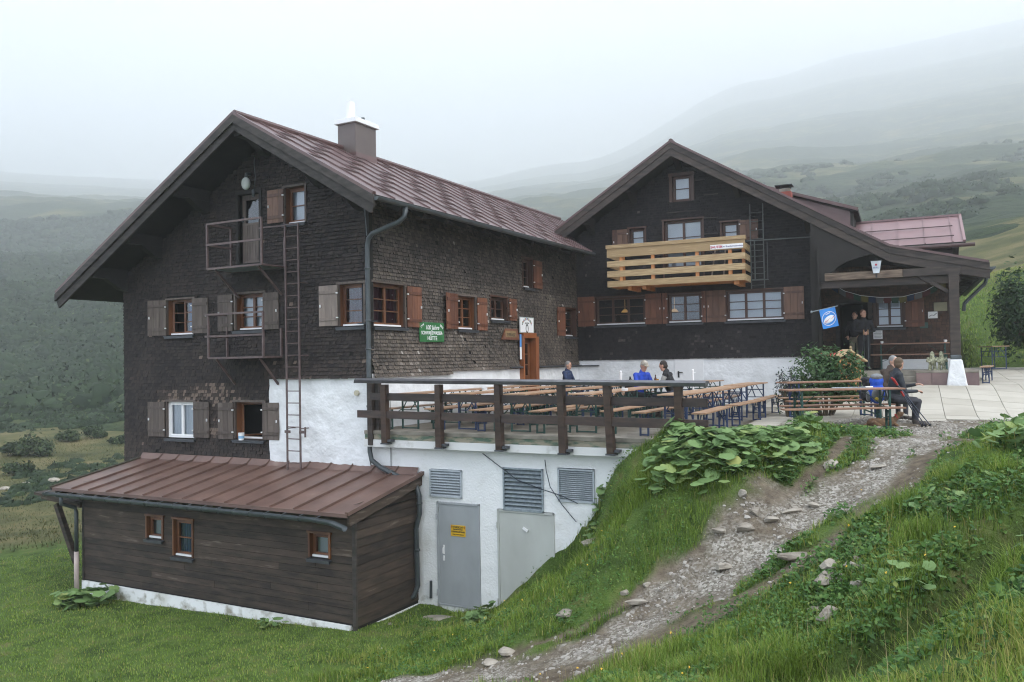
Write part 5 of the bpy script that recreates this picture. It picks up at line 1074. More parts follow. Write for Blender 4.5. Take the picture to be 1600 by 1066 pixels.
plant('butterbur_plant', 'large leafy clump at the left foot of the plank shed, by the white downpipe end', 'plant', [(*wp(140, 925, 18.2), .55, 70), (*wp(115, 935, 18.0), .35, 30)], .05, .38, .07, .14, 31)
plant('dock_plant', 'small leafy plant against the shed wall below its square window', 'plant', [(*wp(425, 965, 15.9), .25, 22)], .04, .2, .04, .08, 32)
plant('fern_plant', 'green plant in front of the gap between the two steel doors', 'plant', [(*wp(750, 958, 15.6), .3, 40)], .05, .3, .05, .09, 33)
plant('dock_plant', 'leafy plant growing from the rock beside the wide pale steel door', 'plant', [(*wp(868, 868, 15.0), .3, 45)], .05, .35, .045, .09, 34)
plant('dock_plant', 'yellowing leafy plant beside the right louvre vent', 'plant', [(*wp(915, 770, 15.05), .3, 45)], .05, .35, .05, .09, 35)
plant('butterbur_plant', 'broad-leaved plant overhanging the dark ditch', 'plant', [(*wp(1500, 905, 7.2), .28, 22)], .08, .22, .045, .085, 36)
plant('butterbur_plant', 'broad-leaved plant on the grassy bank above the ditch', 'plant', [(*wp(1410, 870, 8.2), .4, 26)], .06, .2, .04, .07, 37)
plant('butterbur_plant', 'pale broad-leaved plant on the bank right of the gravel path', 'plant', [(*wp(1500, 785, 9.6), .5, 30)], .06, .2, .045, .08, 38)
plant('butterbur_plant', 'dark leafy clump at the right edge of the bank, near the paving', 'plant', [(*wp(1590, 700, 10.6), .5, 60)], .1, .4, .05, .09, 39)
plant('dock_plant', 'pair of light green leaves rising from the grass right of the ditch', 'plant', [(*wp(1590, 845, 6.3), .12, 9)], .1, .26, .03, .05, 40)
# shrubs
def shrub(nm, label, cat, loc, rx, ry, hh, n, sz, seed, mt=BUSH, trunk=True, lean=0, group=None, lobes=14, shell=.35):
    r = np.random.default_rng(seed); o = thing(nm, label, cat, loc, 0, group)
    cs = [(r.uniform(-.6, .6)*rx, r.uniform(-.6, .6)*ry, r.uniform(.3, .82)*hh, r.uniform(.25, .5)) for _ in range(lobes)]; P = []; Nn = []; rv = []
    for (cx, cy, cz2, s) in cs:
        k = n//lobes; d = r.normal(size=(k, 3)); d /= np.linalg.norm(d, axis=1)[:, None]; q = r.uniform(shell, 1, k)**.5*(1+.25*r.normal(size=k))
        p = np.stack([cx+d[:, 0]*q*s*rx, cy+d[:, 1]*q*s*ry, np.maximum(.02, cz2+d[:, 2]*q*s*hh*.75)], 1); P.append(p); nn = d+r.normal(size=(k, 3))*.6+np.array([0, 0, .6]); Nn.append(nn/np.linalg.norm(nn, axis=1)[:, None]); rv.append(np.clip(.25+.3*r.uniform()+r.normal(0, .2, k), 0, 1))
    P = np.concatenate(P); leaf_quads('crown', P, np.concatenate(Nn), r.uniform(.6, 1.3, len(P))*sz, .9, mt, np.concatenate(rv), parent=o)
    if trunk:
        mb = MB()
        for (cx, cy, cz2, s) in cs: mb.tube([(cx*.1, cy*.1, -.1), (cx*.45, cy*.45, cz2*.5), (cx, cy, cz2*1.1)], [.03*hh/1.5, .02*hh/1.5, .006], 6)
        mb.build('trunk', M['bark'], o)
    return o
x, y = wp(1292, 645, 19.3); shrub('leafy_shrub', 'round green shrub growing in front of the white plinth beside the porch', 'shrub', (x, y, 3.58), 1.0, .8, 1.5, 5200, .055, 51, leafmat('elder', (.025, .06, .02), (.07, .14, .05), (.16, .23, .10)))
x, y = wp(1232, 640, 19.2); shrub('leafy_shrub', 'thin bluish shrub at the left of the round green one', 'shrub', (x, y, 3.58), .42, .4, 1.15, 520, .035, 52, leafmat('bluish', (.04, .05, .05), (.07, .09, .09), (.12, .13, .15)), lobes=11)
x, y = wp(1612, 575, 27.5); shrub('dark_bush', 'tall dark bush at the right edge beside the paved yard', 'bush', (x+.2, y, 4.5), 1.25, 1.2, 3.3, 7000, .09, 53, lobes=18)
# bushes on the hillside
def hill_shrubs(n, pxr, rr, sz, seed, thr, edge=0, name='shrubbery', kind='stuff', zf=None):
    r = np.random.default_rng(seed); az = np.arctan((r.uniform(*pxr, n)-800)/F_PX); q = np.exp(r.uniform(np.log(rr[0]), np.log(rr[1]), n)); X, Y = q*np.sin(az), q*np.cos(az)
    k = fbm(X, Y, 40, 3, seed) > thr-edge*sm((q-80+90*np.clip(az+.56, 0, .2))/22); az, q, X, Y = az[k], q[k], X[k], Y[k]; Z = zf(X, Y) if zf else hill_z(az, q); m = len(q)
    # lumpy dome under a coat of leaves
    nu, nv = 10, 5; th = np.linspace(0, 2*np.pi, nu, endpoint=False); ph = np.array([-.25, .2, .62, 1.05, 1.45]); D = np.stack([(np.cos(ph)[:, None]*np.cos(th)[None]).ravel(), (np.cos(ph)[:, None]*np.sin(th)[None]).ravel(), (np.sin(ph)[:, None]*np.ones(nu)[None]).ravel()], 1)
    sc = r.uniform(*sz, m)*(1+.25*(q > 200)); V = D[None]*(1+.22*r.normal(size=(m, len(D), 1)))*sc[:, None, None]*np.array([1, 1, .78]); V[:, :, 0] += X[:, None]; V[:, :, 1] += Y[:, None]; V[:, :, 2] += Z[:, None]-.2
    F = []
    for j in range(nv-1):
        for i in range(nu): i2 = (i+1) % nu; F.append((j*nu+i, j*nu+i2, (j+1)*nu+i2, (j+1)*nu+i))
    F = np.array(F); F = (np.arange(m)*nu*nv)[:, None, None]+F[None]; tone = r.uniform(.05, .7, m); rv = np.clip(np.repeat(tone, F.shape[1])+r.normal(0, .16, m*F.shape[1]), 0, 1)
    nl = 46; d = r.normal(size=(m, nl, 3)); d[:, :, 2] = np.abs(d[:, :, 2]); d /= np.linalg.norm(d, axis=2)[:, :, None]; P = d*sc[:, None, None]*np.array([1, 1, .8])*r.uniform(.9, 1.18, (m, nl, 1)); P[:, :, 0] += X[:, None]; P[:, :, 1] += Y[:, None]; P[:, :, 2] += Z[:, None]-.2
    Nn = d+r.normal(size=d.shape)*.6; Nn /= np.linalg.norm(Nn, axis=2)[:, :, None]; P = P.reshape(-1, 3); Nn = Nn.reshape(-1, 3); S = np.repeat(sc, nl)*r.uniform(.07, .16, m*nl)
    a_ = r.normal(size=P.shape); t = np.cross(Nn, a_); t /= np.linalg.norm(t, axis=1)[:, None]; b_ = np.cross(Nn, t); S = S[:, None]; Q = np.stack([P-t*S, P+b_*S*.7, P+t*S, P-b_*S*.7], 1).reshape(-1, 3); n0 = m*nu*nv
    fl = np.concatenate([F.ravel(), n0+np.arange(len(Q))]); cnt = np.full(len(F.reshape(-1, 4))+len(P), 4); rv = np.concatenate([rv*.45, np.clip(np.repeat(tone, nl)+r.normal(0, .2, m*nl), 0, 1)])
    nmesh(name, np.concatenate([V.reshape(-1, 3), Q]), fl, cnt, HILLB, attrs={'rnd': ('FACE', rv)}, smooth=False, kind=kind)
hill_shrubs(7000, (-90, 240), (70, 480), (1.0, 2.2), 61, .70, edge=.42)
hill_shrubs(900, (-60, 240), (74, 120), (.25, .8), 63, .46)
hill_shrubs(420, (-60, 210), (44, 66), (.12, .55), 64, .50, zf=H0)
hill_shrubs(2600, (1130, 1690), (95, 620), (.8, 1.9), 62, .57)
def ground_hit(px, py, d0=24, d1=66):
    d = np.arange(d0, d1, .1); P = _C+d[:, None]*ray(px, py)[None]; h = H0(P[:, 0], P[:, 1]); k = int(np.argmax(P[:, 2] < h)); return P[k] if P[k, 2] < h[k] else P[-1]
for i, (px, py, s, lb) in enumerate(((62, 712, 1.35, 'rounded dark bush standing alone on the meadow left of the shed'), (22, 712, .8, 'small dark bush left of the rounded one on the meadow'), (108, 690, .75, 'low bush right of the rounded one on the meadow'), (150, 684, .8, 'bush on the meadow between the low one and the house corner'), (182, 694, .6, 'low bush nearest the left corner of the gable house'), (30, 742, .6, 'flat dark bush in front of the rounded one'))):
    x, y, z = ground_hit(px, py); shrub('meadow_bush', lb, 'bush', (x, y, z-.1), s*1.25, s, s*1.15, 1500, .11, 70+i, HILLB, trunk=False, lobes=10)
for i, (px, py, sz, lb) in enumerate(((84, 752, .35, 'pale stone lying on the meadow behind the shed gutter end'), (72, 745, .25, 'small pale stone left of its neighbour on the meadow'), (40, 758, .3, 'grey stone half sunk in the left meadow'), (8, 765, .3, 'stone at the left picture edge on the meadow'))):
    x, y, z = ground_hit(px, py); o = MB(); o.ball((0, 0, 0), (sz, sz*.7, sz*.5), 9); o = o.build('rock', M['stone'], label=lb, cat='rock'); o.location = (x, y, z+.02)
def conifer(px, py, d, h, lb, seed):
    az = math.atan((px-800)/F_PX); z = float(hill_z(np.array([az]), np.array([float(d)]))[0]); x, y, _ = W(px, py, d); r = np.random.default_rng(seed); o = thing('pine_tree', lb, 'tree', (x, y, z), 0, 'small conifers on the right hillside')
    k = 700; t = r.uniform(0, 1, k)**.8; rad = (1-t)*h*.2*(.4+.6*r.uniform(0, 1, k)); a = r.uniform(0, 6.28, k); P = np.stack([rad*np.cos(a), rad*np.sin(a), h*(.08+.92*t)], 1); Nn = np.stack([np.cos(a)*.5, np.sin(a)*.5, np.full(k, .7)], 1); Nn += r.normal(size=Nn.shape)*.3; Nn /= np.linalg.norm(Nn, axis=1)[:, None]
    leaf_quads('crown', P, Nn, r.uniform(.15, .4, k), .5, HILLB, r.uniform(0, .5, k), parent=o); mb = MB(); mb.tube([(0, 0, -.3), (0, 0, h*.95)], [.15, .02], 6); mb.build('trunk', M['bark'], o)
conifer(1568, 335, 165, 5.5, 'left of the two conifers on the hill above the porch roof end', 81); conifer(1594, 335, 160, 5.0, 'conifer at the right edge on the hill above the porch roof end', 82)

# ------------------------------------------------------------------ rocks and gravel
def rock_mesh(r, sx, sy, sz, seed, mb=None, c=(0, 0, 0), rot=0, n=15):
    rr = np.random.default_rng(seed); d = rr.normal(size=(n, 3)); d /= np.linalg.norm(d, axis=1)[:, None]; lim = rr.uniform(.42, .82, n); own = mb is None; mb = mb or MB(); k0 = len(mb.v); mb.ball((0, 0, 0), 1., 12 if own else 6, 0)
    for i in range(k0, len(mb.v)):
        p = np.array(mb.v[i]); 
        for q, li in zip(d, lim):
            s = p@q
            if s > li: p = p-q*(s-li)
        p = p*np.array([sx, sy, sz]); ca, sa = math.cos(rot), math.sin(rot); mb.v[i] = (p[0]*ca-p[1]*sa+c[0], p[0]*sa+p[1]*ca+c[1], p[2]+c[2])
    return mb
ROCKS = [(1132, 883, 11.3, .2, .15, .07, 'flat pale slab in the middle of the gravel path'), (1245, 866, 10.5, .27, .1, .08, 'long grey stone across the dirt track'), (1208, 861, 10.7, .12, .06, .04, 'thin grey stone left of the long one'), (1180, 822, 11.9, .09, .08, .1, 'upright grey stone at the path edge'), (1163, 818, 12.1, .08, .07, .09, 'square stone left of the upright grey one'),
 (1240, 808, 12.0, .3, .05, .05, 'straight kerb-like stone beside the path top'), (1205, 824, 11.8, .12, .09, .06, 'pale rounded stone below the kerb-like one'), (1166, 845, 11.7, .13, .09, .09, 'angular stone halfway up the path'), (1126, 862, 11.8, .13, .1, .06, 'low stone above the pale slab'),
 (1298, 744, 12.9, .12, .1, .1, 'rounded stone high on the left side of the path'), (1376, 732, 12.6, .16, .08, .04, 'grey stone bedded in the upper path'), (1272, 792, 12.1, .1, .08, .06, 'broken stone beside the upper path'),
 (1010, 916, 11.6, .07, .06, .05, 'small round stone left of the path'), (977, 925, 11.6, .07, .05, .06, 'pointed little stone left of the path'), (1000, 947, 11.3, .19, .08, .06, 'flat stone on the path edge below the small round one'), (880, 962, 11.8, .14, .1, .08, 'brownish stone at the lower path'), (793, 996, 11.5, .12, .09, .08, 'stone beside the lowest bend of the path'), (768, 1013, 11.4, .1, .08, .06, 'flat stone at the lowest bend of the path'),
 (1290, 915, 8.9, .2, .13, .1, 'largest tan rock on the grass right of the track'), (1298, 905, 9.1, .14, .08, .1, 'dark rock behind the largest tan rock'), (1330, 916, 8.9, .08, .07, .08, 'small dark rock right of the largest tan rock'), (1341, 911, 9.0, .06, .05, .06, 'small white rock right of the largest tan rock'), (1352, 927, 8.8, .09, .06, .05, 'flat white rock right of the largest tan rock'), (1318, 922, 8.8, .08, .06, .05, 'grey rock touching the largest tan rock'),
 (1275, 942, 8.5, .11, .07, .05, 'whitish rock lower on the grass right of the track'), (1293, 958, 8.2, .13, .11, .1, 'rounded grey rock below the whitish one'), (1299, 981, 8.0, .06, .05, .04, 'small flat rock just under the rounded grey one'), (1338, 933, 8.5, .07, .06, .06, 'bluish rock among the grass rocks'),
 (890, 845, 14.9, .4, .22, .22, 'large dark boulder against the wide pale steel door'), (912, 775, 15.1, .16, .12, .16, 'brown rock beside the right louvre vent'), (932, 872, 14.0, .25, .12, .1, 'grey rock bedded in the grassy bank'), (1387, 998, 6.9, .1, .08, .07, 'dark stone down in the ditch'), (1475, 998, 6.0, .08, .025, .02, 'pale weathered stick of wood on the near grass')]
for i, (px, py, d, a, b, c, lb) in enumerate(ROCKS):
    x, y, _ = W(px, py, d); z = hz(x, y); kk = 1.25 if a < .3 else 1.15; c = c*.8; a, b, c = a*kk, b*kk, c*kk
    o = rock_mesh(1, a, b, c, 300+i, rot=random.uniform(-.4, .5)+(.15 if a > .2 else 0)).build('rock' if 'stick' not in lb else 'driftwood', M['stone'], bevel=.002, smooth=False, label=lb, cat='rock' if 'stick' not in lb else 'wood', group='stones along the path and bank' if 'stick' not in lb else None); o.location = (x, y, z+c*.4)
mb = MB(); x, y = wp(685, 965, 16.2); o = rock_mesh(1, .45, .3, .08, 411).build('doorstep_stone', M['concrete'], label='flat stone doorstep in front of the narrow steel door', cat='stone'); o.location = (x, y, hz(x, y))
n = 14000; x, y = scatter(n*5, -3, 13, 8.5, 18); g, t = masks(x, y); gl = fbm(x, y, .5, 3, 95); k = RNG.uniform(size=len(x)) < np.maximum(g*.75, t*.16)*(.08+1.1*sm((gl-.42)/.2))+.003; x, y = x[k][:n], y[k][:n]; z = H(x, y)
s = .007+.022*RNG.uniform(0, 1, len(x))**3; s = s*(1+.6*(RNG.uniform(size=len(x)) < .04)); V = []
cube = np.array([(-1, -1, -1), (1, -1, -1), (1, 1, -1), (-1, 1, -1), (-.7, -.7, 1), (.7, -.7, 1), (.7, .7, 1), (-.7, .7, 1)], float)
V = cube[None]*(1+.25*RNG.normal(size=(len(x), 8, 3))); th = RNG.uniform(0, 6.28, len(x)); sc = np.stack([s*RNG.uniform(.7, 1.6, len(x)), s*RNG.uniform(.6, 1.1, len(x)), s*.5], 1)[:, None]; V = V*sc
X = V[:, :, 0]*np.cos(th)[:, None]-V[:, :, 1]*np.sin(th)[:, None]; Y = V[:, :, 0]*np.sin(th)[:, None]+V[:, :, 1]*np.cos(th)[:, None]; V = np.stack([X+x[:, None], Y+y[:, None], V[:, :, 2]+z[:, None]+.003], 2)
fq = np.array([(4, 5, 6, 7), (0, 1, 5, 4), (1, 2, 6, 5), (2, 3, 7, 6), (3, 0, 4, 7)]); F = (np.arange(len(x))*8)[:, None, None]+fq[None]
nmesh('gravel', V.reshape(-1, 3), F.ravel(), np.full(len(x)*5, 4), mat('gravelstone', (.36, .335, .30), (.17, .15, .125), .9, 3, rnd=.9), attrs={'rnd': ('FACE', np.repeat(RNG.uniform(0, 1, len(x)), 5))}, kind='stuff')
# small yellow flowers
x, y = scatter(110, -3, 8, 4, 16); g, t = masks(x, y); k = np.maximum(g, t) < .3; x, y = x[k], y[k]; C_ = np.stack([x, y, H(x, y)+RNG.uniform(.1, .2, len(x))], 1)
leaf_quads('wildflowers', np.repeat(C_, 5, 0)+RNG.normal(0, .004, (len(x)*5, 3)), np.tile([[0, -.5, .85]], (len(x)*5, 1)), np.full(len(x)*5, .011), .8, mat('flower', (.8, .5, .03), rough=.6), RNG.uniform(size=len(x)*5), kind='stuff')
# ------------------------------------------------------------------ beer tables and benches
def leg_set(mb, w_, h, x, out):      # folding steel frame at local x
    for y in (-w_, w_): mb.bar((x, y, 0), (x, y, h), .03, .03)
    mb.bar((x, -w_, .02), (x, w_, .02), .025, .025); mb.bar((x, -w_, h-.14), (x, w_, h-.14), .025, .025); mb.bar((x, -w_, h-.32), (x, -.02, h-.02), .018, .018); mb.bar((x, w_, h-.32), (x, .02, h-.02), .018, .018)
    mb.bar((x, 0, h*.55), (x+out*.42, 0, h-.02), .022, .012); mb.bar((x, -w_, h*.55), (x, w_, h*.55), .02, .02)
def proto(kind, wood, legs):
    L_, wd, h = (2.2, .5, .755) if kind == 'table' else (2.2, .25, .445)
    t = thing('beer_table' if kind == 'table' else 'bench', 'x', 'table' if kind == 'table' else 'bench')
    mb = MB()
    for i in range(3 if kind == 'table' else 2): n = 3 if kind == 'table' else 2; mb.box((-L_/2, -wd/2+wd/n*i+.001, h-.028), (L_/2, -wd/2+wd/n*(i+1)-.001, h), 0, .3+.2*i)
    mb.build('tabletop' if kind == 'table' else 'seat', wood, t, bevel=.004)
    for s in (-1, 1): mb = MB(); leg_set(mb, wd/2-.05, h-.03, s*(L_/2-.28), -s); mb.build('leg', legs, t)
    return t
PROTO = {}
def put(kind, wood, legs, x, y, z, rz_, label, group):
    key = (kind, wood, legs)
    if key not in PROTO: PROTO[key] = o = proto(kind, M[wood], M[legs])
    else:
        s = PROTO[key]; o = s.copy(); COL.objects.link(o)
        for ch in s.children: c = ch.copy(); COL.objects.link(c); c.parent = o
    o.location = (x, y, z); o.rotation_euler = (0, 0, rz_); tag(o, label, None, group); return o
ORD = ['first', 'second', 'third', 'fourth', 'fifth']
rows = [('beside the railing', .2+1.1), ('second row from railing', 2.55+1.1), ('third row from railing', 4.95+1.1), ('farthest from railing', 7.3+1.1)]
colx = [.82, 2.05, 3.38, 4.75, 6.5]
for ri, (rn, cy) in enumerate(rows):
    for ci, cx in enumerate(colx):
        if (ri, ci) in ((3, 4),): continue
        lg = 'legs_blue' if (ri*3+ci) % 4 == 1 or ci == 4 else 'legs_green'; j = lambda: random.uniform(-.07, .07)
        p = A.P(cx+j(), cy+j()*2, 3.606); rzz = A.ang+math.pi/2+random.uniform(-.03, .03)
        put('table', 'bench', lg, *p, rzz, f'{ORD[ci]} beer table from the brown side wall, {rn}', 'beer tables on the terrace')
        for s, sn in ((-1, 'left'), (1, 'right')):
            dx_ = .47 if s < 0 else .5
            p = A.P(cx+s*dx_+j()*.6, cy-.12+j()*3, 3.606); put('bench', 'bench', lg, *p, A.ang+math.pi/2+random.uniform(-.04, .04), f'bench {"left" if s < 0 else "right"} of the {ORD[ci]} table from the side wall, {rn}', 'benches on the terrace')
put('table', 'benchred', 'legs_green', 6.17, 15.85, 3.62, .02, 'weathered beer table on the gravel with a blue backpack on its right end', 'beer tables by the path')
put('bench', 'benchred', 'legs_green', 5.98, 15.3, 3.60, .02, 'weathered bench in front of the gravel table, nearest the camera', 'benches by the path')
put('bench', 'benchred', 'legs_green', 6.3, 16.42, 3.60, .02, 'weathered bench behind the gravel table on which the hiker sits', 'benches by the path')
put('table', 'benchred', 'legs_blue', 6.75, 17.95, 3.70, .16, 'reddish beer table before the round shrub', 'beer tables by the path')
put('bench', 'bench', 'legs_green', 6.9, 18.5, 3.66, .16, 'orange bench between the shrub and the reddish table', 'benches by the path')
put('bench', 'benchred', 'legs_blue', 6.72, 17.4, 3.64, .10, 'reddish bench under the hiker in the brown jacket', 'benches by the path')
p0, z0 = fy(B, 1369, 540, 0.9), 0; xa, xb = fy(B, 1369, 540, .9)[0], fy(B, 1484, 538, .9)[0]
q = B.P((xa+xb)/2, .9, 4.56); put('table', 'benchred', 'legs_green', *q, B.ang, 'long beer table standing in the covered porch', 'porch furniture')
q = B.P((xa+xb)/2+.02, .35, 4.56); put('bench', 'benchred', 'legs_green', *q, B.ang, 'long bench in the covered porch behind the two stone dwarfs', 'porch furniture')
x, y, _ = W(1534, 575, 28.2); put('table', 'bench', 'legs_blue', x+.4, y, float(Hp(x, y)), 1.25, 'lone beer table on the paved yard right of the porch post', 'yard furniture')
q = B.P(11.6, .4, 4.2); put('bench', 'bench', 'legs_blue', *q, B.ang+1.45, 'short view of a bench just behind the white porch post foot', 'yard furniture')
# white parasol stands
for px, lb in ((971, 'white parasol tube between the navy and the blue jacket men'), (1084, 'white parasol tube before the white hatch door')):
    P_ = _C+ray(px, 648)*21.2; o = thing('parasol_stand', lb, 'parasol stand', (P_[0], P_[1], 3.606)); mb = MB(); mb.tube([(0, 0, .04), (0, 0, 1.06)], .028, 10); mb.ball((0, 0, 1.07), .035, 8); mb.build('tube', M['white'], o); mb = MB(); mb.box((-.2, -.2, 0), (.2, .2, .05)); mb.build('base', M['concrete'], o); mb = MB(); mb.tube([(0, 0, 1.0), (.07, 0, 1.02)], .012, 6); mb.build('knob', M['white'], o)

# ------------------------------------------------------------------ signs and writing
def text_on(parent, T3, s, size, mt, x, z, d=.012, align='CENTER', rot=0., shear=0., name='lettering', bold=.0, sx=1.):
    cu = bpy.data.curves.new('t', 'FONT'); cu.body = s; cu.size = size; cu.align_x = align; cu.align_y = 'CENTER'; cu.extrude = .0015; cu.shear = shear; cu.offset = bold
    o = bpy.data.objects.new('t', cu); COL.objects.link(o); bpy.context.view_layer.update(); me = bpy.data.meshes.new_from_object(o.evaluated_get(bpy.context.evaluated_depsgraph_get())); bpy.data.objects.remove(o); bpy.data.curves.remove(cu)
    ca, sa = math.cos(rot), math.sin(rot)
    for v in me.vertices: u, w_ = v.co.x*sx, v.co.y; v.co = T3(x+u*ca-w_*sa, d+v.co.z, z+u*sa+w_*ca)
    me.materials.clear(); me.materials.append(mt); me.name = name; ob = bpy.data.objects.new(name, me); COL.objects.link(ob); ob.parent = parent; return ob
def board(nm, lb, cat, fr, o0, T3, w_, h, mt, th=.02, edge=None):
    o = thing(nm, lb, cat, o0, fr.ang); mb = MB(T3); mb.box((-w_/2, 0, -h/2), (w_/2, th, h/2)); mb.build('panel', mt, o, bevel=.004)
    if edge: mb = MB(T3); [mb.box(a, b) for a, b in (((-w_/2, th, h/2-.02), (w_/2, th+.004, h/2)), ((-w_/2, th, -h/2), (w_/2, th+.004, -h/2+.02)), ((-w_/2, th, -h/2+.02), (-w_/2+.02, th+.004, h/2-.02)), ((w_/2-.02, th, -h/2+.02), (w_/2, th+.004, h/2-.02)))]; mb.build('border', edge, o)
    return o
INKB = M['black']; INKW = M['white']
r_ = rect(fx, A, 655, 693, 504, 534.5, .05); w_, h = r_[1]-r_[0], r_[3]-r_[2]; zc_ = (r_[2]+r_[3])/2
o = board('hut_sign', 'green sign with white lettering 100 Jahre Schwarzwasser-Hütte on the brown side wall', 'sign', A, A.P(.045, (r_[0]+r_[1])/2, zc_), TS, w_, h, M['signgreen'])
text_on(o, TS, '100 Jahre', .15, INKW, 0, h*.23, .024, shear=.3, bold=.001); text_on(o, TS, 'SCHWARZWASSER-', .115, INKW, 0, -h*.05, .024, bold=.0015, sx=.88); text_on(o, TS, 'HÜTTE', .13, INKW, 0, -h*.32, .024, bold=.0015)
text_on(o, TS, '1914', .075, INKW, -w_*.4, h*.3, .024, rot=.6, bold=.002); text_on(o, TS, '2014', .075, INKW, w_*.39, h*.3, .024, rot=-.6, bold=.002)
r_ = rect(fx, A, 809.5, 831, 496, 520.5, .05); w_, h = r_[1]-r_[0], r_[3]-r_[2]; zc_ = (r_[2]+r_[3])/2
o = board('seal_sign', 'white eco seal sign above the orange glazed door', 'sign', A, A.P(.09, (r_[0]+r_[1])/2, zc_), TS, w_, h, M['white'], edge=mat('greyline', (.45, .5, .48), rough=.5))
for i, c in enumerate('UMWELTGÜTESIEGEL'): a = math.pi*(.86-.72*i/15); text_on(o, TS, c, .085, [INKB, M['signgreen'], mat('inkorange', (.6, .2, .05), rough=.5), mat('inkblue', (.05, .12, .4), rough=.5)][i % 4], .29*math.cos(a)*1.05, .25*math.sin(a)-.08, .024, rot=a-math.pi/2, bold=.002)
text_on(o, TS, 'DAV ÖAV', .06, INKB, 0, .05, .024); mb = MB(TS); ri = [(.052*math.cos(t), .09*math.sin(t)-.1) for t in np.linspace(0, 2*math.pi, 20, endpoint=False)]; ro = [(.085*math.cos(t), .13*math.sin(t)-.1) for t in np.linspace(0, 2*math.pi, 20, endpoint=False)]
mb.add([(a, .0245, b) for a, b in ri]+[(a, .0245, b) for a, b in ro], [(i, (i+1) % 20, 20+(i+1) % 20, 20+i) for i in range(20)]); mb.build('emblem', INKB, o)
r_ = rect(fx, A, 781, 809, 514, 531, .05); w_, h = r_[1]-r_[0], r_[3]-r_[2]
o = thing('wooden_sign', 'small trapezoid wooden sign beside the orange glazed door', 'sign', A.P(.08, (r_[0]+r_[1])/2, (r_[2]+r_[3])/2), A.ang); mb = MB(TS); mb.add([(-w_/2, 0, -h/2), (w_/2, 0, -h/2), (w_*.38, 0, h/2), (-w_*.28, 0, h/2), (-w_/2, .03, -h/2), (w_/2, .03, -h/2), (w_*.38, .03, h/2), (-w_*.28, .03, h/2)], [(0, 1, 2, 3), (4, 5, 6, 7), (0, 1, 5, 4), (1, 2, 6, 5), (2, 3, 7, 6), (3, 0, 4, 7)]); mb.build('panel', M['shutred'], o)
mb = MB(TS); mb.box((-w_*.3, .031, -h*.28), (w_*.3, .033, h*.3)); mb.build('field', mat('ochre', (.25, .17, .08), rough=.7), o); text_on(o, TS, 'TERRASSE', .13, INKB, .01, -.02, .034, sx=.9)
mb = MB(TS); y_, z_ = fx(A, 808.5, 545); o = thing('pennant', 'narrow blue and white strip hanging beside the orange glazed door', 'pennant', A.P(.1, y_, z_), A.ang); mb.box((-.05, 0, .05), (.05, .01, .4), 0); mb.box((-.05, 0, -.3), (.05, .01, .045), 1); mb.build('cloth', [mat('skyblue', (.12, .35, .75), rough=.7), M['white']], o)
# yellow warning plate on the steel door
r_ = rect(fy, A, 705.5, 728.5, 820.5, 838); w_, h = r_[1]-r_[0], r_[3]-r_[2]; o = board('warning_sign', 'yellow warning sign on the narrow grey steel door', 'sign', A, A.P((r_[0]+r_[1])/2, -.022, (r_[2]+r_[3])/2), TF, w_, h, M['yellow'], .006)
for s_, sz_, zz_ in (('VORSICHT', .055, .30), ('Starkstromanlage', .032, .12), ('LEBENSGEFAHR', .045, -.10), ('Betreten verboten', .034, -.33)): text_on(o, TF, s_, sz_, INKB, 0, h*zz_, .008, bold=.001)
for s in (-1, 1): mb = MB(TF); x = s*w_*.43; mb.add([(x-.006, .0085, h*.42), (x+.010, .0085, h*.42), (x+.002, .0085, h*.30), (x+.012, .0085, h*.30), (x-.006, .0085, h*.14), (x-.0, .0085, h*.26), (x-.01, .0085, h*.26)], [(0, 1, 2, 3, 4, 5, 6)]); mb.build('bolt_mark', mat('signred', (.5, .03, .02), rough=.5), o)
# banner on the pine balcony
a_, b_ = fy(B, 1109.5, 388, -1.2), fy(B, 1161, 383, -1.2); w_ = b_[0]-a_[0]; zc_ = (a_[1]+b_[1])/2; zc_ = fy(B, 1135, 385, -1.2)[1]
o = board('banner', 'long white company banner on the pine balcony', 'banner', B, B.P((a_[0]+b_[0])/2, -1.185, zc_), TF, w_, .13, M['white'], .008)
text_on(o, TF, 'SAUTER', .095, mat('inkred', (.55, .05, .10), rough=.5), -w_*.31, -.003, .0095, bold=.003); text_on(o, TF, 'Der Brandschutzmeister', .062, mat('inkviolet', (.12, .10, .25), rough=.5), w_*.18, 0, .0095, bold=.001)
# flag at the porch corner
p, q = fy(B, 1268, 487.5, -1.08), fy(B, 1309, 478, -1.08)
o = thing('ice_cream_flag', 'light blue flag with a white oval emblem on a slanting pole by the porch', 'flag', B.P(p[0], -1.08, p[1]), B.ang); dxz = (q[0]-p[0], q[1]-p[1])
mb = MB(); mb.tube([(0, 0, 0), (dxz[0], 0, dxz[1])], .012, 8); mb.ball((0, 0, 0), .035, 8); mb.build('pole', M['galva'], o)
x0, x1 = fy(B, 1280, 485, -1.08)[0]-p[0], fy(B, 1304.5, 480, -1.08)[0]-p[0]; hh = .52
def FT(u, v, d=0):   # u 0..1 across, v 0..1 down
    x = x0+(x1-x0)*u+.09*v; return (x, -d-.025*math.sin(u*5+v*3), dxz[1]*(x-.09*v)/dxz[0]-.01-hh*v)
mb = MB(); n = 10; mb.add([FT(i/n, j/n) for j in range(n+1) for i in range(n+1)], [(j*(n+1)+i, j*(n+1)+i+1, (j+1)*(n+1)+i+1, (j+1)*(n+1)+i) for i in range(n) for j in range(n)]); cl = mb.build('cloth', mat('flagblue', (.045, .27, .72), (.04, .23, .64), .7), o, smooth=True)
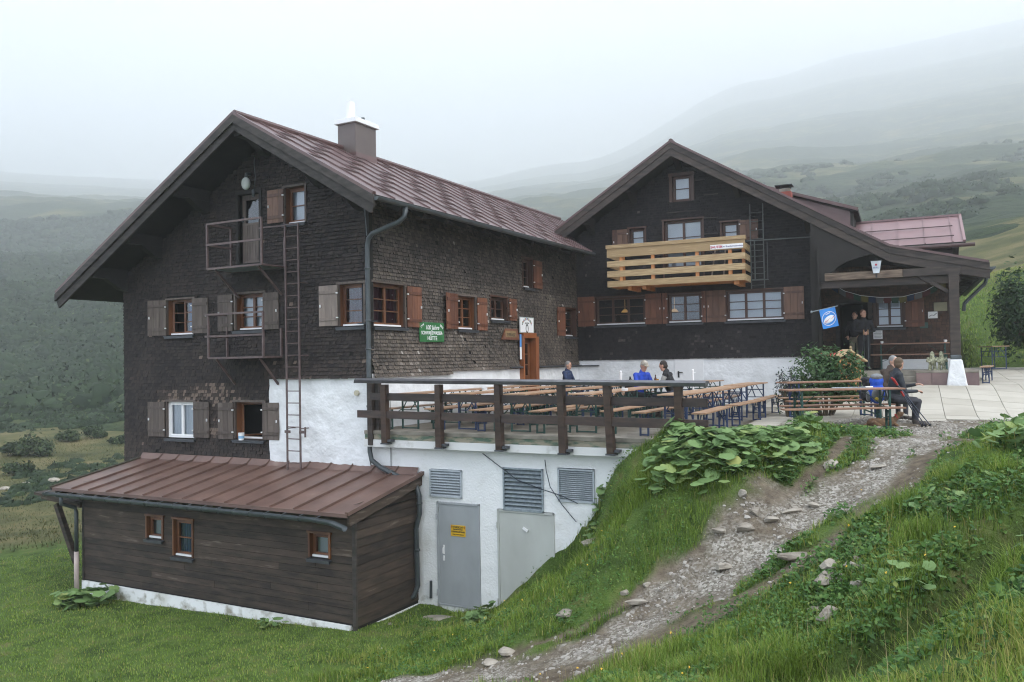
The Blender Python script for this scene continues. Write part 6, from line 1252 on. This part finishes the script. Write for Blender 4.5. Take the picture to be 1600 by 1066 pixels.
def oval(a, b, cx, cy, rot, mt, nm, d, ring=None):
    mb = MB(); k = 28; ca, sa = math.cos(rot), math.sin(rot); P = lambda aa, bb: [FT(cx+(aa*math.cos(t)*ca-bb*math.sin(t)*sa), cy-(aa*math.cos(t)*sa+bb*math.sin(t)*ca), d) for t in np.linspace(0, 2*math.pi, k, endpoint=False)]
    if ring: vi = P(a-ring, b-ring); vo = P(a, b); mb.add(vi+vo, [(i, (i+1) % k, k+(i+1) % k, k+i) for i in range(k)])
    else: mb.add(P(a, b), [tuple(range(k))])
    mb.build(nm, mt, cl)
oval(.45, .36, .5, .52, .25, INKW, 'oval_ring', .006, .03); oval(.36, .17, .5, .56, .3, INKW, 'emblem', .006)
mb = MB(); rd = mat('inkred', (.55, .05, .10))
for i in range(7): u = .24+.085*i; v = .66-.03*i; mb.tube([FT(u, v+.03, .01), FT(u+.03, v-.05, .01), FT(u+.06, v+.03, .01)], .009, 5)
mb.build('script', rd, cl); mb = MB(); [mb.tube([FT(.36+.05*i, .32-.012*i, .008), FT(.36+.05*i, .27-.012*i, .008)], .008, 4) for i in range(6)]; mb.build('script', INKW, cl)
# porch notices
for (xl, xr, yt, yb, mt, lb, lines) in ((1364.5, 1379, 516.5, 530, 'white', 'white notice with lines of text below the porch window', 4), (1459, 1480, 472.5, 486, 'paleold', 'faded beige map board on the porch wall', 0), (1450, 1465, 487, 497.5, 'white', 'small white picture below the beige map board', 1), (1437, 1450, 504, 513, 'greenold', 'dark green plate on the porch wall', 0)):
    m_ = M['white'] if mt == 'white' else mat(mt, (.28, .26, .17) if mt == 'paleold' else (.05, .10, .08), rough=.6); r_ = rect(fy, B, xl, xr, yt, yb, 1.45); w_, h = r_[1]-r_[0], r_[3]-r_[2]
    o = board('notice', lb, 'notice', B, B.P((r_[0]+r_[1])/2, 1.46, (r_[2]+r_[3])/2), TF, w_, h, m_, .01)
    if lines > 1:
        text_on(o, TF, 'Hinweis', .05, INKB, 0, h*.33, .012)
        mb = MB(TF); [mb.box((-w_*.4, .0105, h*(.12-.16*k)), (w_*(.4-.06*(k % 2)), .0115, h*(.17-.16*k))) for k in range(4)]; mb.build('text_line', mat('inkgrey', (.3, .3, .3)), o)
    elif lines: mb = MB(TF); mb.tube([(-w_*.4, .012, -h*.2), (-w_*.1, .012, 0), (w_*.1, .012, -h*.1), (w_*.4, .012, h*.25)], .012, 5); mb.build('drawing', mat('inkgrey', (.3, .3, .3)), o)
# lantern over the porch beam
x, z = fy(B, 1369, 417, -1.15); o = thing('porch_lantern', 'white tapered beer lantern standing on the porch beam', 'lantern', B.P(x, -1.1, z-.17), B.ang)
mb = MB(); mb.add([(-.075, -.075, 0), (.075, -.075, 0), (.075, .075, 0), (-.075, .075, 0), (-.125, -.125, .32), (.125, -.125, .32), (.125, .125, .32), (-.125, .125, .32)], [(3, 2, 1, 0), (4, 5, 6, 7), (0, 1, 5, 4), (1, 2, 6, 5), (2, 3, 7, 6), (3, 0, 4, 7)]); mb.build('lamp_body', mat('lampwhite', (.75, .8, .85), rough=.25), o)
mb = MB(); mb.box((-.14, -.14, .321), (.14, .14, .34)); mb.box((-.03, -.03, .34), (.03, .03, .4)); mb.tube([(0, 0, -.12), (0, 0, -.001)], .03, 8); mb.build('lamp_cap', M['black'], o); text_on(o, lambda u, d, z: (u, -.104-d, z), 'BRÄU', .06, mat('inkblue', (.05, .12, .4)), 0, .14, .004); mb = MB(); mb.ball((0, -.114, .22), (.03, .008, .03), 8); mb.build('emblem', rd, o)
# prayer flags
o = thing('prayer_flags', 'string of faded coloured prayer flags hung across the porch', 'bunting', B.P(0, 0, 0), B.ang); pts = [fy(B, a, b, .5) for a, b in ((1293, 440), (1320, 455), (1345, 462), (1375, 465), (1410, 464), (1445, 455), (1472, 440))]
mb = MB(); mb.tube([(a, .5, b) for a, b in pts], .006, 5); mb.build('string', M['white'], o); cols = [(.015, .03, .07), (.12, .125, .125), (.08, .02, .02), (.015, .05, .03), (.13, .11, .03)]
L_ = np.array(pts); n = 15
for i in range(n):
    t = (i+.5)/n; x = L_[0, 0]+(L_[-1, 0]-L_[0, 0])*t; z = float(np.interp(x, L_[:, 0], L_[:, 1])); z2 = float(np.interp(x+.19, L_[:, 0], L_[:, 1])); mb = MB(); mb.add([(x, .5, z), (x+.19, .5, z2), (x+.18, .47, z2-.17), (x+.01, .48, z-.17)], [(0, 1, 2, 3)]); c = cols[i % 5]; mb.build('flag', mat('pf%d' % (i % 5), c, rough=.9), o)
# stone dwarfs
for px, lb in ((1457, 'stone dwarf figure left of its twin at the deck edge'), (1471.5, 'stone dwarf figure right of its twin, next to the white post foot')):
    x, z = fy(B, px, 577, -.95); o = thing('garden_statue', lb, 'statue', B.P(x, -.95, 4.56), B.ang, 'pair of stone dwarfs'); mb = MB(); s = .02
    mb.tube([(-.055, 0, 0), (-.05, 0, .12), (-.03, 0, .2)], [.05, .042, .05], 10); mb.tube([(.055, 0, 0), (.05, 0, .12), (.03, 0, .2)], [.05, .042, .05], 10); mb.box((-.12, -.09, 0), (-.02, .04, .03)); mb.box((.02, -.09, 0), (.12, .04, .03))
    mb.tube([(0, 0, .15), (0, 0, .26), (0, 0, .36)], [.085, .095, .06], 12); mb.tube([(-.09, 0, .34), (-.12, -.03, .24), (-.06, -.1, .22)], [.035, .03, .028], 8); mb.tube([(.09, 0, .34), (.12, -.03, .24), (.06, -.1, .27)], [.035, .03, .028], 8)
    mb.ball((0, -.01, .40), (.06, .06, .065), 12); mb.ball((0, -.055, .355), (.045, .03, .06), 10); mb.tube([(0, 0, .42), (0, .01, .47), (0, .02, .50)], [.066, .04, .01], 12); mb.ball((0, -.07, .40), .012, 6)
    mb.build('figure', mat('statuestone', (.42, .42, .29), (.13, .14, .09), .9, 22, bump=.006, bscale=60, lo=.38, hi=.6), o, smooth=True)
q = B.P(fy(B, 1463, 562, -.9)[0], -.85, 4.56); o = thing('blue_tube', 'dark blue tube leaning between the two stone dwarfs', 'tube', q, B.ang); mb = MB(); mb.tube([(-.12, 0, .42), (.06, 0, .26)], .03, 8); mb.build('body', M['legs_blue'], o)
# birdhouse-like wooden box with red flowers behind the shrub
q = _C+ray(1322, 556)*21.5; o = thing('wooden_well_box', 'orange wooden box with a little gable roof behind the green shrub', 'planter', (q[0], q[1], 3.9)); mb = MB(); mb.box((-.28, -.2, 0), (.28, .2, 1.0), 0); mb.build('box', M['pineorange'], o); mb = MB(); mb.prism([(-.42, .95), (0, 1.2), (.42, .92), (.42, .96), (0, 1.25), (-.42, .99)], 1, -.3, .3); mb.tube([(0, -.3, 1.2), (0, -.3, 1.33)], [.04, .02], 8); mb.build('gable', M['pine'], o)
o = thing('potted_flowers', 'red flowers beside the wooden box roof', 'flowers', (q[0]-.35, q[1]+.1, 4.8)); mb = MB(); mb.tube([(0, 0, -.2), (0, 0, .05)], [.08, .12], 10); mb.build('pot', M['reddish'], o)
leaf_quads('blooms', RNG.normal(0, .12, (120, 3))*np.array([1.4, 1, .5])+np.array([.1, 0, .15]), np.tile([[0, -.7, .7]], (120, 1)), np.full(120, .035), 1, mat('redbloom', (.6, .02, .03), rough=.6), RNG.uniform(size=120), parent=o)

# ------------------------------------------------------------------ people
def V3(*a): return np.array(a, float)
def cap_mesh(mb, p, q, r1, r2, n=10):
    p, q = V3(*p), V3(*q); d = q-p; L_ = np.linalg.norm(d); d = d/(L_+1e-9); pts = []; rs = []
    for t in (-.95, -.75, -.4, 0): pts.append(p+d*r1*t); rs.append(r1*math.sqrt(max(0.02, 1-t*t)))
    for t in (0, .4, .75, .95): pts.append(q+d*r2*t); rs.append(r2*math.sqrt(max(0.02, 1-t*t)))
    mb.tube(pts, rs, n)
def rotm(yaw, pitch, roll=0):
    cy, sy, cp, sp, cr_, sr = math.cos(yaw), math.sin(yaw), math.cos(pitch), math.sin(pitch), math.cos(roll), math.sin(roll)
    return np.array([[cy, -sy, 0], [sy, cy, 0], [0, 0, 1]])@np.array([[1, 0, 0], [0, cp, -sp], [0, sp, cp]])@np.array([[cr_, 0, sr], [0, 1, 0], [-sr, 0, cr_]])
def body(parent, prims, mats, vox=.011, name='body', smooth_it=4):
    """prims: (kind, a, b, r1, r2, material) fused into ONE continuous surface"""
    mb = MB()
    for k in prims:
        if k[0] == 'c': cap_mesh(mb, k[1], k[2], k[3], k[4])
        else:
            b = len(mb.v); mb.ball((0, 0, 0), 1, 16); Rm = k[3]
            for i in range(b, len(mb.v)): v = Rm@(V3(*mb.v[i])*V3(*k[2]))+V3(*k[1]); mb.v[i] = tuple(v)
    o = mb.build(name, mats, None); r = o.modifiers.new('r', 'REMESH'); r.mode = 'VOXEL'; r.voxel_size = vox; s = o.modifiers.new('s', 'SMOOTH'); s.factor = .5; s.iterations = smooth_it
    bpy.context.view_layer.update(); me = bpy.data.meshes.new_from_object(o.evaluated_get(bpy.context.evaluated_depsgraph_get())); bpy.data.objects.remove(o)
    n = len(me.polygons); C_ = np.zeros(n*3); me.polygons.foreach_get('center', C_); C_ = C_.reshape(-1, 3); best = np.full(n, 1e9); mi = np.zeros(n, int)
    for k in prims:
        if k[0] == 'c':
            p, q = V3(*k[1]), V3(*k[2]); d = q-p; t = np.clip((C_-p)@d/(d@d+1e-9), 0, 1); dist = np.linalg.norm(C_-p-t[:, None]*d, axis=1)-(k[3]+(k[4]-k[3])*t); m_ = k[5]
        else: dist = (np.linalg.norm(((C_-V3(*k[1]))@k[3])/V3(*k[2]), axis=1)-1)*min(k[2]); m_ = k[4]
        s_ = dist < best; best[s_] = dist[s_]; mi[s_] = m_
    me.materials.clear(); [me.materials.append(q) for q in mats]; me.polygons.foreach_set('material_index', mi.astype(np.int32)); me.polygons.foreach_set('use_smooth', np.ones(n, bool))
    o = bpy.data.objects.new(name, me); COL.objects.link(o); o.parent = parent; return o
SKIN = mat('skin', (.52, .30, .21), (.44, .24, .17), .55, 8)
def cloth(nm, c): return mat('cloth_'+nm, c, tuple(q*.6 for q in c), .85, 9, bump=.004, bscale=22)
def hand(pr, wr, d, up_, side, m, curl=.5):
    d = V3(*d); d /= np.linalg.norm(d); u = V3(*up_); u = u-d*(u@d); u /= np.linalg.norm(u); s = np.cross(d, u)
    Rm = np.stack([s, d, u], 1); pr.append(('e', V3(*wr)+d*.045, (.042, .052, .016), Rm, m))
    for i, (o_, ln) in enumerate(((-.03, .062), (-.01, .074), (.01, .070), (.03, .054))):
        a = V3(*wr)+d*.085+s*o_; b = a+(d*math.cos(curl)-u*math.sin(curl))*ln*.5; c = b+(d*math.cos(2*curl)-u*math.sin(2*curl))*ln*.5; pr.append(('c', a, b, .0095, .0085, m)); pr.append(('c', b, c, .0085, .0075, m))
    a = V3(*wr)+d*.025+s*(-.035)*side; b = a+d*.03-s*.025*side-u*.01; c = b+d*.028-u*.012; pr.append(('c', a, b, .012, .010, m)); pr.append(('c', b, c, .010, .0085, m))
def person(label, loc, rz_, J, mats, scale=1., cap_=None, bald=False, group=None, vox=.011, vest=False, shorts=False, collar=None):
    """mats: skin, hair, top, trousers, shoe, extra; J joint dict in metres, facing +y"""
    o = thing('person', label, 'person', loc, rz_, group); pr = []; S, Hr, Tp, Tr, Sh, Ex = range(6); g = lambda k: V3(*J[k])
    pel, ch, nk, hd = g('pel'), g('chest'), g('neck'), g('head'); up_ = (ch-pel)/np.linalg.norm(ch-pel); sx = g('shR')-g('shL'); sx /= np.linalg.norm(sx); fw2 = np.cross(up_, sx); Rt = np.stack([sx, fw2, up_], 1)
    pr += [('e', pel, (.165, .125, .12), Rt, Tr), ('c', pel+up_*.08, ch-up_*.05, .125, .135, Tp), ('e', ch, (.175, .12, .19), Rt, Tp), ('e', pel+up_*.16, (.155, .125, .12), Rt, Tp)]
    for s in 'LR':
        sh, el, ha = g('sh'+s), g('el'+s), g('ha'+s); pr += [('c', ch+up_*.08, sh, .085, .068, Tp), ('c', sh, el, .062, .047, Ex if vest else Tp), ('c', el, ha, .045, .033, Ex if vest else Tp)]
        dr = ha-el; dr /= np.linalg.norm(dr); pr.append(('c', ha, ha+dr*.02, .026, .024, S)); hand(pr, ha+dr*.01, dr+V3(*J.get('hd'+s, (0, 0, 0))), J.get('hu'+s, (0, 0, 1)), 1 if s == 'L' else -1, S, J.get('curl', .5))
        hip, kn, an, to = g('hip'+s), g('kn'+s), g('an'+s), g('to'+s); pr += [('c', hip, kn, .088, .062, Tr)]
        if shorts: m_ = kn+(an-kn)*.25; pr += [('c', kn, m_, .064, .066, Tr), ('c', m_, an, .05, .036, S)]
        else: pr += [('c', kn, an, .06, .048, Tr)]
        ft = to-an; hl_ = an+V3(0, -.03, 0)*0; pr += [('c', an+V3(0, 0, .03), an, .05, .052, Sh), ('c', V3(an[0], an[1], an[2]-.035), to, .045, .036, Sh)]
    pr.append(('c', nk-up_*.04, hd-V3(0, 0, .06), .06, .052, S)); pr.append(('c', ch+up_*.15, nk, .10, .072, Tp))
    Rh = rotm(J.get('yaw', 0), J.get('pitch', 0), J.get('roll', 0)); P = lambda *a: hd+Rh@V3(*a)
    pr += [('e', P(0, 0, .01), (.074, .092, .105), Rh, S), ('e', P(0, .028, -.055), (.055, .062, .06), Rh, S), ('c', P(0, .086, .008), P(0, .099, -.02), .008, .013, S), ('e', P(0, .082, -.062), (.026, .014, .009), Rh, S),
           ('e', P(-.077, -.005, -.005), (.012, .02, .032), Rh, S), ('e', P(.077, -.005, -.005), (.012, .02, .032), Rh, S), ('e', P(0, .072, .035), (.055, .022, .014), Rh, S), ('e', P(0, .066, -.098), (.024, .022, .016), Rh, S)]
    if not bald: pr += [('e', P(0, -.016, .035), (.081, .092, .092), Rh, Hr), ('e', P(0, -.035, -.02), (.076, .072, .07), Rh, Hr)]
    b = body(o, pr, mats, vox)
    for s in (-1, 1):
        mb = MB(); c = P(s*.03, .088, .008); mb.ball(tuple(c), (.011, .011, .009), 8); mb.build('eye', M['black'], b)
    if cap_ is not None:
        mb = MB(); b0 = len(mb.v); mb.ball((0, 0, 0), 1, 16)
        for i in range(b0, len(mb.v)): v = V3(*mb.v[i]); v[2] = max(v[2], -.05); mb.v[i] = tuple(P(*(v*V3(.086, .104, .1)+V3(0, -.004, .04))))
        mb.add([tuple(P(x, y, .045-.012*(y > .12))) for x, y in ((-.07, .06), (-.055, .13), (0, .16), (.055, .13), (.07, .06))]+[tuple(P(x, y, .052-.012*(y > .12))) for x, y in ((-.07, .06), (-.055, .13), (0, .16), (.055, .13), (.07, .06))], [(0, 1, 2, 3, 4), (9, 8, 7, 6, 5), (0, 5, 6, 1), (1, 6, 7, 2), (2, 7, 8, 3), (3, 8, 9, 4)]); mb.build('cap', cap_, o, smooth=True)
    return o, P, J
def seated(lean=.05, seat=.45, **k):
    J = dict(pel=(0, 0, seat+.10), chest=(0, lean*.8, seat+.42), neck=(0, lean*1.2, seat+.63), head=(0, lean*1.5+.03, seat+.765), shL=(-.19, lean, seat+.55), shR=(.19, lean, seat+.55), elL=(-.26, lean+.1, seat+.3), elR=(.26, lean+.1, seat+.3), haL=(-.12, lean+.34, seat+.32), haR=(.12, lean+.34, seat+.32),
             hipL=(-.09, .03, seat+.07), hipR=(.09, .03, seat+.07), knL=(-.13, .43, seat+.06), knR=(.13, .43, seat+.06), anL=(-.13, .42, .09), anR=(.13, .42, .09), toL=(-.15, .60, .045), toR=(.15, .60, .045)); J.update(k); return J
def standing(**k):
    J = dict(pel=(0, 0, .92), chest=(0, 0, 1.25), neck=(0, 0, 1.47), head=(0, .02, 1.60), shL=(-.18, 0, 1.38), shR=(.18, 0, 1.38), elL=(-.25, .0, 1.12), elR=(.25, .0, 1.12), haL=(-.06, .2, 1.02), haR=(.06, .2, 1.02), hipL=(-.09, 0, .9), hipR=(.09, 0, .9), knL=(-.1, .02, .49), knR=(.1, .02, .49), anL=(-.1, 0, .09), anR=(.1, 0, .09), toL=(-.12, .16, .045), toR=(.12, .16, .045)); J.update(k); return J
BLK = cloth('black', (.018, .018, .022)); GREYH = mat('hairgrey', (.30, .29, .28), rough=.8); BRH = mat('hairbrown', (.13, .085, .05), rough=.8); DKH = mat('hairdark', (.035, .025, .02), rough=.8); SHOE = mat('shoe', (.05, .04, .035), rough=.7); JEANS = cloth('jeans', (.05, .06, .09))
faceX = -math.pi/2   # turn a figure so that it faces local +x of the frame
# navy jacket man, facing right
x, _ = fy(A, 886, 575, 7.9); person('man in a navy jacket sitting alone at the back of the terrace', A.P(x-.02, 7.9, 3.63), A.ang+faceX, seated(.02, yaw=.0, pitch=-.05), [SKIN, GREYH, cloth('navy', (.025, .045, .11)), JEANS, SHOE, BLK])
x, _ = fy(A, 1001, 575, 5.1); person('man in a blue and black jacket with a light cap, at a terrace table', A.P(x-.06, 5.1, 3.61), A.ang+faceX-.5, seated(.12, pitch=-.35, yaw=-.1), [SKIN, GREYH, cloth('royal', (.02, .07, .50)), BLK, SHOE, BLK], cap_=cloth('capbeige', (.42, .38, .32)))
o_b = bpy.data.objects[-1] if False else None
x2, _ = fy(A, 1044, 575, 5.1); person('man in a black vest and grey shirt, facing the one in blue', A.P(x2+.12, 5.1, 3.61), A.ang-faceX, seated(.14, pitch=-.28, haL=(-.10, .48, .78), haR=(.10, .5, .80), elL=(-.24, .25, .72), elR=(.24, .25, .72)), [SKIN, DKH, BLK, JEANS, SHOE, cloth('greyshirt', (.35, .35, .34))], vest=True)
# a dark yoke for the blue jacket
q = A.P(x-.06, 5.1, 3.61); o = thing('dark_backpack', 'dark rucksack standing behind the man in the blue jacket', 'backpack', A.P(x-.42, 5.5, 4.06), A.ang); mb = MB(); mb.box((-.1, -.14, 0), (.1, .14, .42)); mb.tube([(0, -.06, .42), (0, -.02, .5), (0, .06, .42)], .015, 6); mb.build('bag', BLK, o, bevel=.05)
for i, (dx_, lb) in enumerate(((.30, 'brown beer bottle on the table between the two men'),)):
    q = A.P(x+.36, 5.12, 4.362); o = thing('bottle', lb, 'bottle', q); mb = MB(); mb.tube([(0, 0, 0), (0, 0, .15), (0, 0, .19), (0, 0, .25)], [.033, .033, .014, .013], 12); mb.build('glass_body', mat('brownglass', (.10, .03, .01), rough=.15), o); mb = MB(); mb.tube([(0, 0, .04), (0, 0, .11)], .034, 12); mb.build('paper_label', M['white'], o)
q = A.P(x+.45, 5.0, 4.362); o = thing('beer_glass', 'beer glass beside the brown bottle', 'glass', q); mb = MB(); mb.tube([(0, 0, 0), (0, 0, .15)], [.03, .036], 12); mb.build('glass_body', mat('beer', (.6, .3, .05), rough=.15), o)
# woman on the porch with poles
x, _ = fy(B, 1350, 540, .1); wloc = B.P(x, .1, 4.56); wrz = B.ang+math.pi+.25
person('woman in black standing on the porch, holding two trekking poles', wloc, wrz, standing(haL=(-.05, .2, 1.08), haR=(.05, .2, 1.08), elL=(-.27, .03, 1.12), elR=(.27, .03, 1.12), pitch=.12, yaw=.35, curl=1.0, hdL=(0, .4, -.4), hdR=(0, .4, -.4)), [SKIN, mat('hairauburn', (.12, .04, .02), rough=.8), BLK, BLK, SHOE, BLK])
Wf = Frame(wloc, wrz)
for s, lb in ((-.055, 'left trekking pole in the hands of the woman in black'), (.055, 'right trekking pole in the hands of the woman in black')):
    o = thing('trekking_pole', lb, 'trekking pole', Wf.P(s, .27, 0), wrz); mb = MB(); mb.tube([(0, 0, 0), (0, 0, 1.0)], .008, 8); mb.build('shaft', M['zinc'], o); mb = MB(); mb.tube([(0, 0, 1.0), (0, 0, 1.14)], .017, 8); mb.build('grip', mat('cork', (.35, .2, .1)), o); mb = MB(); mb.tube([(0, 0, .05), (0, 0, .07)], .03, 10); mb.build('basket', M['black'], o)
x, _ = fy(B, 1337, 540, 1.15); person('man in dark jacket and knee-length light shorts in the porch doorway', B.P(x, 1.15, 4.56), B.ang+math.pi-.3, standing(haL=(-.2, .2, 1.02), haR=(.16, .18, 1.0)), [SKIN, DKH, cloth('darkjacket', (.025, .025, .03)), cloth('khaki', (.30, .27, .2)), SHOE, BLK], shorts=True)
# hikers at the gravel table
hz_g = 3.60
H1 = (7.42, 16.45, hz_g)
person('seated hiker in dark jacket facing right, blue rucksack at his back', H1, -math.pi/2-.12, seated(.06, yaw=.65, pitch=-.05, haL=(-.05, .42, .80), haR=(.08, .40, .68), elL=(-.24, .12, .74), elR=(.22, .14, .68), knL=(-.12, .44, .50), knR=(.12, .42, .48), anL=(-.14, .42, .09), anR=(.14, .34, .09), toL=(-.17, .62, .05), toR=(.16, .53, .05)), [SKIN, BRH, cloth('anthracite', (.03, .035, .045)), cloth('greytrouser', (.045, .045, .055)), SHOE, BLK], vox=.009)
H2 = (7.60, 17.35, 3.64)
person('seated hiker in brown jacket turning his face to the camera', H2, -math.pi/2+.15, seated(.16, yaw=-1.35, pitch=-.08, roll=.15, haL=(-.1, .42, .6), haR=(.1, .40, .58)), [SKIN, GREYH, cloth('brown', (.07, .048, .035)), cloth('greytrouser', (.045, .045, .055)), SHOE, BLK], vox=.009)
def pack(nm, label, loc, rz_, c1, c2, s=1., c3=None):
    o = thing(nm, label, 'backpack', loc, rz_); pr = [('e', (0, 0, .2*s), (.15*s, .11*s, .2*s), np.eye(3), 0), ('e', (0, 0, .42*s), (.125*s, .105*s, .12*s), np.eye(3), 0), ('e', (0, .085*s, .17*s), (.10*s, .06*s, .13*s), np.eye(3), 1), ('e', (0, .03*s, .50*s), (.11*s, .10*s, .06*s), np.eye(3), 1), ('e', (-.15*s, 0, .14*s), (.04*s, .07*s, .10*s), np.eye(3), 1), ('e', (.15*s, 0, .14*s), (.04*s, .07*s, .10*s), np.eye(3), 1)]
    body(o, pr, [c1, c2], .012, 'bag'); mb = MB()
    for x in (-.08, .08): mb.tube([(x*s, -.1*s, .46*s), (x*s, -.19*s, .38*s), (x*s, -.2*s, .2*s), (x*s, -.1*s, .06*s)], .014, 6)
    mb.build('strap', BLK, o)
    if c3: mb = MB(); mb.ball((.03, .15*s, .1*s), (.035, .025, .03), 10); mb.build('yellow_cup', c3, o)
    return o
BLUEP = cloth('packblue', (.02, .10, .60)); GREYP = cloth('packgrey', (.22, .23, .24))
pack('blue_backpack', 'blue and grey rucksack at the back of the hiker in the dark jacket', (7.02, 16.28, 4.05), 2.9, BLUEP, GREYP, 1.05, mat('yellowplastic', (.85, .6, .03), rough=.4))
pack('black_backpack', 'black rucksack with orange trim on the back of the hiker in brown', (7.27, 17.3, 4.02), math.pi/2, BLK, BLK, .95)
# poles leaning at the table end
for i, (a, b, lb) in enumerate((((1393, 590), (1457, 669), 'longest trekking pole leaning at the table end, rightmost foot'), ((1396, 592), (1449, 671), 'trekking pole whose foot stands between the other two'), ((1408, 612), (1443, 669), 'trekking pole with the leftmost foot at the table end'))):
    t = _C+ray(*a)*15.75; f_ = _C+ray(*b)*15.95; f_[2] = max(f_[2], 3.58); o = thing('trekking_pole', lb, 'trekking pole', f_); d = t-f_; mb = MB(); mb.tube([(0, 0, 0), tuple(d*.55)], [.009, .011], 8); mb.tube([tuple(d*.5), tuple(d*.9)], .014, 8); mb.build('shaft', mat('polecolor', (.05, .06, .09), rough=.35), o)
    mb = MB(); mb.tube([tuple(d*.88), tuple(d)], .018, 8); mb.build('grip', mat('polered', (.45, .03, .03), rough=.6), o); mb = MB(); mb.tube([tuple(d*.06), tuple(d*.07)], .028, 10); mb.build('basket', M['black'], o)
q = (5.98+.55, 15.85, 4.378); o = thing('trekking_pole', 'pale folded trekking pole lying on the gravel table', 'trekking pole', q, .05); mb = MB(); mb.tube([(-.55, 0, .012), (.1, 0, .012)], .010, 8); mb.build('shaft', M['galva'], o); mb = MB(); mb.tube([(.1, 0, .014), (.24, 0, .014)], .016, 8); mb.build('grip', M['white'], o)
# dog lying under the table
o = thing('dog', 'brown and white dog with a red collar lying beneath the hikers', 'dog', (7.08, 16.1, 3.6), 0); o.scale = (.8, .8, .8); I_ = np.eye(3)
pr = [('e', (-.12, 0, .13), (.20, .11, .12), I_, 0), ('e', (.12, 0, .15), (.16, .11, .125), I_, 0), ('e', (-.28, .02, .12), (.14, .12, .12), I_, 0), ('c', (.22, -.02, .2), (.32, -.05, .30), .07, .055, 0), ('e', (.36, -.07, .33), (.075, .06, .06), I_, 0), ('c', (.40, -.09, .315), (.48, -.12, .295), .035, .024, 1), ('c', (.33, -.02, .38), (.30, 0, .33), .014, .022, 0), ('c', (.33, -.11, .38), (.30, -.12, .33), .014, .022, 0),
      ('c', (.2, -.09, .1), (.27, -.12, .035), .04, .028, 0), ('c', (.27, -.12, .03), (.45, -.13, .025), .027, .022, 1), ('c', (.2, .08, .1), (.27, .1, .035), .04, .028, 0), ('c', (.27, .1, .03), (.43, .1, .025), .027, .022, 1), ('c', (-.3, -.1, .12), (-.15, -.15, .05), .06, .04, 0), ('c', (-.15, -.15, .04), (-.27, -.17, .03), .03, .022, 0), ('c', (-.27, -.17, .03), (-.12, -.19, .025), .024, .02, 1), ('c', (-.4, .03, .1), (-.6, -.03, .04), .025, .015, 0), ('c', (-.6, -.03, .04), (-.7, -.14, .03), .015, .01, 1)]
body(o, pr, [mat('fur', (.23, .135, .075), (.12, .07, .04), .95, 12, bump=.01, bscale=60), mat('furwhite', (.6, .56, .5), rough=.9)], .009); mb = MB(); mb.tube([(.245+.045*.3, -.03, .265), (.275, -.035, .275)], [.075, .07], 14); mb.build('collar', mat('polered', (.45, .03, .03)), o)
for i, (px, py, lb) in enumerate(((1378, 538, 'white cup on the left end of the porch table'), (1477, 536, 'white cup on the right end of the porch table'))):
    x, _ = fy(B, px, py, .9); o = thing('cup', lb, 'cup', B.P(x, .9, 5.316)); mb = MB(); mb.tube([(0, 0, 0), (0, 0, .07)], [.03, .04], 12); mb.build('bowl', M['white'], o); mb = MB(); mb.tube([(.035, 0, .055), (.06, 0, .04), (.035, 0, .02)], .005, 5); mb.build('handle', M['white'], o)
for px, py, d, lb in ((976, 606, 16.9, 'white ashtray on a terrace table, between the two rightmost railing posts'), (757, 607, 19.0, 'metal napkin holder on a terrace table left of the orange door post')):
    q = _C+ray(px, py)*d; o = thing('table_caddy', lb, 'table caddy', (q[0], q[1], 4.362)); mb = MB(); mb.tube([(0, 0, 0), (0, 0, .05)], [.06, .07], 12); mb.build('bowl', M['white'], o)
